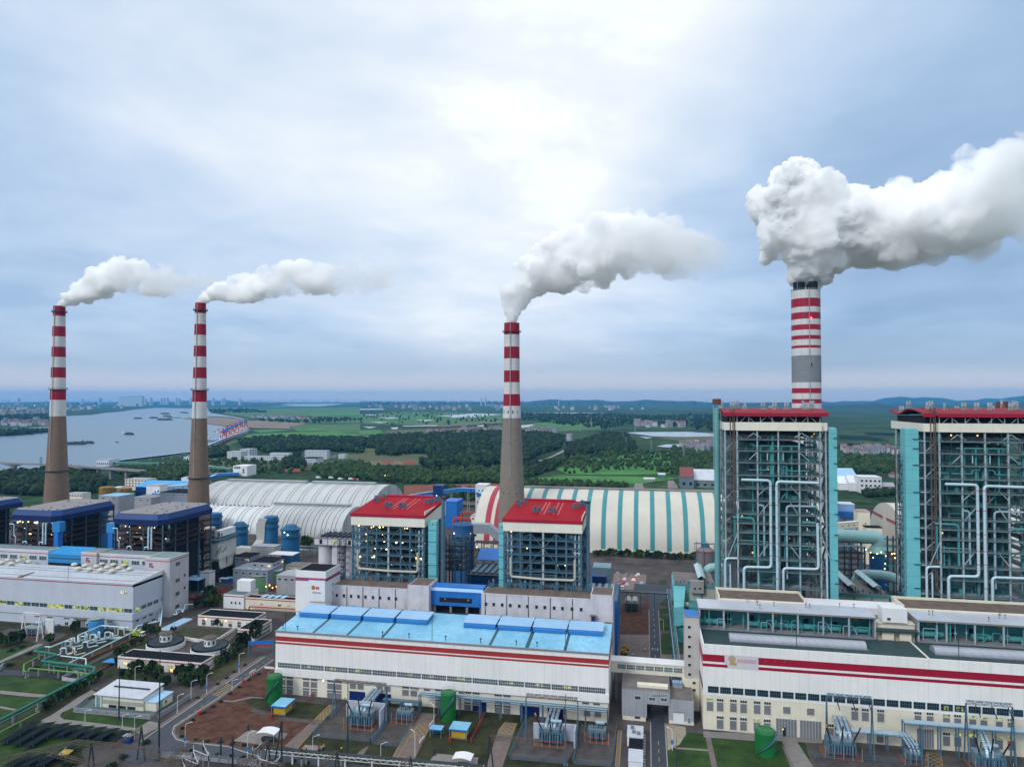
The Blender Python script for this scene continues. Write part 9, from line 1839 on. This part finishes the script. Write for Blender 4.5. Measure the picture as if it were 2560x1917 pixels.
# solar farms
sf=mat('far_solar_panels',(.10,.15,.22),.3,var=.35,scale=.03,spec=.6)
def farm(k,P,rows):
    b=MB(sf); (a0,a1),(c0,c1)=P
    for i in range(rows):
        t=i/rows; p=[a0[j]+(c0[j]-a0[j])*t for j in (0,1)]; q=[a1[j]+(c1[j]-a1[j])*t for j in (0,1)]; p2=[p[j]+(c0[j]-a0[j])*.55/rows for j in (0,1)]; q2=[q[j]+(c1[j]-a1[j])*.55/rows for j in (0,1)]
        A=[G(k,*p,3.4),G(k,*q,3.4),G(k,*q2,1.6),G(k,*p2,1.6)]; b.hull2(A,[(x,y,z-.3) for x,y,z in A])
    o=single('solar_farm',b,'pale blue solar farm on the plain between the tall boilers','solar farm','far solar farms',kind='stuff')
farm(7,(((1200,302),(1400,306)),((1240,320),(1440,318))),5); farm(7,(((1040,318),(1240,325)),((1060,345),(1370,356))),7); farm(7,(((1060,366),(1330,375)),((1040,400),(1440,418))),10)
# steam wisps from small vents
def wisp(label,k,spine,Y_,seed): 
    r=random.Random(seed); b=MB(steam('steam_wisp',.06)); sc=RG[k][2]; pts=[(Vector(YP(k,x,y,Y_)),rr*sc*Y_/FPX) for x,y,rr in spine]
    for i in range(len(pts)-1):
        (p,ra),(q,rb)=pts[i],pts[i+1]
        for j in range(4):
            for _ in range(4): c=p.lerp(q,j/4); R=ra+(rb-ra)*j/4; b.sph((c.x+r.uniform(-.6,.6)*R,c.y+r.uniform(-.6,.6)*R,c.z+r.uniform(-.5,.5)*R),R*r.uniform(.4,.75),8,6)
    single('steam_wisp',b,label,'steam','small steam wisps')
wisp('small white steam puff over the vent stack of the right red roofed boiler',4,[(1345,548,8),(1350,535,14),(1362,520,22),(1366,498,20),(1358,482,9)],318.,1); wisp('twisting white steam wisp over the vent stack of the left red roofed boiler',3,[(2085,510,12),(2105,490,16),(2110,460,10),(2100,420,13),(2095,385,9),(2085,370,5)],319.,2)
wisp('faint steam puff over the rust capped vent stack','f',[(75,50,18),(70,20,30),(90,-15,34),(120,-40,22)],332.,3); wisp('faint steam puff over the roof of the right edge boiler',7,[(2090,112,14),(2080,102,12),(2066,98,7)],350.,4)
# ---------------------------------------------------------------- trees and woods
def crown_mesh(seed,n=240,leaf=.34,m=leafm,low=.35):
    r=random.Random(seed); b=MB(m); lobes=[(r.uniform(-.5,.5),r.uniform(-.5,.5),r.uniform(.5,.95),r.uniform(.3,.55)) for _ in range(7)]
    for i in range(n):
        lx,ly,lz,lr=lobes[i%7]; a,e=r.uniform(0,2*PI),math.asin(r.uniform(-.8,1)); q=lr*r.uniform(.6,1.)**.5
        c=Vector((lx+q*math.cos(a)*math.cos(e),ly+q*math.sin(a)*math.cos(e),lz+q*.8*math.sin(e))); u=Vector((r.gauss(0,1),r.gauss(0,1),r.gauss(0,.6))).normalized(); v=u.cross(Vector((r.gauss(0,1),r.gauss(0,1),r.gauss(0,1)))).normalized(); s_=leaf*r.uniform(.3,.62)
        b.add([tuple(c-u*s_-v*s_*.7),tuple(c+u*s_-v*s_*.6),tuple(c+u*s_*.8+v*s_*.7),tuple(c-u*s_*.7+v*s_*.8)],[(0,1,2,3)])
    return b.mesh('crown')
CR=[crown_mesh(100+i,m=(leafm,leafd)[i%2]) for i in range(6)]
tb_=MB(bark); tb_.cyl((0,0,0),(0,0,.6),.06,.04,n=6)
for a in (.5,2.6,4.4): tb_.cyl((0,0,.35),(.3*math.cos(a),.3*math.sin(a),.72),.035,.015,n=5)
TM=tb_.mesh('trunk')
def tree(x,y,h,w,label,grp,seed):
    t=thing('leafy_tree',label,'tree',(x,y,.9),grp); t.scale=(w,w,h/1.35); t.rotation_euler=(0,0,seed*1.7)
    for nm,me in (('trunk',TM),('crown',CR[seed%6])): o=D.objects.new(nm,me); link(o,t,(x,y,0))
sd=0
for k,lst,h,lab,grp in (('a',((1400,480),(1530,540),(1600,560),(1700,600),(1760,560),(1840,600),(1420,620),(1510,640),(1800,660),(1660,700)),4.9,'leafy tree in the row before the black roofed pump house','trees before the black roofed pump house'),
 ('b',((250,300),(330,260),(400,240),(480,330),(560,270),(600,250),(540,420),(290,370),(430,380),(350,400),(80,420),(20,400)),5.4,'leafy tree in the clump at the end of the pump house','tree clump at the end of the pump house'),
 ('a',((1140,650),(1060,690),(960,760),(900,800),(830,830),(740,850),(690,890),(600,950),(540,1000)),4.2,'bushy tree in the hedge along the pale curved path','hedge trees along the pale curved path'),
 ('a',((565,225),(880,90),(1700,100),(150,225),(60,250),(260,210),(-10,220)),5.5,'dark leafy tree in the garden before the pale hall','garden trees before the pale hall'),
 (2,((1520,480),(1490,510),(1410,520),(1540,500)),7,'leafy tree beside the red scrap yard','trees beside the red scrap yard'),
 (2,((1080,710),(1130,720),(1240,700),(900,830),(860,860),(840,850),(960,790),(1010,770),(1560,650),(1770,790)),4.6,'leafy tree between the long shed and the clarifiers','trees round the clarifiers'),
 (5,((130,520),(45,570),(20,590)),7.5,'broad tree at the gable of the black roofed office block','trees at the office gable'),
 (2,((1580,940),(1620,910),(1660,880),(1690,860),(1720,830),(1600,900)),5.,'leafy tree between the clarifier and the road','trees between the clarifier and the road'),
 (3,((880,940),(905,900),(940,930),(100,1390),(140,1420),(70,1420)),8,'dark tree before the grey white coal shed','trees before the coal shed')):
    for fx,fy in lst: sd+=1; x,y,_=G(k,fx,fy,.9); q=rnd.uniform(.8,1.25); tree(x,y,h*q,h*.46*q,lab,grp,sd)
for i in range(26): sd+=1; tree(-38+i*3.5+rnd.uniform(-1,1),531+rnd.uniform(-1.5,1.5),5.5*rnd.uniform(.8,1.2),3.4,'dark tree in the row along the foot of the striped coal shed','tree row along the striped coal shed',sd)
BM=crown_mesh(77,150,.3,leafd)
def bush(x,y,s_,label,grp,i): o=D.objects.new('round_bush',BM); o.location=(x,y,.75); o.scale=(s_,s_,s_*.75); o.rotation_euler=(0,0,i); link(o,None,(x,y,.75)); props(o,label,'bush',grp)
for i,(fx,fy) in enumerate(((1125,125),(990,210),(880,290),(757,370),(485,555),(1295,245),(1180,320),(1053,412),(930,495),(797,600),(693,670),(573,755),(433,850),(305,955),(300,1055),(455,1100),(615,1125),(790,1140),(950,1160),(1115,1175),(1290,1190),(755,1300),(925,1315),(1090,1335),(1760,1395),(1950,1415),(430,1245))): x,y,_=G('b',fx,fy,.9); bush(x,y,1.1,'clipped round bush beside the road to the lower left','clipped bushes along the road',i)
for i,(k,fx,fy) in enumerate((('a',1300,1320),('a',1250,1340),('a',1700,1380),('a',1420,1550),('a',1290,1650),('a',860,1620),('a',930,1600),('a',780,1640),('a',90,200),('a',250,270),('a',330,350),('a',120,320),('a',20,180),('a',430,520),('a',120,480))): x,y,_=G(k,fx,fy,.9); bush(x,y,1.8,'low shrub on the lawns at the lower left','shrubs on the lower left lawns',i)
def inside(P,x,y):
    o=False; j=len(P)-1
    for i in range(len(P)):
        if (P[i][1]>y)!=(P[j][1]>y) and x<(P[j][0]-P[i][0])*(y-P[i][1])/(P[j][1]-P[i][1])+P[i][0]: o=not o
        j=i
    return o
def ico():
    t=(1+5**.5)/2; V=[Vector(v).normalized() for v in ((-1,t,0),(1,t,0),(-1,-t,0),(1,-t,0),(0,-1,t),(0,1,t),(0,-1,-t),(0,1,-t),(t,0,-1),(t,0,1),(-t,0,-1),(-t,0,1))]; F=[(0,11,5),(0,5,1),(0,1,7),(0,7,10),(0,10,11),(1,5,9),(5,11,4),(11,10,2),(10,7,6),(7,1,8),(3,9,4),(3,4,2),(3,2,6),(3,6,8),(3,8,9),(4,9,5),(2,4,11),(6,2,10),(8,6,7),(9,8,1)]
    W_=list(V); G_=[]; C={}
    def mid(a,c):
        k=(min(a,c),max(a,c))
        if k not in C: C[k]=len(W_); W_.append((W_[a]+W_[c]).normalized())
        return C[k]
    for a,c,d in F: x,y,z=mid(a,c),mid(c,d),mid(d,a); G_+=[(a,x,z),(c,y,x),(d,z,y),(x,y,z)]
    return W_,G_
IV,IF=ico()
woodd=mat('dark_wood_canopy',(.008,.026,.015),.95,var=.6,scale=.12,col2=(.018,.05,.02)); woodg=mat('green_wood_canopy',(.018,.055,.015),.95,var=.6,scale=.1,col2=(.045,.095,.025))
def woods(name,k,P,n,h,m,seed,zb=0.,fine=False):
    r=random.Random(seed); Q=GS(k,P); xs=[q[0] for q in Q]; ys=[q[1] for q in Q]; b=MB(m); c=0; tr=0
    while c<n and tr<n*12:
        tr+=1; x,y=r.uniform(min(xs),max(xs)),r.uniform(min(ys),max(ys))
        if not inside([(q[0],q[1]) for q in Q],x,y): continue
        c+=1; H=h*r.uniform(.55,1.25); w=H*r.uniform(.34,.5); jit=[r.uniform(.62,1.25) for _ in IV]
        b.use(m if r.random()<.75 else (woodg if m is woodd else leafm)); b.add([(x+v.x*w*j,y+v.y*w*j,zb+H*.55+v.z*H*.5*j) for v,j in zip(IV,jit)],IF)
    o=single(name,b,label_w[m.name],'woods',name_g[m.name],'stuff'); return o
name_g={'dark_wood_canopy':'dark woods behind the plant','green_wood_canopy':'green scrub behind the plant'}
label_w={'dark_wood_canopy':'dark wood of close tree crowns behind the coal sheds','green_wood_canopy':'bright green scrub and trees on the land behind the plant'}
woods('woods',9,[(1470,352),(1700,338),(2000,345),(2230,345),(2230,430),(2010,415),(1780,418),(1640,428),(1540,400),(1480,380)],1500,13,woodd,1); woods('woods',9,[(1275,415),(1400,395),(1412,445),(1280,458)],160,11,woodd,2)
woods('woods',10,[(0,352),(100,338),(330,320),(700,302),(890,302),(890,480),(800,520),(640,525),(420,525),(380,500),(450,440),(340,430),(200,445),(100,440),(110,405),(0,385)],2600,14,woodd,3)
woods('woods',10,[(980,302),(1150,310),(1250,330),(1250,395),(1100,440),(1010,490),(985,470)],800,13,woodd,4); woods('woods',10,[(1300,385),(1500,312),(1640,322),(1695,400),(1690,422),(1540,425),(1420,435),(1300,462),(1250,442)],1000,13,woodd,5)
woods('woods',1,[(-60,880),(180,850),(560,815),(830,850),(900,960),(830,1015),(560,1015),(380,1040),(200,1035),(-60,1010)],900,11,woodd,6); woods('woods',9,[(680,545),(900,530),(1150,495),(1150,545),(1080,605),(900,605),(760,565)],420,9,woodg,7)
woods('woods',10,[(0,505),(200,522),(400,545),(560,565),(880,575),(880,615),(600,610),(280,615),(0,592)],700,8,woodg,8); woods('woods',10,[(990,505),(1120,485),(1230,495),(1200,525),(1010,590)],240,9,woodd,9); woods('woods',10,[(1000,595),(1350,612),(1650,622),(1640,645),(1000,630)],260,6,woodg,10)
woods('woods',10,[(1240,465),(1500,425),(1750,420),(2180,400),(2185,545),(1960,560),(1700,520),(1500,540),(1260,560)],560,8,woodg,11); woods('woods',10,[(400,520),(880,525),(880,570),(600,560)],200,7,woodg,12)
woods('woods',7,[(1040,460),(1430,455),(1430,560),(1040,570)],420,9,woodg,13); woods('woods',7,[(1200,690),(1420,670),(1425,700),(1220,715)],120,7,woodd,14); woods('woods',7,[(0,400),(260,420),(270,560),(0,560)],260,8,woodg,15)
woods('woods',9,[(1280,470),(1740,470),(1760,500),(1900,530),(1740,560),(1560,550),(1280,550)],200,7,woodg,16); woods('woods',9,[(1900,520),(2230,480),(2230,590),(2000,580)],320,8,woodg,17); woods('woods',9,[(1740,450),(1840,445),(1880,520),(1750,525)],110,10,woodd,18)
woods('woods',9,[(-20,300),(290,290),(290,300),(120,315),(-20,322)],300,14,woodd,19); woods('woods',9,[(-20,205),(300,195),(300,225),(-20,235)],420,20,woodd,20); woods('woods',9,[(1280,160),(1520,155),(1640,175),(1300,180)],260,18,woodd,21); woods('woods',9,[(-20,100),(2230,98),(2230,128),(2150,122),(1260,108),(900,140),(300,150),(-20,150)],900,45,woodd,22); woods('woods',10,[(0,108),(2200,112),(2200,130),(0,130)],1000,45,woodd,23); woods('woods',10,[(980,185),(1500,190),(1740,200),(2180,190),(2180,290),(1700,240),(1500,280),(1000,225)],900,17,woodd,24)
woods('woods',9,[(1540,225),(2000,210),(2230,215),(2230,225),(1900,245)],200,13,woodd,25); woods('woods',10,[(0,170),(880,190),(880,280),(0,250)],160,12,woodd,26); woods('woods',4,[(140,450),(380,470),(370,540),(150,540)],60,10,woodg,27)
HAZE=4e-5
# ---------------------------------------------------------------- air
hm=D.materials.new('haze_air'); hm.use_nodes=True; nt=hm.node_tree; nt.nodes.remove(nt.nodes['Principled BSDF'])
pv=nt.nodes.new('ShaderNodeVolumePrincipled'); pv.inputs['Color'].default_value=(.10,.48,.98,1); pv.inputs['Density'].default_value=HAZE; pv.inputs['Anisotropy'].default_value=.1
nt.links.new(pv.outputs[0],nt.nodes['Material Output'].inputs['Volume'])
b=MB(hm).box(-S-400,S+400,-6400,S+400,-3., 420.)
ho=D.objects.new('haze',b.mesh('haze')); link(ho); ho['kind']='stuff'
